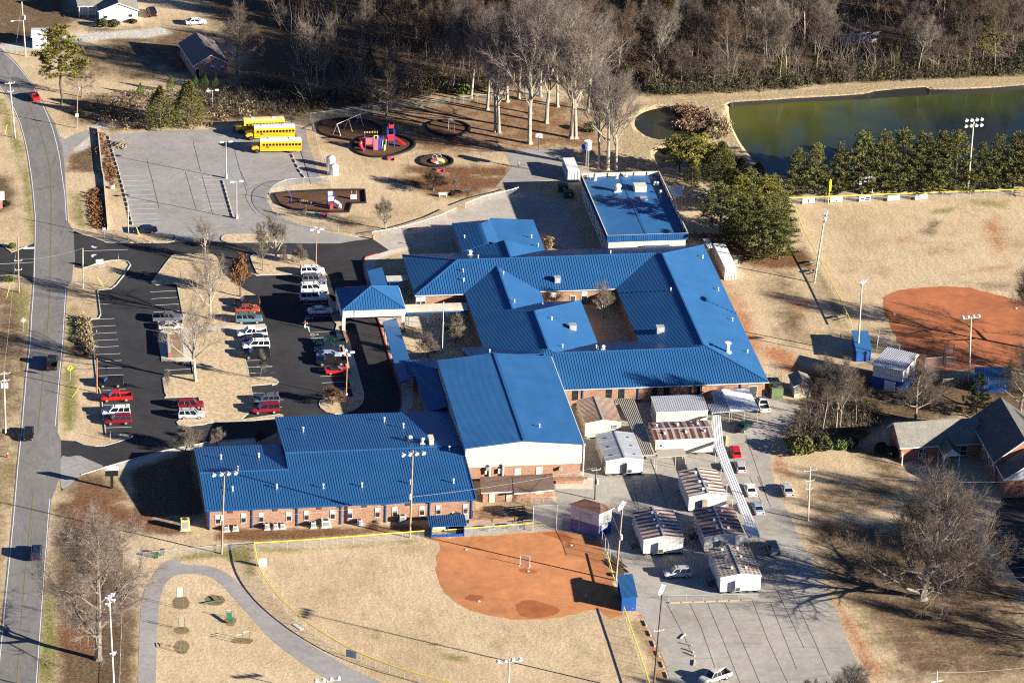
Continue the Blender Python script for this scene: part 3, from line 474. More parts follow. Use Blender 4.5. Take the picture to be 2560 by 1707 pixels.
lines('D3 1620,840 1720,1050 1900,1568|D3 1780,835 1930,1190 2080,1568|D3 1940,830 2100,1190 2260,1568|D3 2190,810 2334,1180 D4 180,1568|D3 1415,850 1560,1120 1640,1300|D3 980,400 1070,640|D4 60,450 160,620 300,920 430,1200 560,1500|D4 20,830 160,1180 260,1440|D4 0,600 100,760 330,1250|C3 1100,1240 1170,1568 D3 1520,580|C3 2130,830 2180,980 2334,1430|C3 1260,1040 1330,1250 1420,1500|F5 1560,0 1800,560|F5 1410,0 1640,500|F2 1650,1250 1780,1560|F4 1200,150 1390,570|F4 1750,0 1900,330', .09, .024)
lines('D3 1900,1200 2334,1210|D4 0,905 620,915|D3 1580,845 2200,838|D4 180,1240 640,1250|D3 1400,1060 1560,1040|D3 1680,1345 2000,1335', .05, .023)
lines('B1 1370,0 1450,330|B1 1690,0 1790,350|A1 1340,1450 1365,1568|A1 1760,1290 1830,1568|B1 1840,30 1940,390|B1 2200,0 2250,130|B2 0,125 80,88 250,75|G4 1390,780 1480,1050 1530,1250|G4 190,780 280,1100 400,1500|B1 2334,120 2250,170 2240,240 2290,330 2334,380', .1, .024)
tag(jm.build('pavement_joint', 'joint'), kind='structure')
# ================================================================ BUILDINGS
def hit(t, u, v, p0, n):
    x, y, s = TILE[t]; d = AF*F_PX+AR*(x+u/s-1280)+AD*(y+v/s-853.5); n = np.array(n); p = CAM+d*(np.dot(np.array(p0)-CAM, n)/np.dot(d, n)); return Vector(p)
def onY(t, u, v, y): return hit(t, u, v, (0, y, 0), (0, 1, 0))
def onX(t, u, v, x): return hit(t, u, v, (x, 0, 0), (1, 0, 0))
MT['sheetwhite'] = M('pale_sheet_metal', (.72, .72, .73), (.62, .62, .64), rough=.45, scale=.5)
def window(par, x, y, z, w, h, axis='y', sgn=-1, blind=.5, name='window', frame='white2', mat='glass'):
    """framed sash window set on a wall facing sgn along axis; (x,y,z)=centre of sill"""
    mb = MB(); f = .05
    def bx(cx, cz, dx, dz, dep, m):
        if axis == 'y': mb.box((x+cx, y+sgn*dep/2, z+cz), (dx, dep, dz), 0, m)
        else: mb.box((x+sgn*dep/2, y+cx, z+cz), (dep, dx, dz), 0, m)
    bx(0, h/2, w, h, .03, 1)
    for s in (-1, 1): bx(s*(w/2), h/2, f, h+f, .09, 0)
    bx(0, h, w-f, f, .09, 0); bx(0, 0, w+f*2, f, .12, 0); bx(0, h/2, w-f, .05, .07, 0)
    if blind: bx(0, h-h*blind/2, w-f*1.2, h*blind, .045, 2)
    return mb.build(name, [frame, mat, 'blind'], par)
def door(par, x, y, z, w, h, axis='y', sgn=-1, mat='dgrey', frame='white2'):
    mb = MB()
    def bx(cx, cz, dx, dz, dep, m):
        if axis == 'y': mb.box((x+cx, y+sgn*dep/2, z+cz), (dx, dep, dz), 0, m)
        else: mb.box((x+sgn*dep/2, y+cx, z+cz), (dep, dx, dz), 0, m)
    bx(0, h/2, w, h, .05, 1)
    for s in (-1, 1): bx(s*w/2, h/2, .08, h, .09, 0)
    bx(0, h+.04, w+.16, .08, .09, 0); bx(w*.35, h*.48, .06, .06, .12, 0)
    return mb.build('door', [frame, mat], par)
def vent_pipe(par, p, h=.7, r=.09, name='vent_pipe'):
    mb = MB(); p = Vector(p); mb.tube([p-Vector((0, 0, .15)), p+Vector((0, 0, h))], r, 7); mb.tube([p+Vector((0, 0, h-.12)), p+Vector((0, 0, h+.1))], r*1.7, 7); mb.tube([p-Vector((0, 0, .1)), p+Vector((0, 0, .12))], [r*2.4, r*1.2], 7); return mb.build(name, 'white2', par)
def roof_box(par, p, d, name='roof_unit', mat='galv'):
    mb = MB(); mb.box(p+Vector((0, 0, d[2]/2)), d); mb.box(p+Vector((0, 0, d[2]+.04)), (d[0]+.15, d[1]+.15, .08)); mb.box(p+Vector((0, -d[1]/2-.02, d[2]*.5)), (d[0]*.7, .04, d[2]*.4)); return mb.build(name, mat, par)
def turbine(par, p, r=.5, h=1.1, name='roof_vent'):
    mb = MB(); mb.tube([p-Vector((0, 0, .2)), p+Vector((0, 0, h*.55))], r*.7, 12); mb.sphere(p+Vector((0, 0, h*.72)), r, 12, 8, sz=.62); mb.box(p+Vector((0, 0, .05)), (r*1.9, r*1.9, .3)); return mb.build(name, 'white2', par)
def downspout(par, x, y, z1, mat='bluetrim'):
    mb = MB(); mb.box((x, y-.1, z1/2), (.2, .16, z1)); mb.box((x, y-.22, z1-.1), (.3, .36, .22)); mb.box((x, y-.25, .1), (.2, .35, .15)); return mb.build('downspout', mat, par)
def gutter(par, a, b, mat='white2'):
    mb = MB(); mb.bar(a, b, .14, .12); return mb.build('gutter', mat, par)
BR = ['blue', 'bluetrim']; RS = .5
# ---- classroom building
e = 3.4; C = thing('classroom_building', 'sprawling single storey classroom building with interlocking blue hipped roofs around a dark courtyard', 'building', (13, 3, 0))
def V(x, y, z=e): return (x, y, z)
OFF = Vector((-13, -3, 0))
def off(fs): return [[Vector(p)+OFF for p in f] for f in fs]
xW, xE, yN, yS = -16.9, 44.2, 34.45, -28.6
faces = [
 [V(xW, yN), V(-4.8, yN), V(3.55, 26.1, 5.905), V(11.9, yN), V(xE, yN), V(33.55, 23.8, 6.595), V(32.55, 24.8, 6.295), V(-7.25, 24.8, 6.295)],
 [V(xW, yN), V(xW, 15.16), V(-7.25, 24.8, 6.295)],
 [V(xW, 15.16), V(-7.1, 15.16), V(.35, 22.61, 5.635), V(7.8, 15.16), V(22.9, 15.16), V(32.55, 24.8, 6.295), V(-7.25, 24.8, 6.295)],
 [V(22.9, 15.16), V(32.55, 24.8, 6.295), V(33.55, 23.8, 6.595), V(33.55, -17.95, 6.595), V(32.65, -18.85, 6.325), V(22.9, -9.1)],
 [V(xE, yN), V(xE, yS), V(33.55, -17.95, 6.595), V(33.55, 23.8, 6.595)],
 [V(2.65, yS), V(xE, yS), V(33.55, -17.95, 6.595), V(32.65, -18.85, 6.325), V(5.25, -18.85, 6.325), V(3.95, -17.55, 6.715), V(2.65, -18.85, 6.325)],
 [V(22.9, -9.1), V(32.65, -18.85, 6.325), V(5.25, -18.85, 6.325), V(15, -9.1)],
 [V(-7.1, -9.1), V(2.65, -18.85, 6.325), V(-11.4, -18.85, 6.325), V(-11.4, -9.1)],
 [V(15, 10.1), V(3.95, -.95, 6.715), V(3.95, -17.55, 6.715), V(5.25, -18.85, 6.325), V(15, -9.1)],
 [V(-7.1, 15.16), V(-7.1, -9.1), V(2.65, -18.85, 6.325), V(3.95, -17.55, 6.715), V(3.95, -.95, 6.715), V(.35, 2.65, 5.635), V(.35, 22.61, 5.635)],
 [V(.35, 22.61, 5.635), V(7.8, 15.16), V(7.8, 10.1), V(.35, 2.65, 5.635)],
 [V(7.8, 10.1), V(15, 10.1), V(3.95, -.95, 6.715), V(.35, 2.65, 5.635)],
 [V(-4.8, yN), V(3.55, yN, 5.905), V(3.55, 26.1, 5.905)], [V(11.9, yN), V(3.55, 26.1, 5.905), V(3.55, yN, 5.905)]]
dn = [(0, 1, -.3), (-1, 0, -.3), (0, -1, -.3), (-1, 0, -.3), (1, 0, -.3), (0, -1, -.3), (0, 1, -.3), (0, 1, -.3), (1, 0, -.3), (-1, 0, -.3), (1, 0, -.3), (0, 1, -.3), (-1, 0, -.3), (1, 0, -.3)]
roof('roof', off(faces), BR, C, .28, RS, dn, .07, .06)
rc = MB()
for a, b in (((-7.25, 24.8, 6.295), (32.55, 24.8, 6.295)), ((33.55, 23.8, 6.595), (33.55, -17.95, 6.595)), ((5.25, -18.85, 6.325), (32.65, -18.85, 6.325)), ((3.95, -.95, 6.715), (3.95, -17.55, 6.715)), ((.35, 22.6, 5.635), (.35, 2.65, 5.635)), ((xW, 15.16, e), (-7.25, 24.8, 6.295)), ((xW, yN, e), (-7.25, 24.8, 6.295)), ((xE, yS, e), (33.55, -17.95, 6.595)), ((xE, yN, e), (33.55, 23.8, 6.595)), ((3.55, 26.1, 5.905), (3.55, yN, 5.905)), ((15, 10.1, e), (3.95, -.95, 6.715))):
    rc.bar(Vector(a)+OFF+Vector((0, 0, .05)), Vector(b)+OFF+Vector((0, 0, .05)), .3, .08)
rc.build('ridge_cap', 'blue', C)
wl = MB()
for x0, x1, y0, y1 in ((-16.3, 43.6, 15.8, 33.8), (23.5, 43.6, -28, 15.8), (3.3, 23.5, -28, -9.7), (-6.5, 7.2, 9.5, 15.8), (-6.5, 14.4, -9.7, 9.5), (-11, 3.3, -22, -9.7)):
    wl.prism([(x0-13, y0-3), (x1-13, y0-3), (x1-13, y1-3), (x0-13, y1-3)], 0, 3.16)
wl.prism([(-4.2-13, 33.8-3), (11.3-13, 33.8-3), (3.55-13, 33.8-3)], 0, 3.16)
wl.add([(-4.3-13, 34.2-3, 3.2), (11.4-13, 34.2-3, 3.2), (3.55-13, 34.2-3, 5.6)], [(2, 1, 0)])
wl.build('wall', 'brick', C)
gutter(C, (-16.9-13, 15.05-3, 3.3), (-7.1-13, 15.05-3, 3.3)); gutter(C, (7.8-13, 15.05-3, 3.3), (22.9-13, 15.05-3, 3.3)); gutter(C, (4-13, -28.7-3, 3.3), (44.2-13, -28.7-3, 3.3))
for u in (645, 1150, 1630, 2080): q = onY('C3', u, 440, -28); downspout(C, q.x-13, -28-3, 3.2)
for u in (578, 885, 1000, 1298, 1408, 1690, 1705): q = onY('C3', u, 450, -28); window(C, q.x-13, -31, .9, 1.0, 2.0, blind=0, frame='dgrey')
for u in (2195,): q = onY('C3', u, 430, -28); door(C, q.x-13, -31, 0, 1.6, 2.3)
for u in (370, 555, 660): q = onY('B3', u, 1120, 15.8); (door if u == 555 else window)(C, q.x-13, 12.8, .9 if u != 555 else 0, 1.1, 1.8)
for u in (1480, 1525): q = onY('B2', u, 1170, 15.8); window(C, q.x-13, 12.8, .9, .9, 1.8)
PL = dict(Nf=((0, 15.16, e), (0, -.3, 1)), Nb=((0, yN, e), (0, .3, 1)), Eo=((xE, 0, e), (.3, 0, 1)), Ei=((22.9, 0, e), (-.3, 0, 1)), C2r=((15, 0, e), (.3, 0, 1)), C1r=((7.8, 0, e), (.3, 0, 1)), Sf=((0, yS, e), (0, -.3, 1)), Sb=((0, -9.1, e), (0, .3, 1)))
for t, u, v, pl in (('B2', 1888, 910, 'Nf'), ('B2', 1893, 995, 'Nf'), ('B2', 2255, 935, 'C1r'), ('B2', 2025, 785, 'Nb'), ('B3', 898, 742, 'Nb'), ('B3', 1738, 785, 'Eo'), ('B3', 1880, 1080, 'Eo'), ('B3', 2008, 1355, 'Eo'), ('B3', 1447, 1082, 'Ei'), ('B3', 362, 1345, 'C2r'), ('B3', 22, 1190, 'C1r'), ('C3', 460, 30, 'C2r'), ('C3', 768, 35, 'Sb'), ('C3', 785, 50, 'Sb'), ('C3', 2147, 78, 'Eo'), ('C2', 2130, 75, 'Sb'), ('B3', 278, 1222, 'C1r')):
    q = hit(t, u, v, *PL[pl]); vent_pipe(C, q+OFF, .55)
for t, u, v, pl, d in (('B3', 412, 995, 'Nf', (1.1, 1.1, 1.1)), ('B3', 1350, 1455, 'Ei', (1.4, 1.3, 1.3)), ('B3', 552, 1430, 'C2r', (1.3, 1.2, 1.1))):
    roof_box(C, hit(t, u, v, *PL[pl])+OFF+Vector((0, 0, -.2)), d, mat='galv')
turbine(C, hit('F1', 690, 715, *PL['Nb'])+OFF, .5, 1.1); turbine(C, hit('C3', 828, 50, *PL['Sb'])+OFF, .45, .9); vent_pipe(C, hit('F1', 642, 710, *PL['Nb'])+OFF, .9, .14)
vent_pipe(C, hit('C3', 1965, 72, *PL['Eo'])+OFF, 1.9, .38, 'flue')
# ---- small north block
Bn = thing('north_block', 'small blue roofed block with a shaded west slope behind the long classroom roof', 'building', (3, 42, 0))
o2 = Vector((-3, -42, 0)); r1 = 5.0
fs = [[V(-4.85, 49.1), V(.45, 45.0, r1), V(.45, 34.6, r1), V(-4.85, 34.6)], [V(-4.85, 49.1), V(3.0, 48.4, 4.23), V(.45, 45, r1)], [V(.45, 45, r1), V(3.0, 48.4, 4.23), V(3.0, 34.6, 4.23), V(.45, 34.6, r1)], [V(3.0, 49.55, 4.1), V(11.9, 49.55), V(11.9, 34.6), V(3.0, 34.6, 4.1)]]
roof('roof', [[Vector(p)+o2 for p in f] for f in fs], BR, Bn, .25, RS, [(-1, 0, -.3), (0, 1, -.3), (1, 0, -.3), (1, 0, -.08)], .08, .08)
mb = MB(); mb.prism([(-4.3-3, 34.55-42), (2.6-3, 34.55-42), (2.6-3, 48.0-42), (-4.3-3, 48.0-42)], 0, 3.15); mb.prism([(2.6-3, 34.55-42), (11.4-3, 34.55-42), (11.4-3, 49.1-42), (2.6-3, 49.1-42)], 0, 3.1); mb.build('wall', 'brick', Bn)
for t, u, v, pl in (('F1', 590, 405, ((-4.85, 0, e), (-.3, 0, 1))), ('F1', 1812, 400, ((11.9, 0, e), (.08, 0, 1))), ('F1', 1935, 555, ((11.9, 0, e), (.08, 0, 1)))): vent_pipe(Bn, hit(t, u, v, *pl)+o2, .6)
# ---- metal cafeteria building with parapet
K = thing('metal_building', 'large flat blue roofed metal building with a raised parapet and roof fans beside the pines', 'building', (33, 52, 0)); o3 = Vector((-33, -52, 0))
x0, x1, y0, y1 = 24.7, 41.25, 36.0, 67.9
mb = MB(); xm = (x0+x1)/2
fr = [[V(x0+.2, y0+.2, 4.5), V(xm, y0+.2, 4.75), V(xm, y1-.2, 4.75), V(x0+.2, y1-.2, 4.5)], [V(xm, y0+.2, 4.75), V(x1-.2, y0+.2, 4.5), V(x1-.2, y1-.2, 4.5), V(xm, y1-.2, 4.75)]]
roof('roof', [[Vector(p)+o3 for p in f] for f in fr], BR, K, .2, .45, [(-1, 0, 0), (1, 0, 0)], .04, .03)
mb = MB(); mb.bar(Vector((xm, y0+.25, 4.77))+o3, Vector((xm, y1-.25, 4.77))+o3, .5, .06); mb.build('ridge_cap', 'blue', K)
mb = MB(); w = .16
for a, b in (((x0, y0), (x1, y0)), ((x1, y0), (x1, y1)), ((x1, y1), (x0, y1)), ((x0, y1), (x0, y0))):
    A, B_ = Vector((*a, 0))+o3, Vector((*b, 0))+o3; d = (B_-A).normalized(); n = Vector((-d.y, d.x, 0)); mb.add([A+Vector((0, 0, 4.0)), B_+Vector((0, 0, 4.0)), B_+Vector((0, 0, 5.42)), A+Vector((0, 0, 5.42))], [(0, 1, 2, 3)], 0)
    A2, B2 = A+n*w+d*w, B_+n*w-d*w; mb.add([A2+Vector((0, 0, 4.2)), B2+Vector((0, 0, 4.2)), B2+Vector((0, 0, 5.42)), A2+Vector((0, 0, 5.42))], [(3, 2, 1, 0)], 1); mb.add([A, B_, B2, A2], [], 2)
    mb.add([A+Vector((0, 0, 5.42))-n*.03, B_+Vector((0, 0, 5.42))-n*.03, B2+Vector((0, 0, 5.42)), A2+Vector((0, 0, 5.42))], [(0, 1, 2, 3)], 2)
    L_ = (B_-A).length; k = .25
    while k < L_: mb.box(A+d*k-n*.02+Vector((0, 0, 4.71)), (.06, .05, 1.4), math.atan2(d.y, d.x), 0); k += .45
    k = 2.6
    while k < L_-1: mb.box(A+d*k+n*(w+.05)+Vector((0, 0, 4.9)), (.22, .12, .95), math.atan2(d.y, d.x), 3); k += 2.75
mb.build('parapet', ['bluetrim', 'cream', 'beige', 'dgrey'], K)
mb = MB(); mb.prism([(x0+.4-33, y0+.4-52), (x1-.4-33, y0+.4-52), (x1-.4-33, y1-.4-52), (x0+.4-33, y1-.4-52)], 0, 4.1); mb.build('wall', 'cream', K)
for k in range(8): window(K, x0+.4-33, 40.5+k*3.1-52, .9, 1.5, 1.9, 'x', -1, .95, frame='bluetrim')
for t, u, v in (('G5', 388, 98), ('G5', 450, 118), ('G5', 675, 105), ('G5', 770, 88), ('G5', 1072, 168), ('G5', 1098, 172), ('G5', 1128, 258)): turbine(K, hit(t, u, v+8, (0, 0, 4.6), (0, 0, 1))+o3, .33, .8)
turbine(K, hit('G5', 682, 245, (0, 0, 4.6), (0, 0, 1))+o3, .8, 1.7, 'exhaust_fan')
p = hit('G5', 915, 235, (0, 0, 4.6), (0, 0, 1))+o3; roof_box(K, p, (2.4, 2.0, 1.25), mat='cream'); p = hit('G5', 955, 330, (0, 0, 4.6), (0, 0, 1))+o3; roof_box(K, p, (1.4, 1.1, .45), mat='galv')
mb = MB(); mb.box((34.9-33, 35.2-52, 3.0), (5.1, 1.4, .15)); mb.box((34.9-33, 35.2-52, 1.5), (4.9, 1.2, 2.9)); mb.build('link_roof', 'blue', K)
# ---- gym
Gy = thing('gymnasium', 'tall gymnasium with a low pitched blue roof and cream metal walls over a brick base', 'building', (-7, -39, 0)); o4 = Vector((7, 39, 0))
gl, gr, gm, gf, gb = -17.65, 3.9, -6.9, -57.5, -21.2
fs = [[V(gl, gf, 6.85), V(gm, gf, 7.95), V(gm, gb, 7.95), V(gl, gb, 6.85)], [V(gm, gf, 7.95), V(gr, gf, 6.85), V(gr, gb, 6.85), V(gm, gb, 7.95)]]
roof('roof', [[Vector(p)+o4 for p in f] for f in fs], BR, Gy, .25, .42, [(-1, 0, -.1), (1, 0, -.1)], .06, .035)
mb = MB(); mb.bar(Vector((gm, gf, 8))+o4, Vector((gm, gb, 8))+o4, .55, .1); mb.build('ridge_cap', 'blue', Gy)
a, b, c, d = gl+.2+7, gr-.2+7, gf+.2+39, gb-.2+39
mb = MB(); mb.prism([(a, c), (b, c), (b, d), (a, d)], 2.75, 6.62)
for y in (c, d): mb.add([(a, y, 6.62), (b, y, 6.62), (gm+7, y, 7.68)], [(0, 1, 2) if y == c else (2, 1, 0)])
k = a+.2
while k < b: mb.box((k, c-.006, 4.66), (.05, .02, 3.8)); k += .4
k = c+.2
while k < d: mb.box((a-.02, k, 4.7), (.05, .06, 3.8)); mb.box((b+.02, k, 4.7), (.05, .06, 3.8)); k += .32
mb.build('upper_wall', 'cream', Gy)
mb = MB(); mb.prism([(a+.15, c+.15), (b-.15, c+.15), (b-.15, d-.15), (a+.15, d-.15)], 0, 2.74); mb.build('brick_wall', 'brick', Gy)
gutter(Gy, (gr+.08+7, gf+39, 6.7), (gr+.08+7, gb+39, 6.7)); downspout(Gy, gr+.2+7, gf+.4+39, 6.6, 'white2')
for u, h in ((50, 2.1), (248, 2.2)): q = onY('C3', u, 1170, -57.15); door(Gy, q.x+7, c+.15, 0, 1.0, h, mat='blind')
q = onY('C2', 2150, 1150, -57.15)
for u in (2128, 2248): q = onY('C2', u, 1160, -57.15); mb = MB(); mb.tube([(q.x+7, c-.15, .6), (q.x+7, c-.15, 3.1)], .2, 8); mb.tube([(q.x+7, c-.15, 3.1), (q.x+7, c-.15, 3.3)], .3, 8); mb.build('vent_stack', 'white2', Gy); mb = MB(); mb.box((q.x+6.3, c-.12, 1.9), (.35, .3, .9)); mb.build('meter_box', 'white2', Gy)
for u in (2110, 0): q = onY('C2' if u else 'C3', u or 440, 1125, -57.15); mb = MB(); mb.tube([(q.x+7, c-.05, q.z), (q.x+7, c-.45, q.z)], .36, 12); mb.build('exhaust_fan', 'metal', Gy)
pl = (((gm, 0, 7.95)), (.102, 0, 1)); vent_pipe(Gy, hit('C3', 250, 755, *pl)+o4, .5)
mb = MB(); mb.box((-16.9+7, -60.2+39, 1.2), (.0, .0, .0))
# ---- brick annex
A = thing('brick_annex', 'long low brick wing with a stepped blue roof and a row of sash windows', 'building', (-41, -59, 0)); o5 = Vector((41, 59, 0)); s_ = .0909
yf, yl, yu = -71.45, -47.0, -36.1; zl, zu = 3.8+s_*12.2, 3.8+s_*17.65
fs = [[V(-65.1, yf, 3.8), V(-49.4, yf, 3.8), V(-49.4, yf+12.2, zl), V(-65.1, yf+12.2, zl)], [V(-65.1, yf+12.2, zl), V(-49.4, yf+12.2, zl), V(-49.4, yl, 3.8), V(-65.1, yl, 3.8)],
      [V(-49.4, yf, 3.8), V(-17.5, yf, 3.8), V(-17.5, yf+17.65, zu), V(-49.4, yf+17.65, zu)], [V(-49.4, yf+17.65, zu), V(-17.5, yf+17.65, zu), V(-17.5, yu, 3.8), V(-49.4, yu, 3.8)]]
roof('roof', [[Vector(p)+o5 for p in f] for f in fs], BR, A, .28, .46, [(0, -1, 0), (0, 1, 0), (0, -1, 0), (0, 1, 0)], .06, .045)
mb = MB(); mb.bar(Vector((-65.1, yf+12.2, zl+.04))+o5, Vector((-49.4, yf+12.2, zl+.04))+o5, .35, .1); mb.bar(Vector((-49.4, yf+17.65, zu+.04))+o5, Vector((-17.5, yf+17.65, zu+.04))+o5, .35, .1)
for a_, b_ in (((-65.1, yf, 3.85), (-65.1, yf+12.2, zl+.05)), ((-65.1, yf+12.2, zl+.05), (-65.1, yl, 3.85)), ((-49.4, yf+12.2, zl+.05), (-49.4, yf+17.65, zu+.05)), ((-49.4, yf+17.65, zu+.05), (-49.4, yu, 3.85)), ((-17.5, yf, 3.85), (-17.5, -57.5, 5.15))): mb.bar(Vector(a_)+o5, Vector(b_)+o5, .2, .12)
mb.build('ridge_cap', 'blue', A)
mb = MB(); mb.prism([(-64.8+41, -71.15+59), (-17.7+41, -71.15+59), (-17.7+41, -36.6+59), (-49.1+41, -36.6+59), (-49.1+41, -47.3+59), (-64.8+41, -47.3+59)], 0, 3.52)
for x in (-64.8, -49.1): n_ = (yf+12.2, zl, yl) if x < -60 else (yf+17.65, zu, yu); mb.add([(x+41, -71.15+59, 3.5), (x+41, n_[0]+59, n_[1]-.27), (x+41, n_[2]-.5+59, 3.5)], [(0, 1, 2)])
mb.add([(-17.7+41, -71.15+59, 3.5), (-17.7+41, -57.3+59, 3.5), (-17.7+41, -57.3+59, 4.75)], [(0, 1, 2)]); mb.build('wall', 'brick', A)
gutter(A, (-65.1+41, yf-.08+59, 3.72), (-17.6+41, yf-.08+59, 3.72), 'bluetrim')
for t, u in (('D1', 1908), ('D1', 2298), ('D2', 375), ('D2', 773), ('D2', 1180), ('D2', 1580), ('D2', 1963)): q = onY(t, u, 80, -71.15); downspout(A, q.x+41, -71.15+59, 3.6)
mb = MB(); q = onY('D2', 978, 60, -71.15)
for t, u in (('D1', 1988), ('D1', 2220), ('D2', 48), ('D2', 300), ('D2', 460), ('D2', 698), ('D2', 858), ('D2', 1107), ('D2', 1265), ('D2', 1512), ('D2', 1662), ('D2', 1908)):
    q = onY(t, u, 40, -71.15); window(A, q.x+41, -71.15+59, 1.0, .85, 1.75, blind=.42)
for t, u in (('C1', 2100), ('C2', 175), ('C2', 578), ('C2', 990), ('C2', 1385)): q = onY(t, u, 1500, -71.15); mb = MB(); mb.box((q.x+41, -71.2+59, 3.2), (.85, .08, .42)); [mb.box((q.x+41, -71.25+59, 3.05+.1*k), (.8, .05, .03)) for k in range(4)]; mb.build('wall_louvre', 'dgrey', A)
PA = [((0, yf, 3.8), (0, -s_, 1)), ((0, yu, 3.8), (0, s_, 1)), ((0, yl, 3.8), (0, s_, 1))]
for t, u, v, k in (('C1', 2015, 1045, 2), ('C1', 2168, 1150, 0), ('C1', 2120, 1335, 0), ('C2', 25, 1030, 2), ('C2', 190, 1315, 0), ('C2', 613, 1312, 0), ('C2', 966, 1300, 0), ('C2', 1408, 1275, 0), ('C2', 1800, 1265, 0), ('C2', 430, 795, 1), ('C2', 1170, 705, 1), ('C2', 1343, 760, 1), ('C2', 1763, 968, 0)): vent_pipe(A, hit(t, u, v, *PA[k])+o5, .75, .11)
turbine(A, hit('C2', 1402, 880, *PA[1])+o5, .5, 1.0); turbine(A, hit('C2', 1518, 905, *PA[1])+o5, .45, 1.2); p = hit('C2', 1594, 900, *PA[1])+o5; roof_box(A, p, (.8, 1.9, 1.1), mat='cream')
# ---- entry connector and canopies
En = thing('entry_block', 'low blue roofed brick entrance block in the shadow west of the gymnasium', 'building', (-20, -24, 0)); o6 = Vector((20, 24, 0))
fs = [[V(-22.5, -13.4, 3.4), V(-12, -13.4, 3.4), V(-12, -20, 4.6), V(-17.7, -20, 4.6)], [V(-22.5, -13.4, 3.4), V(-17.7, -20, 4.6), V(-17.7, -36, 4.6), V(-21.5, -36, 3.6), V(-21.5, -20.6, 3.4), V(-22.5, -20.6, 3.4)]]
roof('roof', [[Vector(p)+o6 for p in f] for f in fs], BR, En, .25, RS, [(0, 1, -.2), (-1, 0, -.25)])
mb = MB(); mb.prism([(-21+20, -36+24), (-17.7+20, -36+24), (-17.7+20, -20+24), (-12+20, -20+24), (-12+20, -14+24), (-21.9+20, -14+24), (-21.9+20, -20.2+24), (-21+20, -20.2+24)], 0, 3.1); mb.build('wall', 'brick2', En)
door(En, -21+20, -21.3+24, 0, 1.8, 2.3, 'x', -1)
def canopy(name, label, poly, z, th, mats, posts, postmat, rib=None, ribdir=None, cat='canopy', faces=None, ribw=.05, ribh=.05, group=None, pr=.06):
    c = sum((Vector((p[0], p[1], 0)) for p in poly), Vector())/len(poly); t = thing(name, label, cat, c, 0, group)
    fl = faces or [(poly, ribdir)]; roof('roof', [[Vector((p[0]-c.x, p[1]-c.y, z)) for p in f] for f, _ in fl], mats, t, th, rib, [d for _, d in fl], ribw, ribh)
    for (x, y) in posts:
        mb = MB(); mb.tube([(x-c.x, y-c.y, 0), (x-c.x, y-c.y, z-th)], pr, 6); mb.build('post', postmat, t)
    return t
def XY(spec, z): return [(p.x, p.y) for p in P(spec, z)]
canopy('covered_walkway', 'plain blue walkway roof running north from the peaked drop off canopy', [(-24.6, 28.2), (-21.5, 29.8), (-21.5, 16.4), (-24.7, 16.4)], 3.0, .3, BR, [(-24.3, 27.6), (-24.3, 22.5), (-24.3, 18), (-21.9, 18), (-21.9, 23), (-21.9, 28.3)], 'bluetrim', group='blue walkway roofs', cat='walkway roof')
canopy('covered_walkway', 'plain blue walkway roof running south from the drop off canopy to the entrance block', [(-24.55, 4.5), (-21.7, 6.05), (-21.5, -12), (-22.8, -21), (-24.5, -22), (-24.6, -12.6)], 3.0, .3, BR, [(-24.3, 3.5), (-24.3, -1), (-24.3, -5.5), (-24.3, -10), (-24.3, -15), (-24.3, -20), (-21.9, 2), (-21.9, -3), (-21.9, -8)], 'bluetrim', group='blue walkway roofs', cat='walkway roof')
canopy('covered_walkway', 'long white walkway roof joining the drop off canopy to the classroom building', [(-19.6, 12), (-7.15, 12), (-7.2, 8.3), (-19.7, 8.3)], 3.0, .3, ['walk', 'bluetrim'], [(-19, 8.6), (-15.2, 8.6), (-11.5, 8.6), (-8, 8.6), (-19, 11.7), (-11.5, 11.7)], 'bluetrim', .4, (1, 0, 0), cat='walkway roof', ribh=.03)
canopy('covered_walkway', 'short white walkway roof beside the classroom block, north of the drop off canopy', [(-21.3, 25.7), (-17, 25.7), (-17.1, 23.1), (-21.3, 23.1)], 2.95, .25, ['walk', 'bluetrim'], [(-20.8, 23.4), (-17.4, 23.4), (-20.8, 25.4)], 'bluetrim', cat='walkway roof')
pc = thing('drop_off_canopy', 'white drop off canopy with a blue pyramid roof spanning the driveway', 'canopy', (-26.1, 11.2, 0))
z0 = 4.98; ap = (0, 0, 7.55); cs = [(-6.15, -5.15, z0), (6.1, -5.15, z0), (6.1, 5.15, z0), (-6.15, 5.15, z0)]
roof('roof', [[cs[i], cs[(i+1) % 4], ap] for i in range(4)], BR, pc, .15, .5, [(0, -1, -.4), (1, 0, -.4), (0, 1, -.4), (-1, 0, -.4)])
mb = MB()
for i in range(4): mb.bar(cs[i], ap, .22, .12)
mb.build('ridge_cap', 'blue', pc)
mb = MB()
for i, (a_, b_) in enumerate((((-6, -5), (6, -5)), ((6, -4.75), (6, 4.75)), ((6, 5), (-6, 5)), ((-6, 4.75), (-6, -4.75)))): mb.bar((*a_, 4.15), (*b_, 4.15), .5, 1.36)
mb.build('beam', 'whitewall', pc)
for x in (-5.75, 5.75):
    for y in (-4.75, 4.75): mb = MB(); mb.box((x, y, 1.95), (.62, .62, 3.03)); mb.build('column', 'whitewall', pc); mb = MB(); mb.box((x, y, .3), (1.0, 1.0, .6)); mb.build('pier', 'brick', pc)
mb = MB(); mb.box((-5.75, -7.6, .45), (.5, 4.6, .9)); mb.build('low_wall', 'brick', pc)
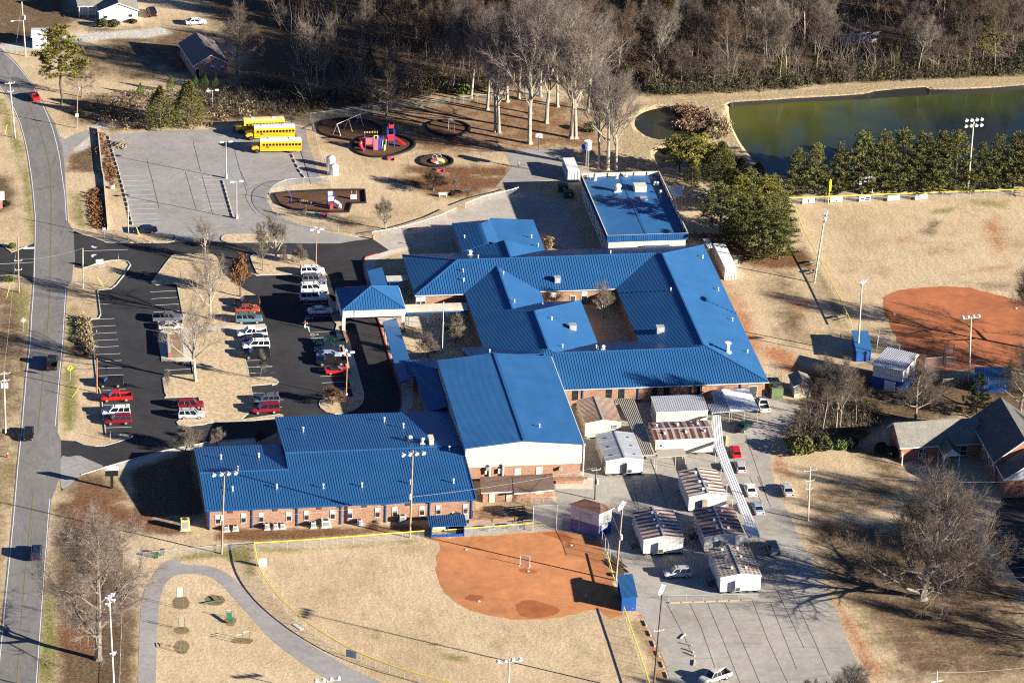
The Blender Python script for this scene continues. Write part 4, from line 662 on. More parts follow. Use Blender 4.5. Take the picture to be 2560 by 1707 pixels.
WQ = [XY(s, 2.7) for s in ('F3 730,425 880,412', 'F3 740,600 905,600', 'F3 775,970 945,960', 'F3 890,1310 1065,1295', 'F5 985,0 1155,0', 'F5 1330,860 1525,870')]; WF = [([WQ[i][0], WQ[i][1], WQ[i+1][1], WQ[i+1][0]], (WQ[i+1][0][0]-WQ[i][0][0], WQ[i+1][0][1]-WQ[i][0][1], 0)) for i in range(5)]; wq = XY('F5 1270,875 1525,870 1605,1095 1395,1105', 2.7); WF.append((wq, (wq[3][0]-wq[0][0], wq[3][1]-wq[0][1], 0)))
canopy('covered_walkway', 'long ribbed white walkway roof snaking past the parked cars and portable classrooms', XY('F3 730,425 740,600 775,970 890,1310 F5 985,0 1330,860 1270,875 1395,1105 1605,1095 1155,0 F3 945,960 905,600 880,412', 2.7), 2.7, .14, ['sheetwhite', 'galv'], XY('F3 745,470 760,760 800,1040 900,1330 F5 1010,60 1110,330 1210,600 1320,850 1410,1090 1590,1080 F3 870,450 930,900 1130,1500 F5 1250,260 1400,620', 2.7), 'galv', .42, (0, 1, 0), cat='walkway roof', ribh=.03, ribw=.07, faces=WF)
canopy('covered_walkway', 'tan ribbed walkway roof between the rusty cream portable and the grey ribbed portable', XY('F2 985,125 1345,115 1375,190 1510,560 1570,720 1740,1140 1500,1155 1290,660 1090,212 1015,212', 2.6), 2.6, .14, ['tanroof', 'tanroof'], XY('F2 1020,220 1360,200 1300,650 1400,900 1520,1140 1730,1130 1570,740 1450,400', 2.6), 'galv', .35, (0, 1, 0), cat='walkway roof', ribh=.07, ribw=.07)
canopy('covered_walkway', 'striped ribbed metal walkway roof between the ribbed portable and the white carport', XY('F3 715,-10 905,-40 1070,350 722,378 650,218 795,208', 2.7), 2.7, .14, ['galvroof', 'galv'], XY('F3 735,365 1050,345 660,230 900,0', 2.7), 'galv', .3, (.05, 1, 0), cat='walkway roof', ribh=.1, ribw=.1)
canopy('carport', 'flat white metal carport roof with tree shadows beside the white pickup', XY('C3 1912,410 2160,403 2255,600 1995,612', 2.5), 2.5, .15, ['sheetwhite', 'galv'], XY('C3 1930,420 2150,412 2240,595 2005,605 2080,410 2120,600', 2.5), 'galv', .3, (1, 0, 0), cat='carport', ribh=.02)
canopy('flat_canopy', 'flat weathered tan canopy on thin posts in front of the rust banded portable', XY('F2 1745,1040 2250,1025 2312,1150 1785,1190', 2.5), 2.5, .12, ['tanroof', 'tanroof'], XY('F2 1770,1180 2110,1160 2240,1040 2295,1145', 2.5), 'galv')
# ---- portable classrooms
def portable(label, x0, x1, y0, y1, ze, rise, ridge, rmat, wmat, zb=.55, ribsp=.75, vents=(), ac=True, extra=None, name='portable_classroom', shed=False):
    cx, cy = (x0+x1)/2, (y0+y1)/2; t = thing(name, label, 'classroom trailer', (cx, cy, 0), 0, None); a, b = (x1-x0)/2, (y1-y0)/2
    if shed: fs = [[V(-a, -b, ze), V(a, -b, ze), V(a, b, ze+rise), V(-a, b, ze+rise)]]; dd = [(0, 1, 0)]
    elif ridge == 'y': fs = [[V(-a, -b, ze), V(0, -b, ze+rise), V(0, b, ze+rise), V(-a, b, ze)], [V(0, -b, ze+rise), V(a, -b, ze), V(a, b, ze), V(0, b, ze+rise)]]; dd = [(1, 0, 0)]*2
    else: fs = [[V(-a, -b, ze), V(a, -b, ze), V(a, 0, ze+rise), V(-a, 0, ze+rise)], [V(-a, 0, ze+rise), V(a, 0, ze+rise), V(a, b, ze), V(-a, b, ze)]]; dd = [(0, 1, 0)]*2
    roof('roof', fs, [rmat, 'white2'], t, .12, ribsp, dd, .04, .03)
    mb = MB()
    if not shed: mb.bar((0, -b, ze+rise+.02) if ridge == 'y' else (-a, 0, ze+rise+.02), (0, b, ze+rise+.02) if ridge == 'y' else (a, 0, ze+rise+.02), .34, .06); mb.build('ridge_cap', 'galv', t)
    mb = MB(); w = .12; mb.prism([(-a+w, -b+w), (a-w, -b+w), (a-w, b-w), (-a+w, b-w)], zb, ze-.1)
    if shed: mb.add([(-a+w, -b+w, ze-.1), (-a+w, b-w, ze-.1), (-a+w, b-w, ze+rise-.12), (a-w, -b+w, ze-.1), (a-w, b-w, ze-.1), (a-w, b-w, ze+rise-.12)], [(0, 2, 1), (3, 4, 5)])
    elif ridge == 'y':
        for y in (-b+w, b-w): mb.add([(-a+w, y, ze-.1), (a-w, y, ze-.1), (0, y, ze+rise-.12)], [(0, 1, 2) if y < 0 else (2, 1, 0)])
    else:
        for x in (-a+w, a-w): mb.add([(x, -b+w, ze-.1), (x, b-w, ze-.1), (x, 0, ze+rise-.12)], [(2, 1, 0) if x < 0 else (0, 1, 2)])
    k = -a+.5
    while k < a-.2: mb.box((k, -b+w-.004, (zb+ze)/2-.1), (.04, .014, ze-zb-.2)); k += .6 if wmat == 'whitewall' else .4
    k = -b+.5
    while k < b-.2: mb.box((-a+w-.012, k, (zb+ze)/2-.1), (.03, .05, ze-zb-.2)); k += .6
    mb.build('wall', wmat, t)
    mb = MB()
    if zb > .2:
        for i in range(5):
            for y in (-b+.5, 0, b-.5): mb.box((-a+.6+i*(2*a-1.2)/4, y, zb/2), (.4, .4, zb))
        mb.box((0, 0, zb-.08), (2*a-.5, 2*b-.5, .12)); mb.build('pier', 'dgrey', t)
    if ac:
        mb = MB(); q = ac; mb.box((q, -b+w-.38, zb+1.25), (.95, .75, 1.75), 0, 0); mb.box((q, -b+w-.77, zb+.75), (.75, .04, .6), 0, 1); mb.build('air_conditioner', ['white2' if wmat == 'whitewall' and not extra else (extra or 'beige'), 'dgrey'], t)
    for vx, vy in vents: mb = MB(); z = ze+rise*(1-abs(vx)/a if ridge == 'y' else 1-abs(vy)/b); mb.box((vx, vy, z+.12), (.34, .34, .3)); mb.box((vx, vy, z+.3), (.42, .42, .06)); mb.build('roof_vent', 'white2', t)
    return t
p1 = portable('cream portable classroom with a heavily rusted roof close beside the gymnasium', 6.85, 13.75, -42.4, -32.6, 3.2, .62, 'y', 'rustA', 'cream', .2, .5, ac=False); window(p1, 2.1, -4.9+.12, 1.9, .9, .6, blind=0)
p2 = portable('white portable classroom with a smooth grey roof in front of the rusty cream portable', 8.0, 15.05, -57.75, -46.9, 3.2, .6, 'y', 'greyroof', 'whitewall', .55, 3, ac=.85, extra='white2'); 
for k in range(3):
    for s in (-1, 1): mb = MB(); z = 3.2+.6*(1-2.1/3.53)+.02; mb.sphere((s*2.0, -3.6+k*3.4, z), .34, 8, 4, sz=.25); mb.build('roof_patch', 'darkwood', p2)
mb = MB(); mb.box((-.1, -5.32, 1.75), (.75, .06, 2.2)); mb.build('vent_panel', 'metal', p2); window(p2, -3.42, -4.3, 1.6, .8, 1.1, 'x', -1, 0); door(p2, -3.42, -2.9, .6, .95, 2.05, 'x', -1, mat='dgrey')
portable('cream portable with a clean grey ribbed shed roof behind the rust banded portable', 20.75, 30.6, -39.0, -33.4, 3.2, .55, 'x', 'galvroof', 'cream', .1, .42, ac=False, shed=True)
p4 = portable('cream portable classroom with wide bands of brown rust across its roof', 18.4, 29.4, -50.65, -43.4, 3.4, .45, 'x', 'rustB', 'cream', .5, .6, ac=False, vents=[(-3.4, -1.7), (.6, -1.5), (4.1, -1.4), (-4.2, 1.7), (-.3, 1.7), (3.4, 1.7)]); mb = MB(); mb.box((-4.3, -3.52, 1.7), (1.2, .05, 1.9)); mb.build('door', 'cream', p4); mb = MB(); mb.box((-4.35, -3.58, 2.2), (.3, .06, .35)); mb.build('window', 'glass', p4)
p5 = portable('white portable with thin rust lines on its pale roof, touching the long walkway', W('F5', 300, 370, 3.3).x, W('F5', 1035, 395, 3.3).x, W('F5', 300, 375, 3.3).y, W('F3', 130, 1440, 3.3).y, 3.3, .62, 'y', 'rustF', 'whitewall', .45, 1.2, ac=-.6, extra='canvas', vents=[(-.7, 3), (-.7, -.5), (.7, -2), (-.6, -3.4)])
p6 = portable('white portable with red brown striped roof, nearest to the ballfield light pole', 9.3, 16.55, -88.2, -77.2, 3.35, .6, 'y', 'rustC', 'whitewall', .55, 1.2, ac=-.55, extra='beige', vents=[(-.5, 3.2), (.5, 3.1), (-.6, .6), (.45, .6), (-.5, -1.8), (.55, -1.9)])
p7 = portable('white portable with the darkest almost wholly rusted roof, middle of the front group', W('F5', 590, 1115, 3.3).x, W('F5', 1350, 1105, 3.3).x, W('F5', 590, 1110, 3.3).y, W('F5', 390, 605, 3.3).y, 3.3, .6, 'y', 'rustD', 'whitewall', .45, 1.2, ac=-.3, extra='metal', vents=[(-1, 3.5), (-.9, 0), (-1, -3), (1.2, 3.4), (1.1, .2), (1.0, -3.2)])
p8 = portable('white portable with rows of small rust spots on a grey roof, nearest the camera', W('D3', 1900, 608, 3.35).x, W('D3', 2285, 600, 3.35).x, W('D3', 1900, 606, 3.35).y, W('D3', 1800, 340, 3.35).y, 3.35, .6, 'y', 'rustE', 'whitewall', .5, 1.2, ac=-.6, extra='white2', vents=[(-1.5, 3.8), (1.2, 4), (-1.4, .8), (1.2, .9), (-1.2, -3), (1.3, -3)])
def stairs(label, x, y, n=4, w=1.4, dirx=-1):
    t = thing('wooden_steps', label, 'steps', (x, y, 0)); mb = MB()
    for i in range(n): mb.box((dirx*(.3+.3*i), 0, .55-.13*i), (.3, w, .05))
    mb.build('tread', 'darkwood', t); mb = MB()
    for s in (-1, 1): mb.bar((0, s*w/2, 1.5), (dirx*1.3, s*w/2, .95), .06); mb.bar((dirx*1.3, s*w/2, 0), (dirx*1.3, s*w/2, .95), .07); mb.bar((0, s*w/2, 0), (0, s*w/2, 1.5), .07)
    mb.build('handrail', 'darkwood', t)
stairs('dark wooden steps on the shaded side of the striped roof portable', 9.3, -84.5); stairs('dark wooden steps on the shaded side of the darkest rusted portable', p7.location.x-3.6, p7.location.y+1); stairs('dark wooden steps on the shaded side of the rust spotted portable', p8.location.x-3.6, p8.location.y-1.5)
# ---- brown roofed shed by the gym, press box, dugouts
sd = thing('brick_storage_shed', 'small brick storage building with two brown shingle roof sections below the gymnasium wall', 'shed', (-9.3, -64.5, 0)); o7 = Vector((9.3, 64.5, 0))
fs = [[V(-15.9, -66.6, 2.5), V(-10.0, -66.6, 2.5), V(-9.7, -62.2, 3.4), V(-15.5, -62.2, 3.4)], [V(-10.1, -67.3, 2.45), V(-2.8, -66.6, 2.5), V(-2.4, -62.2, 3.45), V(-9.7, -62.2, 3.45)]]
roof('roof', [[Vector(p)+o7 for p in f] for f in fs], ['brshingle', 'white2'], sd, .2)
mb = MB(); mb.prism([(-15.4+9.3, -65.6+64.5), (-3.0+9.3, -65.6+64.5), (-3.0+9.3, -62.5+64.5), (-15.4+9.3, -62.5+64.5)], 0, 2.45); mb.build('wall', 'brick', sd)
mb = MB(); q = onY('G2', 505, 370, -65.6); mb.box((q.x+9.3, -1.12, 1.7), (1.5, .06, .85)); mb.build('window', 'yel2', sd); door(sd, -13.7+9.3, -65.6+64.5, 0, 1.2, 2.1, mat='beige', frame='brick'); door(sd, -10.6+9.3, -65.6+64.5, 0, 1.2, 2.1, mat='beige', frame='brick')
def boxbuilding(name, label, cat, base, ze, rise, rmat, low, high, zsplit, overhang=.35, hip=True, slope_dir=None):
    """base: 4 ground corners counter-clockwise from front-left"""
    c = sum(base, Vector())/4; t = thing(name, label, cat, c); q = [b-c for b in base]
    mb = MB(); mb.prism([(p.x, p.y) for p in q], 0, zsplit, top=False); mb.build('lower_wall', low, t)
    mb = MB(); mb.prism([(p.x, p.y) for p in q], zsplit, ze-.15); mb.build('upper_wall', high, t)
    ev = [p+p.normalized()*overhang*1.4+Vector((0, 0, ze)) for p in q]
    if hip:
        m1 = (ev[0]+ev[3])/2; m2 = (ev[1]+ev[2])/2; l = (m2-m1); h = (ev[3]-ev[0]).length/2; k = min(.45, h/l.length*.8)
        a = m1+l*k+Vector((0, 0, rise)); b = m2-l*k+Vector((0, 0, rise)); fs = [[ev[0], ev[1], b, a], [ev[1], ev[2], b], [ev[2], ev[3], a, b], [ev[3], ev[0], a]]
    else:
        up = slope_dir; ev = [p+Vector((0, 0, rise if i in up else 0)) for i, p in enumerate(ev)]; fs = [ev]
    return t, q, fs
pb = [W('G2', 1060, 1050), W('G2', 1570, 1200), W('G2', 1800, 1100), W('G2', 1330, 960)]
t, q, fs = boxbuilding('press_box', 'two tone white over blue press box with a brown hipped roof behind home plate', 'press box', pb, 5.0, 1.0, None, 'bluewall', 'whitewall', 2.35)
roof('roof', fs, ['redshingle', 'white2'], t, .15)
mb = MB(); m_ = q[0].lerp(q[1], .56); d_ = (q[1]-q[0]).normalized(); n_ = Vector((d_.y, -d_.x, 0)); mb.box(m_+n_*.04+Vector((0, 0, 3.7)), (1.8, .1, .8), math.atan2(d_.y, d_.x)); mb.build('window', 'blind', t)
mb = MB(); m_ = q[1].lerp(q[2], .45); d_ = (q[2]-q[1]).normalized(); n_ = Vector((d_.y, -d_.x, 0)); mb.box(m_+n_*.05+Vector((0, 0, 1.9)), (1.6, .1, 1.3), math.atan2(d_.y, d_.x)); mb.build('service_hatch', 'white2', t)
def dugout(label, base, ze, zh, front, writing=None):
    c = sum(base, Vector())/4; t = thing('dugout', label, 'dugout', c); q = [b-c for b in base]; mb = MB()
    for i in range(4):
        a, b = q[i], q[(i+1) % 4]; za, zb_ = (zh if i in front else ze), (zh if (i+1) % 4 in front else ze)
        if i == front[0]: a2, b2 = a, b; mb.prism([a, b, b+(b-a).normalized().cross(Vector((0, 0, 1)))*-.15, a+(b-a).normalized().cross(Vector((0, 0, 1)))*-.15], 0, .5); continue
        mb.add([a, b, b+Vector((0, 0, zb_)), a+Vector((0, 0, za))], [(0, 1, 2, 3)]); n = (b-a).normalized().cross(Vector((0, 0, 1)))*-.12; mb.add([a+n, b+n, b+n+Vector((0, 0, zb_)), a+n+Vector((0, 0, za))], [(3, 2, 1, 0)])
    mb.build('wall', 'bluewall', t)
    ev = [p+p.normalized()*.5+Vector((0, 0, (zh if i in front else ze)+.08)) for i, p in enumerate(q)]; d = q[(front[0]+1) % 4]-q[(front[0]+2) % 4]
    roof('roof', [ev], BR, t, .14, .38, [d], .05, .05)
    mb = MB(); a, b = q[(front[0]+2) % 4], q[(front[0]+3) % 4]; inn = -(((a+b)/2).normalized())*.5; mb.bar(a+inn+Vector((0, 0, .45)), b+inn+Vector((0, 0, .45)), .35, .06); mb.build('bench', 'timber', t)
    for k in (0, .5, 1):
        mb = MB(); p = q[front[0]].lerp(q[front[1]], k); mb.box(p+Vector((0, 0, zh/2)), (.14, .14, zh)); mb.build('post', 'bluewall', t)
    return t, q
b1 = [W('G1', 570, 1555), W('G1', 1165, 1530), W('G1', 1130, 1330), W('G1', 520, 1360)]
dg, q = dugout('blue dugout with bench and open front along the upper side of the softball infield', b1, 2.0, 2.2, (0, 1))
mb = MB(); mb.bar(q[0].lerp(q[1], .03)+Vector((0, -.15, 1.85)), q[0].lerp(q[1], .42)+Vector((0, -.15, 1.85)), .05, .42); mb.build('sign', 'white2', dg)
b2 = [W('D3', 1000, 912), W('D3', 1128, 908), W('D3', 1085, 720), W('D3', 965, 730)]
dugout('blue dugout with a sloping ribbed roof beside the concrete yard and softball field', b2, 2.9, 2.6, (3, 0))
b3 = [W('B4', 800, 1730), W('B4', 930, 1720), W('B4', 900, 1560), W('B4', 765, 1565)]
dg3, q = dugout('small blue dugout with a plain flat roof on the edge of the baseball field', b3, 2.5, 2.3, (1, 2)); mb = MB(); mb.bar(q[0].lerp(q[1], .45)+Vector((0, -.03, 1.7)), q[0].lerp(q[1], .75)+Vector((0, -.03, 1.7)), .06, .35); mb.build('window', 'glass', dg3)
b4 = [W('C4', 1890, 440), W('C4', 2190, 440), W('C4', 2190, 330), W('C4', 1890, 330)]
dugout('long blue dugout in tree shade below the baseball infield', b4, 2.4, 2.6, (2, 3))
# concession stand by baseball field (white over blue, mono-pitch metal roof)
bs = [W('C4', 945, 390), W('C4', 1215, 450), W('C4', 1335, 330), W('C4', 1080, 270)]
t, q, fs = boxbuilding('concession_stand', 'two storey white and blue stand with a ribbed metal roof beside the baseball infield', 'building', bs, 4.9, .5, None, 'bluewall', 'whitewall', 2.3, .4, False, (2, 3))
roof('roof', fs, ['galvroof', 'white2'], t, .15, .4, [q[3]-q[0]], .04, .04)
mb = MB(); m_ = q[1].lerp(q[2], .55); d_ = (q[2]-q[1]).normalized(); n_ = Vector((d_.y, -d_.x, 0)); mb.box(m_+n_*.04+Vector((0, 0, 4.0)), (.7, .1, .5), math.atan2(d_.y, d_.x)); mb.build('window', 'glass', t)
mb = MB(); m_ = q[0].lerp(q[1], .6); d_ = (q[1]-q[0]).normalized(); n_ = Vector((d_.y, -d_.x, 0)); mb.box(m_+n_*.04+Vector((0, 0, 1.05)), (2.2, .1, 2.0), math.atan2(d_.y, d_.x)); mb.build('door', 'white2', t)
# ---- gabled houses
def house(name, label, cat, fl, fr, depth, ze, rise, rmat, wmat, axis='long', trim='white2', over=.35, wins=(), doors=(), porch=None):
    """fl, fr: ground corners of the front wall; gable roof, ridge parallel to the front ('long') or across it"""
    d = (fr-fl); w = d.length; rz = math.atan2(d.y, d.x); t = thing(name, label, cat, (fl+fr)/2, rz); a = w/2; b = depth
    A_, B0, B1 = a+over, -over, b+over
    if axis == 'long': fs = [[V(-A_, B0, ze), V(A_, B0, ze), V(A_, b/2, ze+rise), V(-A_, b/2, ze+rise)], [V(-A_, b/2, ze+rise), V(A_, b/2, ze+rise), V(A_, B1, ze), V(-A_, B1, ze)]]
    else: fs = [[V(-A_, B0, ze), V(0, B0, ze+rise), V(0, B1, ze+rise), V(-A_, B1, ze)], [V(0, B0, ze+rise), V(A_, B0, ze), V(A_, B1, ze), V(0, B1, ze+rise)]]
    roof('roof', fs, [rmat, trim], t, .2)
    mb = MB(); mb.prism([(-a, 0), (a, 0), (a, b), (-a, b)], 0, ze-.15)
    if axis == 'long':
        for x in (-a, a): mb.add([(x, 0, ze-.15), (x, b, ze-.15), (x, b/2, ze+rise-.28)], [(2, 1, 0) if x < 0 else (0, 1, 2)])
    else:
        for y in (0, b): mb.add([(-a, y, ze-.15), (a, y, ze-.15), (0, y, ze+rise-.28)], [(0, 1, 2) if y == 0 else (2, 1, 0)])
    mb.build('wall', wmat, t)
    for x, z, ww, hh in wins: window(t, x, 0, z, ww, hh, blind=.5)
    for x, ww in doors: door(t, x, 0, 0, ww, 2.1, mat='black')
    return t
hw = house('white_house', 'white house with a grey gabled roof and bright gable wall by the gravel drive', 'house', W('A1', 905, 210), W('A1', 1255, 200), 9, 2.9, 1.9, 'shingle', 'whitewall', 'across', wins=((-2.9, 1.0, .9, 1.3), (2.7, 1.2, .9, 1.3)))
fs = [[V(-9.0, 3.2, 2.9), V(-1, 3.2, 2.9), V(-2.4, 7.0, 4.9), V(-9.4, 7.0, 4.9)], [V(-9.4, 7.0, 4.9), V(-2.4, 7.0, 4.9), V(-2.4, 11, 2.9), V(-9.4, 11, 2.9)]]
roof('side_roof', fs, ['shingle', 'white2'], hw, .2); mb = MB(); mb.prism([(-8.2, 5.0), (-3.2, 5.0), (-3.2, 10.5), (-8.2, 10.5)], 0, 2.75); mb.build('side_wall', 'whitewall', hw)
for x in (-8.6, -6.6, -4.9): mb = MB(); mb.box((x, 3.6, 1.35), (.18, .18, 2.7)); mb.build('post', 'white2', hw)
hp = house('brick_house', 'boarded up pink brick house with a dark grey shingle roof among bare trees', 'house', W('A1', 1770, 715), W('A1', 2070, 690), 13.5, 3.0, 2.3, 'pshingle', 'pinkbrick', 'across', wins=((.4, 1.7, .8, .9), (2.6, 1.4, .8, 1.1)), doors=((-3.0, 1.0),))
hs = house('small_white_house', 'small white cottage with a brown hipped roof half hidden in the woods', 'house', W('A4', 690, 415), W('A4', 1010, 385), 8, 2.8, 1.7, 'brshingle', 'whitewall', wins=((-2.9, .9, .9, 1.3), (1.2, .9, .8, 1.2), (3.9, .9, .7, 1.2)))
mb = MB(); mb.box((-.2, 3.2, 4.6), (.5, .5, 1.8)); mb.build('chimney', 'dgrey', hs)
sh = house('white_shed', 'plain white shed with a sloping roof by the road behind the pine', 'shed', W('A1', 298, 445), W('A1', 425, 445), 5, 2.9, .5, 'white2', 'white2')
gs = house('garden_shed', 'small beige garden shed with a grey gable roof beside the green machines', 'shed', W('C4', 238, 490), W('C4', 385, 485), 4.5, 2.5, .8, 'shingle', 'beige', 'across')
ch = thing('brick_church', 'brick church with a steep dark shingle roof, long grey side wing and white trim', 'church', (76, -60, 0)); o8 = Vector((-76, 60, 0))
def OO(fs): return [[Vector(p)+o8 for p in f] for f in fs]
roof('wing_roof', OO([[V(62.6, -56.9, 2.95), V(78.4, -56.2, 2.95), V(78.4, -51.9, 6.05), V(62.2, -52.6, 6.05)], [V(62.2, -52.6, 6.05), V(78.4, -51.9, 6.05), V(78.4, -47.4, 2.95), V(62.2, -48.2, 2.95)]]), ['shingle', 'white2'], ch, .2)
roof('hall_roof', OO([[V(77.3, -67.2, 4.6), V(82.9, -67.2, 8.9), V(82.9, -49.5, 8.9), V(77.3, -49.5, 4.6)], [V(82.9, -67.2, 8.9), V(88.5, -67.2, 4.6), V(88.5, -49.5, 4.6), V(82.9, -49.5, 8.9)]]), ['dshingle', 'white2'], ch, .25)
roof('porch_roof', OO([[V(77.9, -72.6, 3.9), V(82.9, -72.6, 7.2), V(82.9, -67, 7.2), V(77.9, -67, 3.9)], [V(82.9, -72.6, 7.2), V(88, -72.6, 3.9), V(88, -67, 3.9), V(82.9, -67, 7.2)]]), ['dshingle', 'white2'], ch, .35)
roof('entry_roof', OO([[V(69.9, -60.2, 2.7), V(71.5, -60.2, 4.1), V(71.5, -55.3, 4.1), V(69.9, -55.3, 2.7)], [V(71.5, -60.2, 4.1), V(73.2, -60.2, 2.7), V(73.2, -55.3, 2.7), V(71.5, -55.3, 4.1)]]), ['dshingle', 'white2'], ch, .18)
mb = MB(); mb.prism([(63-76, -56.4+60), (78.2-76, -55.8+60), (78.2-76, -48+60), (62.8-76, -48.6+60)], 0, 2.75); mb.add([(63-76, -56.4+60, 2.75), (62.8-76, -48.6+60, 2.75), (62.6-76, -52.6+60, 5.8)], [(0, 2, 1)])
mb.prism([(77.9-76, -66.8+60), (87.9-76, -66.8+60), (87.9-76, -50+60), (77.9-76, -50+60)], 0, 4.45); mb.prism([(78.4-76, -72.2+60), (87.4-76, -72.2+60), (87.4-76, -66.9+60), (78.4-76, -66.9+60)], 0, 3.6)
mb.add([(77.9-76, -66.85+60, 4.4), (87.9-76, -66.85+60, 4.4), (82.9-76, -66.85+60, 8.6)], [(0, 1, 2)]); mb.build('wall', 'brick2', ch)
mb = MB(); mb.add([(70-76, -60.1+60, 2.55), (73.1-76, -60.1+60, 2.55), (71.5-76, -60.1+60, 3.9)], [(0, 1, 2)]); mb.add([(78.2-76, -72.5+60, 3.6), (87.7-76, -72.5+60, 3.6), (82.9-76, -72.5+60, 6.8)], [(0, 1, 2)]); mb.build('gable_trim', 'white2', ch)
for x, y in ((70.1, -60), (73, -60), (62.9, -58)): mb = MB(); mb.box((x-76, y+60, 1.3), (.16, .16, 2.6)); mb.build('post', 'white2', ch)
for u in (390, 775): q = onY('G6', u, 450, -56.2); window(ch, q.x-76, -56.5+60 if u < 500 else -56.05+60, .6, 1.3, 1.8, blind=0)
for y in (-58.5, -61.8, -65.2): window(ch, 77.9-76, y+60, 1.2, 1.0, 2.2, 'x', -1, .3)
window(ch, 62.95-76, -54.5+60, .9, .8, 1.3, 'x', -1, 0); window(ch, 62.9-76, -51.5+60, 3.2, .7, 1.2, 'x', -1, 0); door(ch, 71.5-76, -56.1+60, 0, 1.2, 2.2, mat='white2')
# ---- shipping containers and awning sheds
def container(label, c, L_, rz, mat='white2'):
    t = thing('storage_container', label, 'container', c, rz); mb = MB(); mb.box((0, 0, 1.3), (2.44, L_, 2.5)); k = -L_/2+.2
    while k < L_/2: mb.box((-1.23, k, 1.3), (.06, .12, 2.3)); mb.box((1.23, k, 1.3), (.06, .12, 2.3)); mb.box((0, k, 2.56), (2.3, .12, .03)); k += .35
    mb.build('body', mat, t); mb = MB()
    for x in (-.9, -.3, .3, .9): mb.box((x, -L_/2-.04, 1.3), (.05, .06, 2.3))
    mb.box((0, -L_/2-.02, 1.3), (.04, .03, 2.4)); mb.build('door_bar', 'metal', t); return t
container('long white storage container along the east edge of the classroom building', W('B3', 1950, 880)+Vector((-.2, .6, 0)), 12.2, 0.0)
container('white storage container end on behind the metal building', W('B3', 580, 110)+Vector((-.3, 4.6, 0)), 7, 0.0)
canopy('awning', 'small white ribbed awning roof behind the white storage container', XY('B3 1740,605 1790,600 1845,690 1790,692', 2.4), 2.4, .1, ['white2', 'galv'], XY('B3 1795,690 1840,688', 2.4), 'galv', .4, (0, 1, 0), cat='awning')
canopy('awning', 'pale sheet metal lean to in the shade beside the metal building and pines', XY('B3 1415,125 1555,130 1560,215 1480,240', 2.2), 2.2, .12, ['white2', 'galv'], XY('B3 1440,150 1540,150 1550,210 1490,230', 2.2), 'galv', cat='awning')
tw = thing('siren_tower', 'white siren drum on a lattice mast behind the metal building', 'siren', W('A3', 660, 1600)+Vector((0, -2.6, 0)))
mb = MB()
for x in (-.3, .3):
    for y in (-.3, .3): mb.tube([(x, y, 0), (x*.7, y*.7, 7)], .035, 5)
for k in range(11): z = .5+k*.6; mb.bar((-.3, -.3, z), (.3, -.3, z+.6), .03); mb.bar((.3, .3, z), (-.3, .3, z+.6), .03); mb.bar((-.3, -.3, z), (-.3, .3, z+.6), .03)
mb.build('mast', 'galv', tw); mb = MB(); mb.tube([(0, 0, 7), (0, 0, 8.9)], [.7, .85], 14); mb.build('siren', 'white2', tw); mb = MB(); mb.tube([(-.7, -.5, 7.9), (-1.1, -.8, 7.95)], [.55, .6], 14); mb.build('speaker', 'bluewall', tw)
# ================================================================ VEHICLES
PAINT = dict(navy=(.012, .018, .045), black=(.012, .012, .014), red=(.52, .012, .014), white=(.78, .78, .78), darkred=(.17, .008, .018), silver=(.42, .43, .46), teal=(.09, .15, .19), grey=(.10, .11, .14), darkgreen=(.005, .028, .024), orange=(.30, .055, .015), champagne=(.50, .46, .41), bluesilver=(.28, .34, .46), offwhite=(.72, .72, .74))
for k_, c_ in PAINT.items(): MT['p_'+k_] = paint('paint_'+k_, c_)
MT['bus'] = paint('bus_yellow', (.80, .42, .012)); MT['busold'] = paint('faded_bus_yellow', (.80, .55, .22)); MT['lens'] = M('lamp_lens', (.85, .85, .82), rough=.1); MT['tail'] = M('tail_lens', (.45, .01, .01), rough=.2); MT['rim'] = M('wheel_rim', (.55, .55, .56), rough=.3, metal=.6); MT['dglass'] = glassy('dark_glass', (.012, .016, .02))
def wheel(t, x, y, r=.36, w=.24, rim='rim'):
    mb = MB(); mb.tube([(x, y-w/2, r), (x, y-w/4, r), (x, y+w/4, r), (x, y+w/2, r)], [r*.9, r, r, r*.9], 14); o = mb.build('wheel', 'rubber', t)
    mb = MB(); mb.tube([(x, y-w/2-.015, r), (x, y+w/2+.015, r)], r*.6, 10); mb.build('rim', rim, o)
def loft(mb, st, m=0):
    n = 8; vs = []
    for x, zt, w, zb in st: vs += [Vector((x, s*a*w, z)) for s, a, z in ((-1, .88, zb), (-1, 1, zb+.22), (-1, 1, zt-.14), (-1, .84, zt), (1, .84, zt), (1, 1, zt-.14), (1, 1, zb+.22), (1, .88, zb))]
    fs = [(i*n+k, i*n+(k+1) % n, (i+1)*n+(k+1) % n, (i+1)*n+k) for i in range(len(st)-1) for k in range(n)]
    fs = [f[::-1] for f in fs] if st[0][0] < st[-1][0] else fs
    fs += [tuple(range(n)), tuple(range((len(st)-1)*n+n-1, (len(st)-1)*n-1, -1))]; return mb.add(vs, fs, m)
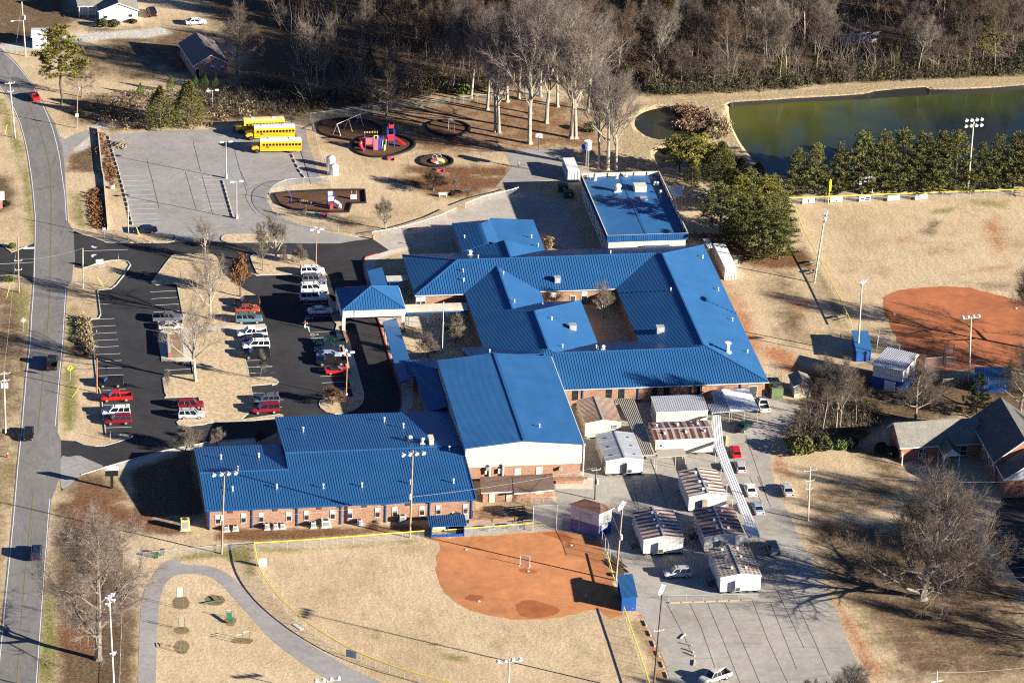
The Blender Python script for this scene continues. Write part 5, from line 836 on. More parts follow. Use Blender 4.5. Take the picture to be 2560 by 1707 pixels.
def cabin(t, b0, b1, r0, r1, zb, zr, w, col, pill=(), roofrack=False, glass='dglass'):
    wb, wr = w*.88, w*.70; B = [(b0, -wb, zb), (b1, -wb, zb), (b1, wb, zb), (b0, wb, zb)]; R = [(r0, -wr, zr), (r1, -wr, zr), (r1, wr, zr), (r0, wr, zr)]
    for nm, i in (('side_window', 0), ('windshield', 1), ('side_window', 2), ('rear_window', 3)): mb = MB(); j = (i+1) % 4; mb.add([B[i], B[j], R[j], R[i]], [(0, 1, 2, 3)]); mb.build(nm, glass, t)
    mb = MB(); q = [(r0-.04, -wr-.03), (r1+.04, -wr-.03), (r1+.04, wr+.03), (r0-.04, wr+.03)]; mb.prism(q, zr-.03, zr+.03, bottom=True); mb.prism([(p[0]*.96+(r0+r1)/2*.04, p[1]*.85) for p in q], zr+.03, zr+.055)
    for i in range(4): mb.bar(B[i], R[i], .09)
    for x in pill:
        for s in (-1, 1): f = (x-b0)/(b1-b0); mb.bar((x, s*wb*1.005, zb), (r0+(r1-r0)*f, s*wr*1.01, zr), .09)
    mb.build('roof', col, t)
    if roofrack: mb = MB(); [mb.bar((r0+.2, s*wr*.8, zr+.1), (r1-.2, s*wr*.8, zr+.1), .04) for s in (-1, 1)]; [mb.bar((x, -wr*.8, zr+.11), (x, wr*.8, zr+.11), .04) for x in (r0+.5, r1-.5)]; mb.build('roof_rack', 'black', t)
SPEC = dict(
 suv=dict(L=4.85, st=[(-2.42, 1.0, .86, .45), (-2.36, 1.08, .93, .34), (1.0, 1.1, .95, .3), (1.1, 1.09, .95, .3), (2.1, 1.0, .92, .32), (2.36, .92, .84, .36), (2.43, .78, .76, .42)], cab=(-2.38, 1.15, -2.2, .45, 1.06, 1.78), pill=(-1.2, -.1)),
 bigsuv=dict(L=5.2, st=[(-2.6, 1.05, .9, .48), (-2.54, 1.15, 1.0, .36), (1.2, 1.17, 1.0, .34), (2.3, 1.1, .97, .36), (2.55, 1.0, .9, .4), (2.62, .85, .8, .45)], cab=(-2.56, 1.35, -2.4, .6, 1.12, 1.9), pill=(-1.3, -.2)),
 sedan=dict(L=4.8, st=[(-2.4, .86, .78, .42), (-2.3, .98, .88, .32), (-1.5, 1.0, .91, .28), (1.0, .96, .91, .28), (2.0, .84, .88, .3), (2.32, .72, .8, .34), (2.42, .62, .7, .4)], cab=(-1.7, 1.15, -1.0, .3, .95, 1.42), pill=(-.35,)),
 hatch=dict(L=4.4, st=[(-2.2, .95, .8, .42), (-2.1, 1.02, .88, .32), (.9, .98, .9, .28), (1.8, .86, .86, .3), (2.2, .66, .72, .38)], cab=(-2.15, 1.1, -1.75, .3, .98, 1.48), pill=(-.9, -.1)),
 van=dict(L=4.9, st=[(-2.45, 1.0, .88, .4), (-2.38, 1.08, .97, .3), (1.3, 1.06, .98, .28), (2.2, .92, .92, .3), (2.5, .72, .78, .4)], cab=(-2.4, 1.75, -2.2, .75, 1.03, 1.75), pill=(-1.2, -.0)),
 pickup=dict(L=5.7, st=[(-.62, 1.12, .98, .45), (-.6, 1.12, .98, .4), (1.3, 1.13, .98, .38), (2.5, 1.05, .95, .4), (2.8, .95, .88, .42), (2.87, .8, .8, .5)], cab=(-.65, 1.45, -.5, .75, 1.1, 1.85), pill=(.25,)),
 convertible=dict(L=4.6, st=[(-2.3, .85, .78, .4), (-2.2, .98, .88, .3), (-1.3, .98, .9, .26), (.9, .9, .9, .26), (1.9, .78, .86, .28), (2.25, .66, .76, .32), (2.32, .56, .66, .36)], cab=(-1.35, .95, -.95, .15, .9, 1.32), pill=()))
def car(label, kind, col, c, rz, group=None, cat=None):
    S = SPEC[kind]; nm = dict(suv='sport_utility_car', bigsuv='sport_utility_car', sedan='sedan', hatch='hatchback', van='minivan', pickup='pickup_truck', convertible='convertible')[kind]
    t = thing(nm, label, cat or dict(pickup='pickup truck', van='minivan').get(kind, 'car'), c, rz, group); p = 'p_'+col; mb = MB(); loft(mb, S['st'], 0); w = max(s[2] for s in S['st']); L = S['L']
    if kind == 'pickup':
        x0, x1 = -2.85, -.66; mb.box(((x0+x1)/2, 0, .62), (x1-x0, 1.86, .34))
        for s in (-1, 1): mb.box(((x0+x1)/2, s*.93, .86), (x1-x0, .1, .62))
        mb.box((x0+.04, 0, .86), (.09, 1.84, .6)); mb.build('body', p, t); mb = MB(); mb.box(((x0+x1)/2, 0, .81), (x1-x0-.1, 1.74, .04)); mb.build('truck_bed', 'black', t)
        wx = (1.85, -1.75); r = .4
    else: mb.build('body', p, t); wx = (L*.29, -L*.29); r = .37 if 'suv' in kind else .33
    b0, b1, r0, r1, zb, zr = S['cab']
    if kind == 'convertible': cabin(t, b0, b1, r0, r1, zb, zr, w, 'black')
    else: cabin(t, b0, b1, r0, r1, zb, zr, w, p, S['pill'], 'suv' in kind and col != 'darkred')
    for x in wx:
        for s in (-1, 1): wheel(t, x, s*(w-.12), r)
    xf, zf = S['st'][-2][0], S['st'][-2][1]; xb, zb2 = (S['st'][0][0], S['st'][0][1]) if kind != 'pickup' else (-2.85, 1.0)
    for s in (-1, 1): mb = MB(); mb.box((xf+.0, s*w*.66, zf-.17), (.12, .34, .16)); mb.build('headlight', 'lens', t); mb = MB(); mb.box((xb-.0, s*w*.74, zb2-.14), (.12, .22, .26)); mb.build('taillight', 'tail', t)
    mb = MB(); mb.box((xf+.06, 0, .5), (.12, w*1.5, .2)); mb.box((xb-.02, 0, .5), (.12, w*1.6, .16)); mb.build('bumper', 'dgrey' if kind in ('suv', 'bigsuv') else p, t)
    for s in (-1, 1): mb = MB(); mb.box((b1-.25, s*(w+.1), zb+.1), (.12, .2, .14)); mb.build('mirror', p, t)
    return t
ST = (W('B2', 560, 1038)-W('B2', 385, 1044)); H0 = math.atan2(ST.y, ST.x)
def parked(label, kind, col, t, u, v, d, group='cars in the school parking lot'):
    w = dict(pickup=.98, suv=.95, bigsuv=1.0).get(kind, .9); c = W(t, u, v)+Vector((-math.sin(H0), math.cos(H0), 0))*w; c.z = .025; return car(label, kind, col, c, H0+(math.pi if d < 0 else 0)+rnd.uniform(-.03, .03), group)
G_ = 'cars in the school parking lot'
for a in [
 ('dark navy sedan alone in the grey parking lot above the long kerbed island', 'sedan', 'navy', 'B1', 1325, 568, -1),
 ('black sport utility car beside the plain orange pole near the road', 'suv', 'black', 'C1', 1008, 402, -1), ('bright red crew cab pickup in the row beside the road', 'pickup', 'red', 'C1', 1065, 533, -1),
 ('white sport utility car between the red pickup and a dark red car', 'bigsuv', 'white', 'C1', 1060, 672, -1), ('dark red sport utility car at the bottom of the row beside the road', 'suv', 'darkred', 'C1', 1078, 742, -1),
 ('dark pickup half hidden behind the bare tree twigs on the island', 'pickup', 'grey', 'B1', 1530, 1378, 1), ('champagne sedan beside the rounded white walk corner', 'sedan', 'champagne', 'B1', 1560, 1450, 1),
 ('dark red boxy sport utility car nosed into the island beside a silver one', 'suv', 'darkred', 'C1', 1742, 600, 1), ('silver sport utility car beside the dark red one at the island tip', 'suv', 'silver', 'C1', 1748, 692, 1),
 ('black rounded sport utility car at the upper end of the island row', 'suv', 'black', 'E1', 1880, 1230, -1), ('orange red sedan squeezed between the black and the teal grey cars', 'sedan', 'orange', 'E1', 1890, 1345, 1), ('teal grey sport utility car just above the white walk', 'bigsuv', 'teal', 'E1', 1920, 1535, 1),
 ('white crew cab pickup just below the white walk', 'pickup', 'white', 'E2', 1980, 225, -1), ('dark blue sedan hidden between the white pickup and the white car', 'sedan', 'navy', 'E2', 2040, 320, -1), ('white sport utility car behind a black one on the island row', 'bigsuv', 'white', 'E2', 2050, 450, -1), ('black sport utility car behind the slim bare tree on the island row', 'bigsuv', 'black', 'E2', 2055, 610, -1),
 ('grey sport utility car beside the maroon one at the bottom of the island row', 'suv', 'grey', 'E2', 2240, 1450, -1), ('maroon sport utility car at the bottom of the island row', 'bigsuv', 'darkred', 'C2', 90, 642, -1),
 ('plain white sport utility car at the top of the row by the orange lamp pole', 'suv', 'white', 'E3', 745, 365, 1), ('dark grey sport utility car second from the top of the eastern row', 'suv', 'grey', 'E3', 775, 518, 1), ('white sport utility car with roof rails, in sunlight on the eastern row', 'bigsuv', 'white', 'E3', 770, 690, 1), ('large white sport utility car in the shade on the eastern row', 'bigsuv', 'offwhite', 'E3', 762, 848, 1), ('white sedan in the shade beside the drop off canopy', 'sedan', 'offwhite', 'E3', 890, 1082, 1),
 ('dark green pickup at the top of the lower eastern row', 'pickup', 'darkgreen', 'E4', 1085, 215, -1), ('dark teal sedan beside the green pickup', 'sedan', 'navy', 'E4', 1010, 320, -1), ('pale blue white sedan next to the black pickup', 'sedan', 'bluesilver', 'E4', 1050, 440, 1), ('black pickup behind the red convertible', 'pickup', 'black', 'E4', 1095, 555, -1), ('red convertible with a black top below the black pickup', 'convertible', 'red', 'E4', 1195, 712, 1)]: parked(*a)
def along(label, kind, col, t, u, v, t2, a, b, off=0, group=None, front=False):
    d = W(t2, *b)-W(t2, *a); rz = math.atan2(d.y, d.x)+off; L = SPEC[kind]['L']; f = Vector((math.cos(rz), math.sin(rz), 0)); c = W(t, u, v)+f*(L/2)*(-1 if front else 1); c.z = .035; return car(label, kind, col, c, rz, group)
gy = 'cars parked along the concrete drive'
along('bright red coupe at the head of the line along the white walkway', 'hatch', 'red', 'F3', 1180, 1235, 'F3', (1560, 1520), (1390, 960), 0, gy); along('silver hatchback with a dark sunroof behind the red coupe', 'hatch', 'silver', 'F3', 1265, 1510, 'F3', (1560, 1520), (1390, 960), 0, gy)
along('white sedan halfway down the line along the white walkway', 'sedan', 'white', 'F5', 1465, 410, 'F5', (1800, 560), (1560, 0), 0, gy); along('blue grey sedan behind the white sedan on the concrete drive', 'sedan', 'bluesilver', 'F5', 1600, 745, 'F5', (1800, 560), (1560, 0), 0, gy)
along('silver sedan parked alone on the grass edge of the drive', 'sedan', 'silver', 'F5', 2140, 412, 'F5', (1800, 560), (1560, 0), 0, gy); along('grey minivan in tree shadow at the end of the white walkway', 'van', 'grey', 'F5', 1875, 1490, 'F5', (1800, 560), (1560, 0), 0, gy)
along('dark green sedan parked askew in the shadow stripes', 'sedan', 'darkgreen', 'F3', 1190, 760, 'F3', (1150, 700), (1400, 560), .1, gy); along('white pickup with its tailgate out from the carport', 'pickup', 'white', 'F3', 1695, 405, 'F3', (1690, 400), (1610, 150), 0, gy)
along('silver sport utility car alone among the portables', 'suv', 'silver', 'D3', 1635, 590, 'D3', (1590, 590), (1440, 595), 0, gy); along('grey pickup with an open black bed at the bottom of the yard', 'pickup', 'champagne', 'D3', 1975, 1500, 'D3', (1945, 1510), (1770, 1555), .1, gy)
gr = 'cars driving on the road'
along('red car on the road near the tall pine', 'sedan', 'red', 'A1', 335, 938, 'A1', (490, 1260), (360, 960), .1, gr); along('dark pickup on the road beside the yellow diamond sign', 'pickup', 'black', 'C1', 472, 258, 'C1', (540, 300), (567, 0), 0, gr)
along('black sedan coming down the road beside the tall utility pole', 'sedan', 'black', 'C1', 258, 898, 'C1', (200, 700), (170, 1050), 0, gr, True); along('dark blue car on the road behind the sycamore twigs', 'suv', 'navy', 'D1', 330, 470, 'D1', (400, 600), (425, 250), 0, gr)
along('white sedan parked on the grass beside the white house', 'sedan', 'white', 'A1', 1690, 228, 'A1', (1700, 235), (1850, 228), 0); along('old white and black car parked behind the white house', 'suv', 'black', 'A1', 1400, 172, 'A1', (1400, 172), (1360, 95), 0)
def bus(label, tf, rear, yel, roofc, stop=True):
    f, r = W('G4', *tf), W('G4', *rear); d = (f-r).normalized(); rz = math.atan2(d.y, d.x); n = Vector((d.y, -d.x, 0)); n = n if n.y > 0 else -n
    c = (f+r)/2+n*1.2; c.z = .02; t = thing('school_bus', label, 'bus', c, rz, 'school buses'); xf, xr = 3.55, -3.55
    mb = MB(); b0, b1 = -5.7, 3.05
    sec = [(-1.2, .55), (-1.22, .75), (-1.22, 2.35), (-1.12, 2.7), (-.8, 2.95), (0, 3.05), (.8, 2.95), (1.12, 2.7), (1.22, 2.35), (1.22, .75), (1.2, .55)]; m = len(sec)
    vs = [(x, y, z) for x in (b0, b1) for y, z in sec]; mb.add(vs, [(k, m+k, m+k+1, k+1) if True else 0 for k in range(m-1)], 0); mb.add([vs[k] for k in range(m)], [tuple(range(m))]); mb.add([vs[m+k] for k in range(m)], [tuple(range(m-1, -1, -1))])
    mb.mi = [0]*len(mb.f)
    for k in range(3, 7): mb.mi[k] = 1
    mb.build('body', [yel, roofc], t)
    mb = MB()
    for z in (.95, 1.25, 1.62):
        for s in (-1, 1): mb.box(((b0+b1)/2, s*1.235, z), (b1-b0-.1, .03, .05))
    mb.build('side_rail', 'black', t)
    for s in (-1, 1):
        for k in range(12): mb = MB(); x = b1-.75-k*.69; mb.box((x, s*1.215, 2.02), (.52, .06, .52)); mb.box((x, s*1.23, 2.02), (.5, .05, .05)); mb.build('window', 'dglass', t)
    mb = MB(); mb.box((b1+.02, 0, 2.0), (.06, 2.0, .75)); mb.build('windshield', 'dglass', t)
    mb = MB(); loft(mb, [(b1-.05, 1.72, 1.08, .6), (b1+.8, 1.66, 1.0, .6), (b1+1.5, 1.5, .9, .6), (b1+1.75, 1.3, .8, .65)]); mb.build('hood', yel, t); mb = MB(); mb.box((b1+1.78, 0, .95), (.08, 1.1, .55)); mb.box((b1+1.9, 0, .6), (.2, 2.1, .25)); mb.build('grille', 'black', t)
    for s in (-1, 1):
        mb = MB(); mb.box((b1+1.7, s*.78, 1.15), (.12, .25, .2)); mb.build('headlight', 'lens', t); mb = MB(); mb.bar((b1+.2, s*1.2, 2.0), (b1+1.1, s*1.3, 2.3), .04); mb.box((b1+1.1, s*1.3, 2.2), (.08, .2, .4)); mb.build('mirror', 'black', t); mb = MB(); mb.box((b0-.02, s*.95, 1.9), (.06, .2, .2)); mb.build('taillight', 'tail', t)
        wheel(t, xf+.15, s*1.0, .5, .3, 'dgrey'); wheel(t, xr+.2, s*.95, .5, .4, 'dgrey')
    if stop: mb = MB(); sgn = 1 if (Matrix.Rotation(rz, 3, 'Z')@Vector((0, 1, 0))).y < 0 else -1; mb.box((b1-1.6, sgn*1.27, 1.5), (.42, .04, .36)); mb.build('stop_sign', 'red', t)
    mb = MB(); mb.box((b0-.08, 0, .6), (.15, 2.2, .3)); mb.build('bumper', 'black', t)
    for x in (-3.4, 1.0): mb = MB(); mb.box((x, 0, 3.06), (.7, .7, .09)); mb.build('roof_hatch', 'white2', t)
    return t
bus('yellow school bus with a white roof, nearest of the three', (620, 838), (1225, 830), 'bus', 'white2'); bus('yellow school bus with a white roof, middle of the three', (512, 602), (1110, 582), 'bus', 'white2'); bus('yellow school bus with a faded yellow roof, partly hidden behind the others', (325, 475), (920, 450), 'bus', 'busold', False)

# ================================================================ POLES, SIGNS
def topof(b, t, u, v): return hit(t, u, v, b, (AF[0], AF[1], 0))
def pole(name, label, base, top, mat='wood', r=.16, cat='utility pole', group=None):
    b = W(*base); p = topof(b, *top)-b; t = thing(name, label, cat, b, 0, group); mb = MB(); mb.tube([(0, 0, 0), p*.5, p], [r, r*.85, r*.65], 8); mb.build('pole', mat, t); return t, p
def arm(t, p, dz, L, ang, mat='galv', n=4, name='crossarm', ins=True):
    c = Vector(p)*(1-dz/p.z); d = Vector((math.cos(ang), math.sin(ang), 0)); mb = MB(); mb.bar(c-d*L/2+Vector((0, -.15, 0)), c+d*L/2+Vector((0, -.15, 0)), .12); mb.build(name, mat, t)
    if ins:
        for k in range(n): q = c+d*(L*(k/(n-1)-.5))+Vector((0, -.15, 0)); mb = MB(); mb.tube([q, q+Vector((0, 0, .3))], [.06, .04], 6); mb.build('insulator', 'white2', t)
    return c
def floods(t, p, dz, L, ang, n, face, mat='galv', up=True):
    """row of ball field floodlights on a crossarm, aimed towards angle face"""
    c = Vector(p)*(1-dz/p.z); d = Vector((math.cos(ang), math.sin(ang), 0)); f = Vector((math.cos(face), math.sin(face), -.35)).normalized(); mb = MB(); mb.bar(c-d*L/2, c+d*L/2, .12); mb.build('crossarm', mat, t)
    for k in range(n): q = c+d*(L*(k/max(1, n-1)-.5))+Vector((0, 0, .2)); mb = MB(); mb.tube([q-f*.25, q, q+f*.3, q+f*.42], [.12, .2, .36, .38], 10); o = mb.build('lamp', 'lampwhite', t); mb = MB(); mb.tube([q+f*.42, q+f*.44], .33, 10); mb.build('lamp_glass', 'lens', o)
def xformer(t, p, z, dx=.35): mb = MB(); q = Vector(p)*(z/p.z)+Vector((dx, -.15, 0)); mb.tube([q, q+Vector((0, 0, .9))], .24, 10); mb.tube([q+Vector((0, 0, .9)), q+Vector((0, 0, 1.1))], [.08, .05], 6); mb.build('transformer', 'white2', t)
WIRES = {}
t, p = pole('utility_pole', 'two tone utility pole with a street lamp arm at the top left of the road', ('A1', 235, 515), ('A1', 198, 18), 'palewood'); mb = MB(); q = p*.64; mb.tube([q, q+Vector((-1.2, 0, .3)), q+Vector((-2.0, 0, .2))], .05, 6); mb.build('lamp_arm', 'galv', t); mb = MB(); mb.tube([q+Vector((-2, 0, .2)), q+Vector((-2.7, 0, .1))], [.12, .2], 8); mb.build('lamp', 'lampwhite', t); xformer(t, p, p.z*.68); WIRES['a'] = t.location+p
t, p = pole('utility_pole', 'pale utility pole with short crossarms on the verge west of the road', ('A1', 140, 1258), ('A1', 87, 745), 'palewood'); arm(t, p, .4, 2.0, .2); arm(t, p, 2.2, 1.2, .2, n=3); WIRES['b'] = t.location+p
t, p = pole('utility_pole', 'brown utility pole at the mouth of the side street', ('B1', 172, 1097), ('B1', 160, 540), 'wood'); arm(t, p, 6.2, 1.4, .1, n=3); arm(t, p, 8.2, 1.2, .1, n=3); WIRES['c'] = t.location+p
t, p = pole('utility_pole', 'grey utility pole beside the teardrop island at the entrance', ('B1', 755, 1060), ('B1', 755, 695), 'palewood', .14); WIRES['d'] = t.location+p
t, p = pole('utility_pole', 'grey utility pole on the kerbed island by the navy sedan', ('B1', 1172, 622), ('B1', 1165, 305), 'palewood', .13); WIRES['e'] = t.location+p
t, p = pole('utility_pole', 'tall pale utility pole carrying transformers beside the lower road', ('C1', 50, 815), ('C1', 35, 250), 'palewood', .18); arm(t, p, .4, 2.2, .2); arm(t, p, 1.8, 1.8, .2); [xformer(t, p, p.z-3.2, d) for d in (-.45, .0, .45)]; WIRES['f'] = t.location+p
t, p = pole('utility_pole', 'brown utility pole with a white meter sign by the side driveway', ('A1', 698, 1170), ('A1', 710, 768), 'wood', .13); mb = MB(); mb.box(p*.3+Vector((0, -.2, 0)), (.7, .05, .7)); mb.build('sign', 'white2', t); mb = MB(); q = p*.86; mb.tube([q+Vector((.2, 0, 0)), q+Vector((.4, 0, .5))], [.1, .25], 8); mb.build('lamp', 'lampwhite', t)
t, p = pole('utility_pole', 'grey three arm utility pole on the grass right of the concrete drive', ('D4', 365, 88), ('C4', 385, 1112), 'palewood', .16); [arm(t, p, z, w, .15, n=3) for z, w in ((.8, 2.2), (2.8, 1.6), (4.4, 1.2))]; WIRES['g'] = t.location+p*.95
t, p = pole('utility_pole', 'dark utility pole standing in the yard by the brick storage building', ('C3', 757, 1415), ('C3', 765, 1125), 'darkwood', .16); arm(t, p, .4, 1.6, .2, n=3); xformer(t, p, p.z*.5, .3); WIRES['h'] = t.location+p
t, p = pole('utility_pole', 'pole top with a white crossarm and three cables at the bottom right', ('D4', 1530, 2230), ('D4', 1540, 1470), 'palewood', .16); arm(t, p, .6, 2.4, 1.3, 'white2'); arm(t, p, 1.5, 2.0, .2, 'white2', ins=False); WIRES['i'] = t.location+p
mb = MB()
def cable(label, a, b, sag=1.2, off=(0, 0, 0), n=12, r=.02, cat='cable'):
    mb = MB(); a = a+Vector(off); b = b+Vector(off); c = (a+b)/2; pts = [a.lerp(b, k/n)-Vector((0, 0, sag*4*(k/n)*(1-k/n))) for k in range(n+1)]; mb.tube([p_-c for p_ in pts], r, 4); tag(mb.build('overhead_cable', 'cable', None, c), label, cat, 'overhead cables')
cable('overhead cable along the west verge between the upper two road poles', WIRES['a'], WIRES['b']); cable('overhead cable along the west verge down to the side street pole', WIRES['b'], WIRES['c'], 1.5); cable('overhead cable along the west verge from the side street to the transformer pole', WIRES['c'], WIRES['f'], 1.5)
cable('overhead cable crossing the road at the school entrance', WIRES['c']-Vector((0, 0, 6)), WIRES['d'], .6); cable('overhead cable from the three arm pole towards the big oak', WIRES['g'], W('C4', 2300, 1250, 9), 1.0); cable('overhead cable running off the lower right corner', WIRES['i'], W('D4', 2900, 1330, 12), .8); cable('overhead cable running left from the bottom right pole top', WIRES['i'], W('D3', 2100, 1720, 11), .8)
fg = 'ball field floodlight poles'
t, p = pole('floodlight_pole', 'leaning floodlight pole outside the left fence of the baseball outfield', ('B4', 422, 1010), ('B4', 520, 385), 'palewood', .2, 'floodlight', fg); floods(t, p, 0, 1.4, 1.2, 3, -.3); floods(t, p, 1.3, 1.4, 1.2, 3, -.3)
t, p = pole('floodlight_pole', 'floodlight pole rising beside the small plain blue dugout', ('C4', 818, 95), ('B4', 857, 1010), 'palewood', .19, 'floodlight', fg); floods(t, p, .1, 1.6, .9, 4, -.2)
t, p = pole('floodlight_pole', 'floodlight pole with four lamps below the red baseball infield', ('C4', 1832, 345), ('C4', 1852, -250), 'palewood', .19, 'floodlight', fg); floods(t, p, .3, 3.2, .1, 4, 1.6)
t, p = pole('floodlight_pole', 'pale floodlight pole with two rows of lamps before the pond', ('B4', 1820, 185), ('A4', 1878, 1090), 'palewood', .2, 'floodlight', fg); floods(t, p, .1, 3.4, .1, 4, -1.5); floods(t, p, 1.4, 3.4, .1, 4, -1.5)
t, p = pole('floodlight_pole', 'wooden floodlight pole beside the upper blue dugout in front of the annex', ('D2', 1402, 243), ('C2', 1430, 968), 'wood', .2, 'floodlight', fg); floods(t, p, .7, 3.6, .1, 4, -1.2); xformer(t, p, p.z*.45, -.2)
t, p = pole('floodlight_pole', 'wooden floodlight pole in front of the left end of the annex roof', ('D1', 2020, 388), ('C1', 2045, 1168), 'wood', .19, 'floodlight', fg); floods(t, p, .3, 3.8, .1, 4, -1.2); xformer(t, p, p.z*.42, -.2)
t, p = pole('floodlight_pole', 'pale floodlight pole beside the big sycamore with white lamps facing right', ('D1', 1048, 1790), ('D1', 995, 780), 'palewood', .19, 'floodlight', fg); floods(t, p, .1, 1.6, .9, 3, -.2); floods(t, p, 1.2, 1.6, .9, 2, -.2); floods(t, p, 10.5, .6, .9, 2, -.3)
t, p = pole('floodlight_pole', 'wooden floodlight pole carrying a transformer beside the press box', ('D3', 945, 632), ('F4', 1143, 525), 'wood', .2, 'floodlight', fg); floods(t, p, .3, 2.4, 1.1, 4, 2.8); xformer(t, p, p.z*.55, .25); WIRES['j'] = t.location+p*.6
t, p = pole('floodlight_pole', 'dark floodlight pole at the bottom with blue white lamps facing the infield', ('D3', 1285, 1680), ('D3', 1372, 715), 'darkwood', .19, 'floodlight', fg); floods(t, p, .2, 2.6, 1.2, 4, 2.6); arm(t, p, 7.5, 1.6, .1, n=3)
t, p = pole('floodlight_pole', 'row of four floodlights on a pole top at the bottom edge by the walking track', ('D2', 655, 2260), ('D2', 648, 1545), 'palewood', .19, 'floodlight', fg); floods(t, p, .1, 3.6, .1, 4, 1.4)
t, p = pole('floodlight_pole', 'floodlight pole top with three lamps at the bottom edge of the softball outfield', ('D2', 2290, 2080), ('D2', 2308, 1345), 'palewood', .19, 'floodlight', fg); floods(t, p, .6, 3.6, .1, 4, 1.4)
cable('overhead cable between the floodlight poles in front of the annex', W('D1', 2020, 388)+Vector((0, 0, 7)), W('D2', 1402, 243)+Vector((0, 0, 7)), .5); cable('overhead cable from the annex floodlight pole to the yard pole', W('D2', 1402, 243)+Vector((0, 0, 8)), WIRES['h'], .5); cable('overhead cable from the yard pole over the portables', WIRES['h'], WIRES['j'], .3)
def lotlamp(label, base, top, n, mat, ped=True):
    t, p = pole('parking_lamp', label, base, top, mat, .12, 'lamp post', 'parking lot lamp posts')
    if ped: mb = MB(); mb.tube([(0, 0, 0), (0, 0, .95)], .32, 10); mb.build('pedestal', 'kerb', t)
    for k in range(n): a = k*2*math.pi/n+.15; d = Vector((math.cos(a), math.sin(a), 0)); mb = MB(); mb.bar(p, p+d*.5, .07); mb.build('arm', mat, t); mb = MB(); mb.box(p+d*.95+Vector((0, 0, .02)), (.85, .5, .24), a); mb.build('lamp', 'lampwhite', t)
lotlamp('orange lamp post with four heads on the island north of the eastern row', ('B2', 545, 885), ('B2', 554, 525), 4, 'orangepole'); lotlamp('orange lamp post with four heads at the foot of the eastern row', ('E4', 1350, 1130), ('E4', 1375, 305), 4, 'orangepole')
lotlamp('grey twin lamp post at the lower end of the concrete stops', ('B1', 2158, 425), ('B1', 2157, 88), 2, 'galv'); lotlamp('grey twin lamp post near the nearest bus', ('B1', 2062, 58), ('A1', 2060, 1295), 2, 'galv'); lotlamp('grey twin lamp post in the brush above the grey parking lot', ('A1', 1938, 975), ('A1', 1938, 826), 2, 'galv', False)
pole('bare_pole', 'plain orange pole at the kerb beside the black sport utility car', ('C1', 883, 443), ('C1', 883, 130), 'orangepole', .14, 'pole')
t, p = pole('flagpole', 'tall white flagpole without a flag in the front courtyard', ('C2', 1698, 75), ('B2', 1710, 1195), 'white2', .09, 'flagpole'); mb = MB(); mb.sphere(p+Vector((0, 0, .1)), .13); mb.build('finial', 'white2', t)
def text(par, s, size, loc, rz, mat, name='lettering', depth=.012, up=True):
    cu = bpy.data.curves.new(name, 'FONT'); cu.body = s; cu.size = size; cu.align_x = 'CENTER'; cu.align_y = 'CENTER'; cu.extrude = depth; tmp = bpy.data.objects.new('tmp_text', cu); COL.objects.link(tmp)
    me = bpy.data.meshes.new_from_object(tmp.evaluated_get(bpy.context.evaluated_depsgraph_get())); bpy.data.objects.remove(tmp); bpy.data.curves.remove(cu); me.materials.clear(); me.materials.append(MT[mat]); o = bpy.data.objects.new(name, me); COL.objects.link(o); o.parent = par; o.location = loc; o.rotation_euler = (math.pi/2, 0, rz); return o
# school marquee
t = thing('marquee_sign', 'school marquee sign with a white emblem panel over a black message board', 'sign', W('C1', 1020, 1312), 0)
mb = MB(); mb.box((0, 0, 1.3), (.5, .4, 2.6)); mb.build('post', 'black', t); mb = MB(); mb.box((0, 0, 3.05), (2.3, .45, 1.1)); mb.build('message_board', 'black', t); mb = MB(); mb.box((.03, 0, 3.98), (2.4, .5, .66)); mb.build('header_panel', 'white2', t)
mb = MB(); pts = [Vector((-.85+.2*math.cos(a), -.26, 3.98+.2*math.sin(a))) for a in np.linspace(0, 2*math.pi, 17)]; mb.tube(pts, .03, 4); mb.bar((-.9, -.265, 3.98), (-.8, -.265, 3.98), .12); mb.build('emblem', 'bluewall', t); mb = MB(); mb.box((.3, -.26, 3.98), (1.3, .02, .07)); mb.build('lettering_line', 'metal', t)
def diamond(label, base, top, mat, s=.62, back=False, cat='road sign', name='road_sign'):
    b = W(*base); h = topof(b, *top).z-b.z; t = thing(name, label, cat, b, .1); mb = MB(); mb.tube([(0, .05, 0), (0, .05, h)], .04, 6); mb.build('post', 'galv', t); mb = MB(); q = [(0, -.0, h-s), (s, -.0, h), (0, -.0, h+s), (-s, -.0, h)]; mb.add(q+[(a, .03, c) for a, _, c in q], [(0, 1, 2, 3), (7, 6, 5, 4), (0, 4, 5, 1), (1, 5, 6, 2), (2, 6, 7, 3), (3, 7, 4, 0)]); mb.build('plate', mat, t)
    if not back: mb = MB(); pts = [(-.1, -.02, h-.32), (-.1, -.02, h-.05), (.1, -.02, h+.05), (.1, -.02, h+.3)]; [mb.bar(pts[i], pts[i+1], .08) for i in range(3)]; mb.bar((.1, -.02, h+.36), (-.05, -.02, h+.2), .07); mb.bar((.1, -.02, h+.36), (.24, -.02, h+.2), .07); mb.build('arrow', 'black', t)
diamond('yellow diamond sign with a black winding arrow beside the road', ('C1', 643, 335), ('C1', 643, 220), 'yel'); diamond('grey back of a diamond road sign on the west verge', ('B1', 215, 1455), ('B1', 213, 1350), 'galv', back=True)
t = thing('stop_sign', 'octagonal stop sign at the school entrance, its blue purple back in view', 'stop sign', W('B1', 950, 612), 0); mb = MB(); mb.tube([(0, 0, 0), (0, 0, 2.5)], .04, 6); mb.build('post', 'galv', t); mb = MB(); mb.tube([(0, -.03, 2.2), (0, .03, 2.2)], .38, 8); mb.build('plate', 'p_bluesilver', t)
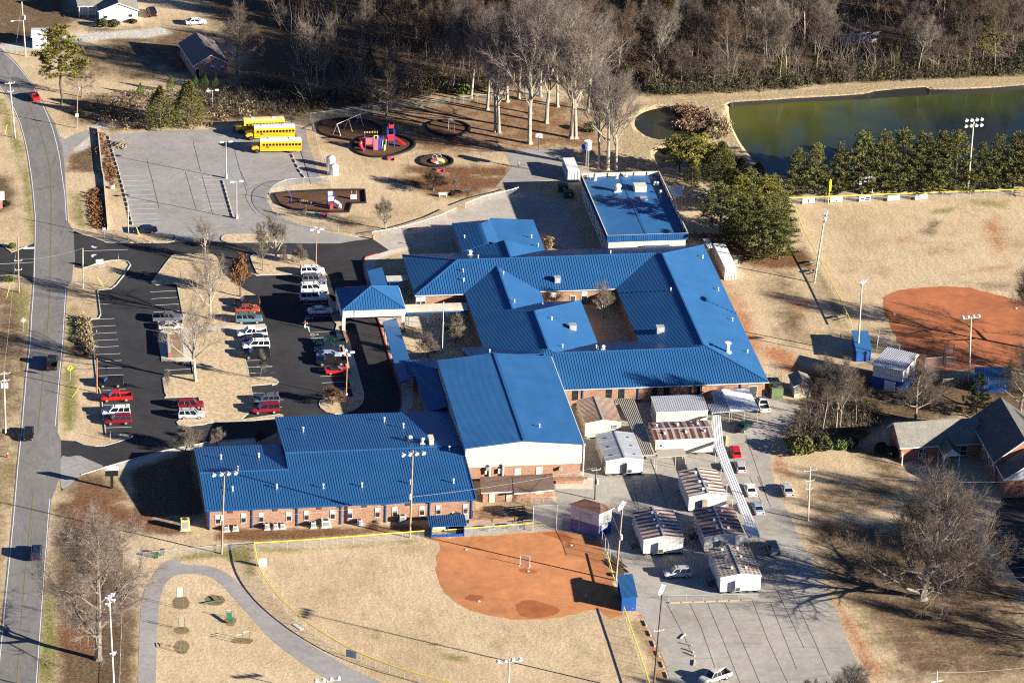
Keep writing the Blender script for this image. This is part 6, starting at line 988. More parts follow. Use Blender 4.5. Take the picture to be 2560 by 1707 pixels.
t = thing('notice_sign', 'small white two panel notice on the teardrop island', 'sign', W('B1', 908, 882), .1); mb = MB(); mb.tube([(0, 0, 0), (0, 0, 1.6)], .04, 6); mb.build('post', 'galv', t); [(mb := MB(), mb.box((s*.38, -.05, 1.55), (.7, .05, 1.0)), mb.build('panel', 'white2', t)) for s in (-1, 1)]
for lab, t_, u, v, h in (('thin grey sign post on the teardrop island tip', 'B1', 1080, 830, 1.9), ('thin dark sign post on the shaded corner of the parking island', 'E1', 665, 785, 2.4), ('thin brown sign post beside the dark red boxy car', 'E2', 1117, 1600, 2.2), ('thin grey sign post on the point of the lower verge', 'C1', 1007, 880, 1.9)):
    t = thing('sign_post', lab, 'sign post', W(t_, u, v), 0); mb = MB(); mb.tube([(0, 0, 0), (0, 0, h)], .045, 6); mb.build('post', 'galv', t); mb = MB(); mb.box((0, -.04, h-.25), (.06, .03, .45)); mb.build('plate', 'dgrey', t)
t = thing('business_sign', 'white roadside business sign with a yellow band at the left edge', 'sign', W('B1', 0, 330), .12); mb = MB(); mb.box((-.6, 0, .9), (2.2, .5, 1.8)); mb.build('base', 'brick2', t); mb = MB(); mb.box((-.6, -.05, 2.75), (3.0, .35, 1.9)); mb.build('panel', 'white2', t); mb = MB(); mb.box((-.6, -.24, 3.2), (3.0, .03, .12)); mb.build('band', 'yel', t); [(mb := MB(), mb.box((-.5, -.24, z), (2.0, .03, .06)), mb.build('lettering_line', 'p_darkred', t)) for z in (2.2, 2.55, 2.9)]
for lab, t_, a, b in (('yellow guy wire guard on the kerbed island beside the navy sedan', 'B1', (1275, 580), (1243, 505)), ('yellow guy wire guard on the teardrop island', 'B1', (943, 1045), (888, 962)), ('yellow guy wire guard on the verge south of the diamond sign', 'C1', (655, 485), (725, 385)), ('yellow guy wire guard by the side street pole', 'B1', (60, 1143), (90, 1030)), ('yellow guy wire guard at the top left verge', 'A1', (45, 1220), (65, 1135))):
    bb = W(t_, *a); pp = topof(bb, t_, *b)-bb; o = MB(); o.tube([(0, 0, 0), pp], .07, 6); tag(o.build('guy_guard', 'yel', None, bb), lab, 'guy guard', 'yellow guy wire guards')
# scoreboard, foul pole, outfield banners
t = thing('scoreboard', 'white and black scoreboard on two posts behind the outfield fence', 'scoreboard', W('B4', 895, 225), 0); k = 1.0
for x in (-1.0, 1.25): mb = MB(); mb.box((x, 0, 1.6), (.14, .14, 3.2)); mb.build('post', 'galv', t)
mb = MB(); mb.box((0, 0, 3.7), (3.7, .25, 1.9)); mb.build('board', 'black', t); mb = MB(); mb.box((0, -.14, 4.35), (3.72, .05, .62)); mb.build('header', 'white2', t); [(mb := MB(), mb.box((x, -.15, z), (.55, .05, .36)), mb.build('score_panel', 'blind', t)) for x, z in ((-1.45, 3.0), (-.5, 3.55), (.4, 3.0), (1.4, 3.6), (.4, 3.62), (-1.5, 3.55))]
t, p = pole('foul_pole', 'yellow foul pole with a wing screen on the outfield fence', ('B4', 548, 292), ('B4', 568, 60), 'yel', .07, 'foul pole'); mb = MB(); mb.box(p*.72+Vector((.15, 0, 0)), (.45, .04, 2.6)); mb.build('screen', 'yel', t)
def banner(label, u0, u1, vt, vb, draw):
    a, b = W('B4', u0, vb, .15), W('B4', u1, vb-6, .15); d = b-a; rz = math.atan2(d.y, d.x); t = thing('banner', label, 'banner', (a+b)/2-Vector((0, .15, .15)), rz, 'outfield banners'); w = d.length; mb = MB(); mb.box((0, -.06, .8), (w, .05, 1.2)); mb.build('panel', 'white2', t); draw(t, w)
def d1(t, w): mb = MB(); mb.sphere((0, -.1, .95), .16, 8, 6); mb.box((0, -.1, .6), (.18, .05, .35)); mb.build('emblem', 'bluewall', t)
def d2(t, w): mb = MB(); mb.box((0, -.1, .55), (.3, .03, .22)); mb.box((0, -.1, .75), (w*.75, .02, .05)); mb.build('emblem', 'black', t)
def d3(t, w): mb = MB(); mb.box((.55, -.1, .95), (.9, .03, .3)); mb.box((-.6, -.1, .75), (.7, .03, .25)); mb.box((.5, -.1, .5), (1.0, .03, .22)); mb.build('emblem', 'grey' if 0 else 'p_navy', t)
def d4(t, w): mb = MB(); [mb.box((0, -.1, .55+.18*k), (w*.7, .02, .03)) for k in range(4)]; mb.build('lettering_line', 'metal', t)
def d5(t, w): text(t, 'NEWBY', .62, (-.1, -.1, .75), 0, 'metal')
banner('white banner with a small blue figure, leftmost on the outfield fence', 312, 420, 232, 288, d1); banner('white banner with a black mark, under the yellow foul pole', 565, 675, 222, 277, d2); banner('white banner with dark blue pictures, under the scoreboard', 828, 935, 215, 268, d3); banner('plain white banner with faint lines, second from the right', 1087, 1197, 205, 262, d4); banner('white banner with large grey lettering, rightmost on the fence', 1338, 1448, 198, 252, d5)
# ================================================================ FENCES
def fence(label, pts, h, sp=3.0, rail=None, lm='link', pr=.035, closed=False, bottom=False):
    c = sum(pts, Vector())/len(pts); c.z = 0; q = [Vector((p.x-c.x, p.y-c.y, 0)) for p in pts]; t = thing('chain_link_fence', label, 'fence', c, 0, 'chain link fences'); mb = MB()
    for i in range(len(q)-1): mb.add([q[i], q[i+1], q[i+1]+Vector((0, 0, h)), q[i]+Vector((0, 0, h))], [(0, 1, 2, 3)])
    mb.build('link_mesh', lm, t); mb = MB(); r = .085 if rail else .03; mb.tube([p+Vector((0, 0, h)) for p in q], r, 6)
    if bottom: mb.tube([p+Vector((0, 0, .1)) for p in q], .03, 4)
    mb.build('top_rail', rail or 'galv', t); tot = 0; nxt = 0
    for i in range(len(q)-1):
        L = (q[i+1]-q[i]).length
        while nxt <= tot+L: p = q[i].lerp(q[i+1], (nxt-tot)/L); mb = MB(); mb.tube([p, p+Vector((0, 0, h))], pr, 5); mb.build('post', 'galv', t); nxt += sp
        tot += L
    return t
fence('yellow topped outfield fence carrying white banners by the scoreboard', P('B4 193,238 700,217 1500,187 2240,160 2420,180 2700,230', 1.5), 1.5, 3.0, 'yel'); fence('yellow topped side fence running down from the outfield corner to the small dugout', P('B4 190,238 255,350 330,540 450,760 560,960 660,1160 762,1370', 1.5), 1.5, 2.8, 'yel')
fence('straight yellow topped fence between the annex and the softball outfield', P('D1 2318,290 D2 440,262 900,228 1535,178', 1.55), 1.55, 2.9, 'yel'); fence('long curved yellow topped fence around the softball outfield', smooth_poly(P('D1 2318,290 2328,360 D2 15,470 60,580 130,690 240,820 430,985 640,1130 830,1240 1000,1320 1300,1432 1560,1505 1770,1565 2100,1670', 1.5), 1, False), 1.5, 2.9, 'yel')
fence('low yellow railed fence in front of the upper dugout and spectator walk', P('D2 1600,182 1880,160 2334,125 D3 185,110', 1.1), 1.1, 2.6, 'yel'); fence('short yellow railed fence beside the lumber pile', P('D3 865,370 900,500 935,632', 1.2), 1.2, 2, 'yel'); fence('yellow topped fence from the sloping dugout down to the bottom edge', P('D3 1020,870 1060,990 1130,1190 1200,1400 1255,1568 1300,1700', 1.5), 1.5, 2.9, 'yel')
bk = P('G2 375,1075 715,1055 860,1052 1062,1058 1330,1135 1582,1212'); fence('tall chain link backstop in front of the press box', bk, 5.0, 4.2, None, 'link', .06); fence('stepped chain link fence running right of the backstop', P('G2 1582,1212 1655,1350 1735,1500 1800,1700'), 2.6, 2.2, None, 'link', .05)
fence('chain link fence along the woods behind the playground', P('A2 495,1035 850,990 1330,940 1920,880 2300,845 A3 300,830 520,830', 1.5), 1.5, 3.2, None, 'linkdark'); fence('chain link fence between the bus parking and the playground', P('A2 495,1040 560,1250 640,1500 690,1660', 1.5), 1.5, 2.8, None, 'link')
fence('chain link fence curving around the small play area', smooth_poly(P('B2 690,35 560,50 300,62 200,100 135,145 118,220 145,295 220,370 400,440 650,490 810,500 940,515 1060,540', 1.3), 1, False), 1.3, 3.0, None, 'link'); fence('white railed fence along the upper edge of the concrete drive', P('B2 1060,545 1290,510 1495,455 1690,390 1830,325', 1.2), 1.2, 2.3, 'white2', 'link'); fence('white railed fence from the drive gate towards the metal building', P('B2 1910,285 2080,220 2334,160 B3 60,140', 1.2), 1.2, 2.3, 'white2', 'link')
fence('plain chain link fence across the lawn beside the track gate', P('D1 1140,382 1300,378 1640,342 1800,330 2160,292 2310,285', 1.3), 1.3, 3.2); fence('low chain link fence at the head of the lower concrete lot', P('D3 1430,770 1590,766 1760,765 1920,760 2250,752', 1.1), 1.1, 3.0); fence('grey railed fence between the sycamore lawn and the walking track', P('D1 1128,320 1118,700 1105,1100 1090,1568 1080,1800', 1.2), 1.2, 6, None, 'link'); fence('chain link fence behind the right dugout of the baseball field', P('C4 1600,320 1880,300', 1.3), 1.3, 3); fence('tall chain link backstop behind the baseball home plate', P('C4 1425,310 1560,300 1710,295'), 4.2, 3.8, None, 'link', .06); fence('angled chain link fence around the on deck area by the small dugout', P('B4 990,1640 1010,1540 1110,1630 1230,1700'), 2.4, 2.5, None, 'link', .05); fence('chain link cage fence beside the green machines', P('C4 -10,290 80,290 115,370 115,480'), 2.0, 2, None, 'link', .04)
fence('low railing in front of the brick storage building', P('G2 345,560 840,540 1000,560'), 1.0, 2.2); fence('pale ramp railing along the brick planter behind the gym', P('C3 375,1235 660,1222'), 1.0, 2.5)
lw = MB(); q = P('A1 890,1178 930,1568 B1 945,50 985,525'); 
for i in range(3): lw.bar(q[i]+Vector((0, 0, .3)), q[i+1]+Vector((0, 0, .3)), .25, .6)
tag(lw.build('low_wall', 'walk'), 'low grey wall running along the verge west of the grey parking lot', 'wall')
def stop(t, u, v, ang, mat='kerb', L=1.9):
    return
ws = MB(); ws.box((0, 0, .09), (1.9, .28, .13)); ws.box((0, 0, .17), (1.86, .16, .06)); wso = ws.build('wheel_stop', 'kerb'); used = [0]
def wstop(c, a, label, group):
    o = wso if not used[0] else wso.copy()
    if used[0]: COL.objects.link(o)
    used[0] = 1; o.location = (c.x, c.y, .02); o.rotation_euler = (0, 0, a); tag(o, label, 'wheel stop', group)
def row(spec, n, label, group):
    q = P(spec); L = [0]
    for i in range(len(q)-1): L.append(L[-1]+(q[i+1]-q[i]).length)
    for k in range(n):
        s = L[-1]*(k+.5)/n; i = max(j for j in range(len(q)-1) if L[j] <= s); f = (s-L[i])/(L[i+1]-L[i]); d = q[i+1]-q[i]; wstop(q[i].lerp(q[i+1], f), math.atan2(d.y, d.x), label, group)
row('A1 990,1240 1035,1400 1085,1568 B1 1115,110 1150,240 1210,490', 20, 'concrete wheel stop in the long row along the west edge of the grey lot', 'west row of wheel stops'); row('B1 2030,80 2075,240 2125,415', 9, 'concrete wheel stop in the short row between the two lamp posts', 'short row of wheel stops'); row('G4 1240,840 1275,940 1322,1030 1378,1150 1480,1285', 5, 'concrete wheel stop in the line below the nearest bus', 'wheel stops by the buses')
row('D3 1195,980 1247,1098 1300,1230 1352,1350 1430,1545', 6, 'concrete wheel stop beside the softball fence on the red dirt', 'wheel stops by the softball fence')
for u, v, a in ((1555, 1145, .9), (1592, 1215, -.55), (1612, 1272, -.75), (1624, 1308, -.8), (1660, 1385, 1.3)): wstop(W('D3', u, v), a, 'loose concrete wheel stop lying askew on the lower concrete lot', 'loose wheel stops')
for sp, n in (('D3 1435,840 2200,812', 7),):
    q = P(sp)
    for k in range(n): a, b = q[0].lerp(q[1], k/n), q[0].lerp(q[1], (k+.9)/n); mb = MB(); mb.bar(Vector((0, 0, .12))+(a-b)/2, Vector((0, 0, .12))+(b-a)/2, .22); tag(mb.build('timber', 'timber', None, (a+b)/2), 'long timber lying under the low fence at the head of the lot', 'timber', 'edging timbers')
for u, v in ((975, 910), ):
    a, b = W('F3', 1000, 815), W('F3', 985, 1010); mb = MB(); mb.bar((a-b)/2+Vector((0, 0, .15)), (b-a)/2+Vector((0, 0, .15)), .3); tag(mb.build('yellow_barrier', 'yel2', None, (a+b)/2), 'yellow painted barrier bar beside the long white walkway', 'barrier')
# ---- small equipment round the annex
def unit(label, t_, u, v, d, mat='white2', name='condenser', cat='air conditioner'):
    t = thing(name, label, cat, W(t_, u, v)+Vector((0, d[1]/2, 0)), .0); mb = MB(); mb.box((0, 0, d[2]/2+.1), d); mb.build('cabinet', mat, t); mb = MB(); mb.tube([(0, 0, d[2]+.1), (0, 0, d[2]+.14)], min(d[0], d[1])*.4, 12); mb.build('fan', 'dgrey', t); mb = MB(); mb.box((0, -d[1]/2-.01, d[2]*.5+.1), (d[0]*.8, .03, d[2]*.7)); mb.build('grille', 'metal', t); mb = MB(); mb.box((0, 0, .06), (d[0]+.4, d[1]+.4, .1)); mb.build('pad', 'kerb', t)
for lab, t_, u, v, d in (('square white condenser, first along the annex wall from the left', 'D1', 2068, 188, (.8, .8, .8)), ('square white condenser, second along the annex wall from the left', 'D1', 2148, 183, (.8, .8, .8)), ('white condenser at the left of the group of three', 'D2', 102, 172, (.75, .75, 1.0)), ('white condenser in the middle of the group of three', 'D2', 182, 168, (.75, .75, .9)), ('white condenser at the right of the group of three', 'D2', 245, 163, (.75, .75, .8)), ('small condenser left of the big grilled unit', 'D2', 525, 158, (.8, .8, 1.0)), ('big grilled cooling unit against the middle of the annex wall', 'D2', 640, 152, (1.5, 1.2, 1.2)), ('single white condenser right of the middle downspout', 'D2', 947, 133, (.8, .8, .9)), ('tall cream unit behind the wooden floodlight pole', 'D2', 1340, 118, (1.1, 1.0, 1.4)), ('wide grey unit at the right end of the annex wall', 'D2', 1825, 72, (1.5, 1.1, 1.2)), ('narrow cream unit behind the upper dugout roof', 'D2', 1912, 105, (.9, .8, 1.7))): unit(lab, t_, u, v, d, 'cream' if 'cream' in lab else 'white2')
unit('yellow cream utility cabinet on a concrete pad at the annex corner', 'D1', 1690, 180, (1.5, 1.2, 1.9), 'yel2', 'utility_cabinet', 'utility box'); unit('small green utility box on the grass right of the white container', 'B3', 2040, 850, (.9, .7, 1.3), 'bingreen', 'utility_cabinet', 'utility box')
t = thing('cooling_machines', 'pair of green cooling machines with round fans behind the classroom corner', 'machine', W('C4', 70, 470)); mb = MB(); mb.box((0, 1.1, 1.1), (2.2, 5, 2.0)); mb.build('cabinet', 'agreen', t)
for y in (-.2, 2.3): mb = MB(); mb.tube([(0, y, 2.1), (0, y, 2.3)], .8, 14); mb.build('fan', 'dgrey', t)
def bin_(label, t_, u, v, mat, s=1): t = thing('wheelie_bin', label, 'bin', W(t_, u, v)); mb = MB(); mb.add([(-.28, -.28, 0), (.28, -.28, 0), (.28, .28, 0), (-.28, .28, 0), (-.36, -.36, 1), (.36, -.36, 1), (.36, .36, 1), (-.36, .36, 1)], [(0, 1, 5, 4), (1, 2, 6, 5), (2, 3, 7, 6), (3, 0, 4, 7)]); mb.build('bin', mat, t); mb = MB(); mb.box((0, 0, 1.04), (.78, .78, .1)); mb.build('lid', mat, t)
bin_('green bin behind the fence near the track gate', 'D1', 1425, 425, 'bingreen'); bin_('dark bin behind the fence next to the green bin', 'D1', 1480, 400, 'dgrey')
for lab, u, v in (('dark green dumpster beside the metal building, farther one', 470, 190), ('dark green dumpster beside the metal building, nearer one', 520, 245)):
    t = thing('dumpster', lab, 'dumpster', W('B3', u, v)+Vector((0, .9, 0))); mb = MB(); mb.prism([(-1, -.8), (1, -.8), (1, .8), (-1, .8)], .15, 1.3); mb.build('body', 'bingreen', t); mb = MB(); mb.box((0, .1, 1.36), (2.05, 1.5, .08)); mb.build('lid', 'dgrey', t); mb = MB(); mb.box((.2, -.82, .9), (.4, .03, .3)); mb.build('sign', 'white2', t)
t = thing('traffic_barrel', 'orange traffic barrel at the corner of the white railed fence', 'barrel', W('B2', 1068, 612)); mb = MB(); mb.tube([(0, 0, 0), (0, 0, .9)], [.32, .24], 10); mb.build('barrel', 'orange', t); mb = MB(); mb.tube([(0, 0, .55), (0, 0, .7)], .29, 10); mb.build('band', 'white2', t)
t = thing('fire_hydrant', 'red fire hydrant with a white cap on the west verge', 'hydrant', W('C1', 67, 1032)); mb = MB(); mb.tube([(0, 0, 0), (0, 0, .7)], .16, 8); mb.tube([(-.28, 0, .5), (.28, 0, .5)], .09, 6); mb.build('body', 'red', t); mb = MB(); mb.sphere((0, 0, .78), .18, 8, 6); mb.build('cap', 'white2', t)
t = thing('concrete_planter', 'pale round concrete planter on the verge beside the low grey wall', 'planter', W('B1', 1020, 150)); mb = MB(); mb.tube([(0, 0, 0), (0, 0, .9)], [.5, .6], 12); mb.build('bowl', 'kerb', t); mb = MB(); mb.tube([(0, 0, .9), (0, 0, .93)], .45, 12); mb.build('soil', 'mulch', t)
for lab, u, v in (('group of white tanks beside the chain link fence, taller pair', 1955, 1090), ('white ribbed tank beside the chain link fence, nearer one', 2010, 1240)):
    t = thing('white_tank', lab, 'tank', W('G4', u, v)+Vector((0, .7, 0))); mb = MB(); mb.tube([(0, 0, 0), (0, 0, 2.0), (0, 0, 2.35)], [.95, .95, .5], 14); mb.build('tank', 'white2', t); mb = MB(); [mb.tube([(0, 0, z), (0, 0, z+.08)], 1.0, 14) for z in (.4, .9, 1.4, 1.9)]; mb.tube([(0, 0, 2.35), (0, 0, 2.5)], .3, 8); mb.build('band', 'galv', t)
bp = thing('branch_pile', 'heap of pale cut branches in the corner of the grey lot', 'branch pile', W('A1', 1110, 1330)); mb = MB()
for k in range(42): a = rnd.uniform(-.6, .6)+math.pi*.3; l = rnd.uniform(1, 2.6); q = Vector((rnd.gauss(0, .7), rnd.gauss(0, .8), rnd.uniform(.1, .9))); d = Vector((math.cos(a), math.sin(a), rnd.uniform(-.2, .45)))*l/2; mb.tube([q-d, q+d], [.07, .03], 4)
mb.build('branches', 'straw', bp)
# ================================================================ PLAYGROUND
def ring(label, spec):
    pl = smooth_poly(P(spec), 2); c = sum(pl, Vector())/len(pl); mb = MB(); q = [p-c for p in pl]; mb.tube(q+[q[0]], .22, 7, cap=False); [None for _ in ()]; kerb_run(mb, q, True, .5, .3, 0); tag(mb.build('edging_ring', 'tire', None, c), label, 'edging', 'black play area edgings')
    sheet('ring_mulch', pl, .02, 'mulch')
ring('large black edging ring around the swings', 'A2 548,1180 590,1120 700,1092 880,1085 1040,1105 1130,1165 1150,1220 1080,1275 900,1290 720,1260 590,1225'); ring('black edging ring around the pink and blue climbing frame', 'A2 872,1340 930,1265 1120,1225 1300,1240 1420,1280 1458,1325 1400,1375 1230,1430 1050,1440 920,1400'); ring('black edging ring in tree shade around the bars', 'A2 1535,1170 1590,1115 1730,1098 1880,1115 1958,1165 1930,1215 1800,1250 1640,1235'); ring('small black edging ring around the merry go round', 'A2 1478,1475 1530,1430 1640,1416 1750,1430 1803,1470 1770,1510 1650,1530 1530,1515')
def bars(t, name, mat, segs, r=.05, n=6):
    mb = MB(); [mb.tube([a, b], r, n) for a, b in segs]; return mb.build(name, mat, t)
a, b = W('A2', 775, 1240), W('A2', 960, 1158); d = (b-a); rz = math.atan2(d.y, d.x); t = thing('swing_set', 'long silver swing set frame in the largest black ring', 'swing set', (a+b)/2, rz); L_ = d.length; bars(t, 'beam', 'galv', [((-L_/2-.6, .8, 2.6), (L_/2+.6, .8, 2.6))], .06)
for x in (-L_/2-.4, 0, L_/2+.4): bars(t, 'leg', 'galv', [((x, -.3, 0), (x, .8, 2.6))], .06); bars(t, 'leg', 'galv', [((x, 1.9, 0), (x, .8, 2.6))], .06)
for x in (-L_*.35, -L_*.15, L_*.15, L_*.35): mb = MB(); mb.bar((x-.25, .8, .5), (x+.25, .8, .5), .2, .04); [mb.tube([(x+s*.25, .8, .5), (x+s*.2, .8, 2.6)], .012, 4) for s in (-1, 1)]; mb.build('swing', 'black', t)
c0 = W('G3', 430, 700); t = thing('play_structure', 'pink, red and blue climbing frame with slides and yellow rails in a black ring', 'climbing frame', c0)
def slab(t, name, mat, c, d, rz=0): mb = MB(); mb.box(c, d, rz); return mb.build(name, mat, t)
for x, y in ((-2.2, .2), (-.7, .2), (.6, .2), (1.6, .3), (2.8, 1.4), (-2.2, 2.2), (.6, 2.2), (2.8, 3.2), (4.2, 1.4), (4.2, 3.2)): bars(t, 'post', 'pblue', [((x, y, 0), (x, y, 3.1 if x < 2.5 else 4.0))], .09)
MT['pink'] = M('pink_panel', (.62, .13, .16), rough=.4)
slab(t, 'panel', 'pink', (-1.45, .12, 2.1), (1.4, .1, 1.5)); slab(t, 'panel', 'pink', (.0, .1, 1.3), (1.0, .12, 2.4)); slab(t, 'panel', 'red', (3.4, 1.3, 2.3), (1.3, .1, 1.4)); slab(t, 'deck', 'red', (-.8, 1.2, 1.2), (2.9, 2, .1)); slab(t, 'deck', 'red', (3.5, 2.3, 1.8), (1.5, 1.9, .1)); slab(t, 'bridge', 'black', (1.7, 1.2, 1.2), (2.2, 1, .1)); slab(t, 'panel', 'pblue', (1.1, .2, 1.4), (.6, .1, 2.4)); slab(t, 'panel', 'pink', (.0, -.02, .5), (.9, .1, .9))
mb = MB(); mb.tube([(-2.2, 1.2, 2.2), (-2.9, 1.0, 1.9), (-3.2, .6, 1.2), (-3.0, .1, .5), (-2.5, -.2, .25)], .42, 8); mb.build('tube_slide', 'red', t)
mb = MB(); pts = [(4.2, 2, 1.9), (5.0, 1.7, 1.5), (5.8, 1.4, .8), (6.6, 1.2, .45)]; [mb.bar(pts[i], pts[i+1], .75, .1) for i in range(3)]; [mb.bar(Vector(pts[i])+Vector((0, s*.38, .15)), Vector(pts[i+1])+Vector((0, s*.38, .15)), .06, .3) for i in range(3) for s in (-1, 1)]; mb.build('slide', 'red', t)
bars(t, 'overhead_ladder', 'yel2', [((-2.2+k*.35, 2.2, 3.1), (-2.1+k*.35, 3.0, 3.1)) for k in range(9)], .06); bars(t, 'rail', 'yel2', [((-.4, .1, 2.6), (-.4, .1, 3.3)), ((.4, .1, 2.6), (.4, .1, 3.3)), ((-.4, .1, 3.3), (.4, .1, 3.3)), ((1.3, .1, 0), (1.5, .1, 2.2)), ((2.1, .1, 0), (2.2, .1, 2.4)), ((1.8, -.3, 0), (1.9, .0, 1.2))], .09); bars(t, 'roof_post', 'pblue', [((3.2, 3.3, 4), (3.2, 3.3, 4.8)), ((4.2, 3.3, 4), (4.2, 3.3, 4.8))], .08); slab(t, 'panel', 'red', (3.7, 3.2, 4.0), (1.1, .1, .8))
def put_ramp(label, t_, u, v): t = thing('entry_ramp', label, 'ramp', W(t_, u, v), -.25, 'red plastic ramps over the edgings'); mb = MB(); mb.box((0, 0, .18), (1.3, .8, .05), 0, None, Matrix.Rotation(.35, 3, 'X')); mb.box((0, .8, .2), (1.3, .8, .05), 0, None, Matrix.Rotation(-.35, 3, 'X')); mb.build('deck', 'pink', t); mb = MB(); [mb.box((s*.68, .4, .3), (.08, 1.7, .3)) for s in (-1, 1)]; mb.build('side_rail', 'red', t)
put_ramp('red ramp over the edging of the climbing frame ring', 'G3', 715, 880); put_ramp('red ramp over the edging of the merry go round ring', 'G3', 1610, 1090); put_ramp('dull red ramp in shade at the ring of bars', 'G3', 1900, 530); put_ramp('dark red ramp beside the small play area', 'B2', 620, 405)
c0 = W('G3', 1565, 915); t = thing('merry_go_round', 'round merry go round with coloured wedges and blue hoops', 'merry go round', c0)
for k, m in enumerate(('white2', 'yel', 'red', 'teal2', 'orange', 'white2', 'teal2', 'yel')):
    if m == 'teal2': MT['teal2'] = MT['p_teal']
    a0, a1 = k*math.pi/4, (k+1)*math.pi/4; mb = MB(); mb.prism([(0, 0), (1.5*math.cos(a0), 1.5*math.sin(a0)), (1.55*math.cos((a0+a1)/2), 1.55*math.sin((a0+a1)/2)), (1.5*math.cos(a1), 1.5*math.sin(a1))], .22, .34, bottom=True); mb.build('deck_wedge', m, t)
for x in (-.55, .45): mb = MB(); mb.tube([(x+.45*math.cos(a), 1.2, .75+.45*math.sin(a)) for a in np.linspace(0, 2*math.pi, 15)], .05, 5, cap=False); mb.build('hoop', 'p_bluesilver', t)
t = thing('climbing_bars', 'thin silver horizontal bars in the shaded ring', 'climbing bars', W('A2', 1785, 1215)); bars(t, 'post', 'galv', [((-.4, 0, 0), (-.4, 0, 2.4)), ((.5, 0, 0), (.5, 0, 2.4)), ((-.4, 2.2, 0), (-.4, 2.2, 2.4)), ((.5, 2.2, 0), (.5, 2.2, 2.4))], .05); bars(t, 'rung', 'galv', [((-.4, y, 2.4), (.5, y, 2.4)) for y in (0, .55, 1.1, 1.65, 2.2)], .04)
c0 = W('B2', 680, 330); t = thing('slide_tower', 'small blue and white slide tower in the lower play area', 'slide tower', c0); [bars(t, 'post', 'pblue', [((x, y, 0), (x, y, 3.2))], .09) for x in (-.6, .7) for y in (0, 1.3)]; slab(t, 'deck', 'red', (.05, .65, 1.3), (1.3, 1.3, .1)); slab(t, 'panel', 'white2', (.05, -.05, 2.1), (1.2, .08, .9)); slab(t, 'panel', 'whitewall', (.05, 1.35, 2.7), (.9, .1, 1.0)); mb = MB(); mb.tube([(.8, .3, 1.4), (1.5, 0, 1.1), (1.9, -.3, .7), (1.8, -.8, .3)], .36, 8); mb.build('slide', 'whitewall', t); slab(t, 'step_ladder', 'redkerb', (.1, -.4, .6), (.7, .6, 1.1))
t = thing('overhead_bars', 'blue bent climbing pole at the left of the lower play area', 'climbing bars', W('B2', 320, 290)); bars(t, 'post', 'pblue', [((0, 0, 0), (0, 0, 1.5)), ((0, 0, 1.5), (-.4, .4, 2.6)), ((-.4, .4, 2.6), (-1.4, .5, 2.9))], .09)
t = thing('balance_rails', 'low red and blue balance rails in the lower play area', 'play rails', W('B2', 445, 305)); bars(t, 'post', 'pblue', [((-1, 0, 0), (-1, 0, 1)), ((1.2, 0, 0), (1.2, 0, 1))], .08); bars(t, 'rail', 'yel2', [((x, 0, .9), (x, .8, .9)) for x in (-.6, -.2, .2, .6)]+[((1.2, 0, .6), (4.6, .4, .7))], .06)
t = thing('activity_board', 'pale pink activity panel on two posts in the lower play area', 'play panel', W('B2', 890, 250)); bars(t, 'post', 'pink', [((-.5, 0, 0), (-.5, 0, 2.0)), ((.5, 0, 0), (.5, 0, 2.0))], .07); slab(t, 'panel', 'whitewall', (0, -.05, .6), (1.3, .1, 1.0))
em = MB(); q = P('B2 160,205 300,190 640,172 990,170 1000,285 870,290 845,370 650,372 330,345 210,295'); c = sum(q, Vector())/len(q); kerb_run(em, [p-c for p in q], True, .35, .38); tag(em.build('edging_ring', 'tire', None, c), 'black edging around the stepped mulch bed of the lower play area', 'edging', 'black play area edgings')
def bench(label, t_, u, v, rz=0, mat='whitewall'): t = thing('park_bench', label, 'bench', W(t_, u, v), rz); slab(t, 'seat', mat, (0, 0, .45), (1.8, .4, .06)); slab(t, 'backrest', mat, (0, .2, .75), (1.8, .06, .4)); [slab(t, 'leg', mat, (s*.7, .05, .22), (.08, .35, .44)) for s in (-1, 1)]
bench('cream bench beside the red twigged tree on the lawn', 'B2', 1705, 228); bench('dark bench in front of the fence, right of the small birch', 'B2', 1915, 195, .2, 'dgrey'); bench('grey bench in the shade at the edge of the swings ring', 'A2', 1030, 1075, 0, 'dgrey')
t = thing('basketball_hoop', 'basketball hoop with a white fan backboard on a dark pole', 'basketball hoop', W('A3', 242, 1368)); bars(t, 'pole', 'dgrey', [((0, 0, 0), (0, 0, 3.2))], .08); mb = MB(); mb.prism([(-.75, -.12), (.75, -.12), (.75, -.06), (-.75, -.06)], 2.8, 3.7, bottom=True); mb.box((0, -.09, 3.75), (1.0, .06, .2)); mb.build('backboard', 'white2', t); mb = MB(); mb.tube([(.22*math.cos(a), -.4+.22*math.sin(a), 3.0) for a in np.linspace(0, 6.283, 11)], .02, 4, cap=False); mb.build('hoop', 'orange', t)
MT['soil'] = pavement('bare_soil', (.25, .155, .09), .35, 0, fine=2)
# fitness trail
def fit(label, t_, u, v, segs, extra=(), rz=0): t = thing('exercise_station', label, 'exercise bars', W(t_, u, v), rz, 'green exercise stations'); bars(t, 'post', 'fgreen', segs, .05); [slab(t, n_, m_, c_, d_) for n_, m_, c_, d_ in extra]; return t
t = fit('tall green frame with a pale ladder beside the track', 'D1', 1640, 880, [((-.55, 0, 0), (-.55, 0, 3.9)), ((.55, 0, 0), (.55, 0, 3.9))]); bars(t, 'rung', 'whitewall', [((-.55, 0, 2.1+k*.17), (.55, 0, 2.1+k*.17)) for k in range(11)], .045)
t = fit('short green ladder between the tall frame and the low frame', 'D1', 1655, 1078, [((-.5, 0, 0), (-.5, 0, 2.2)), ((.5, 0, 0), (.5, 0, 2.2))]); bars(t, 'rung', 'galv', [((-.5, 0, z), (.5, 0, z)) for z in (.7, 1.1, 1.5, 1.8)], .03)
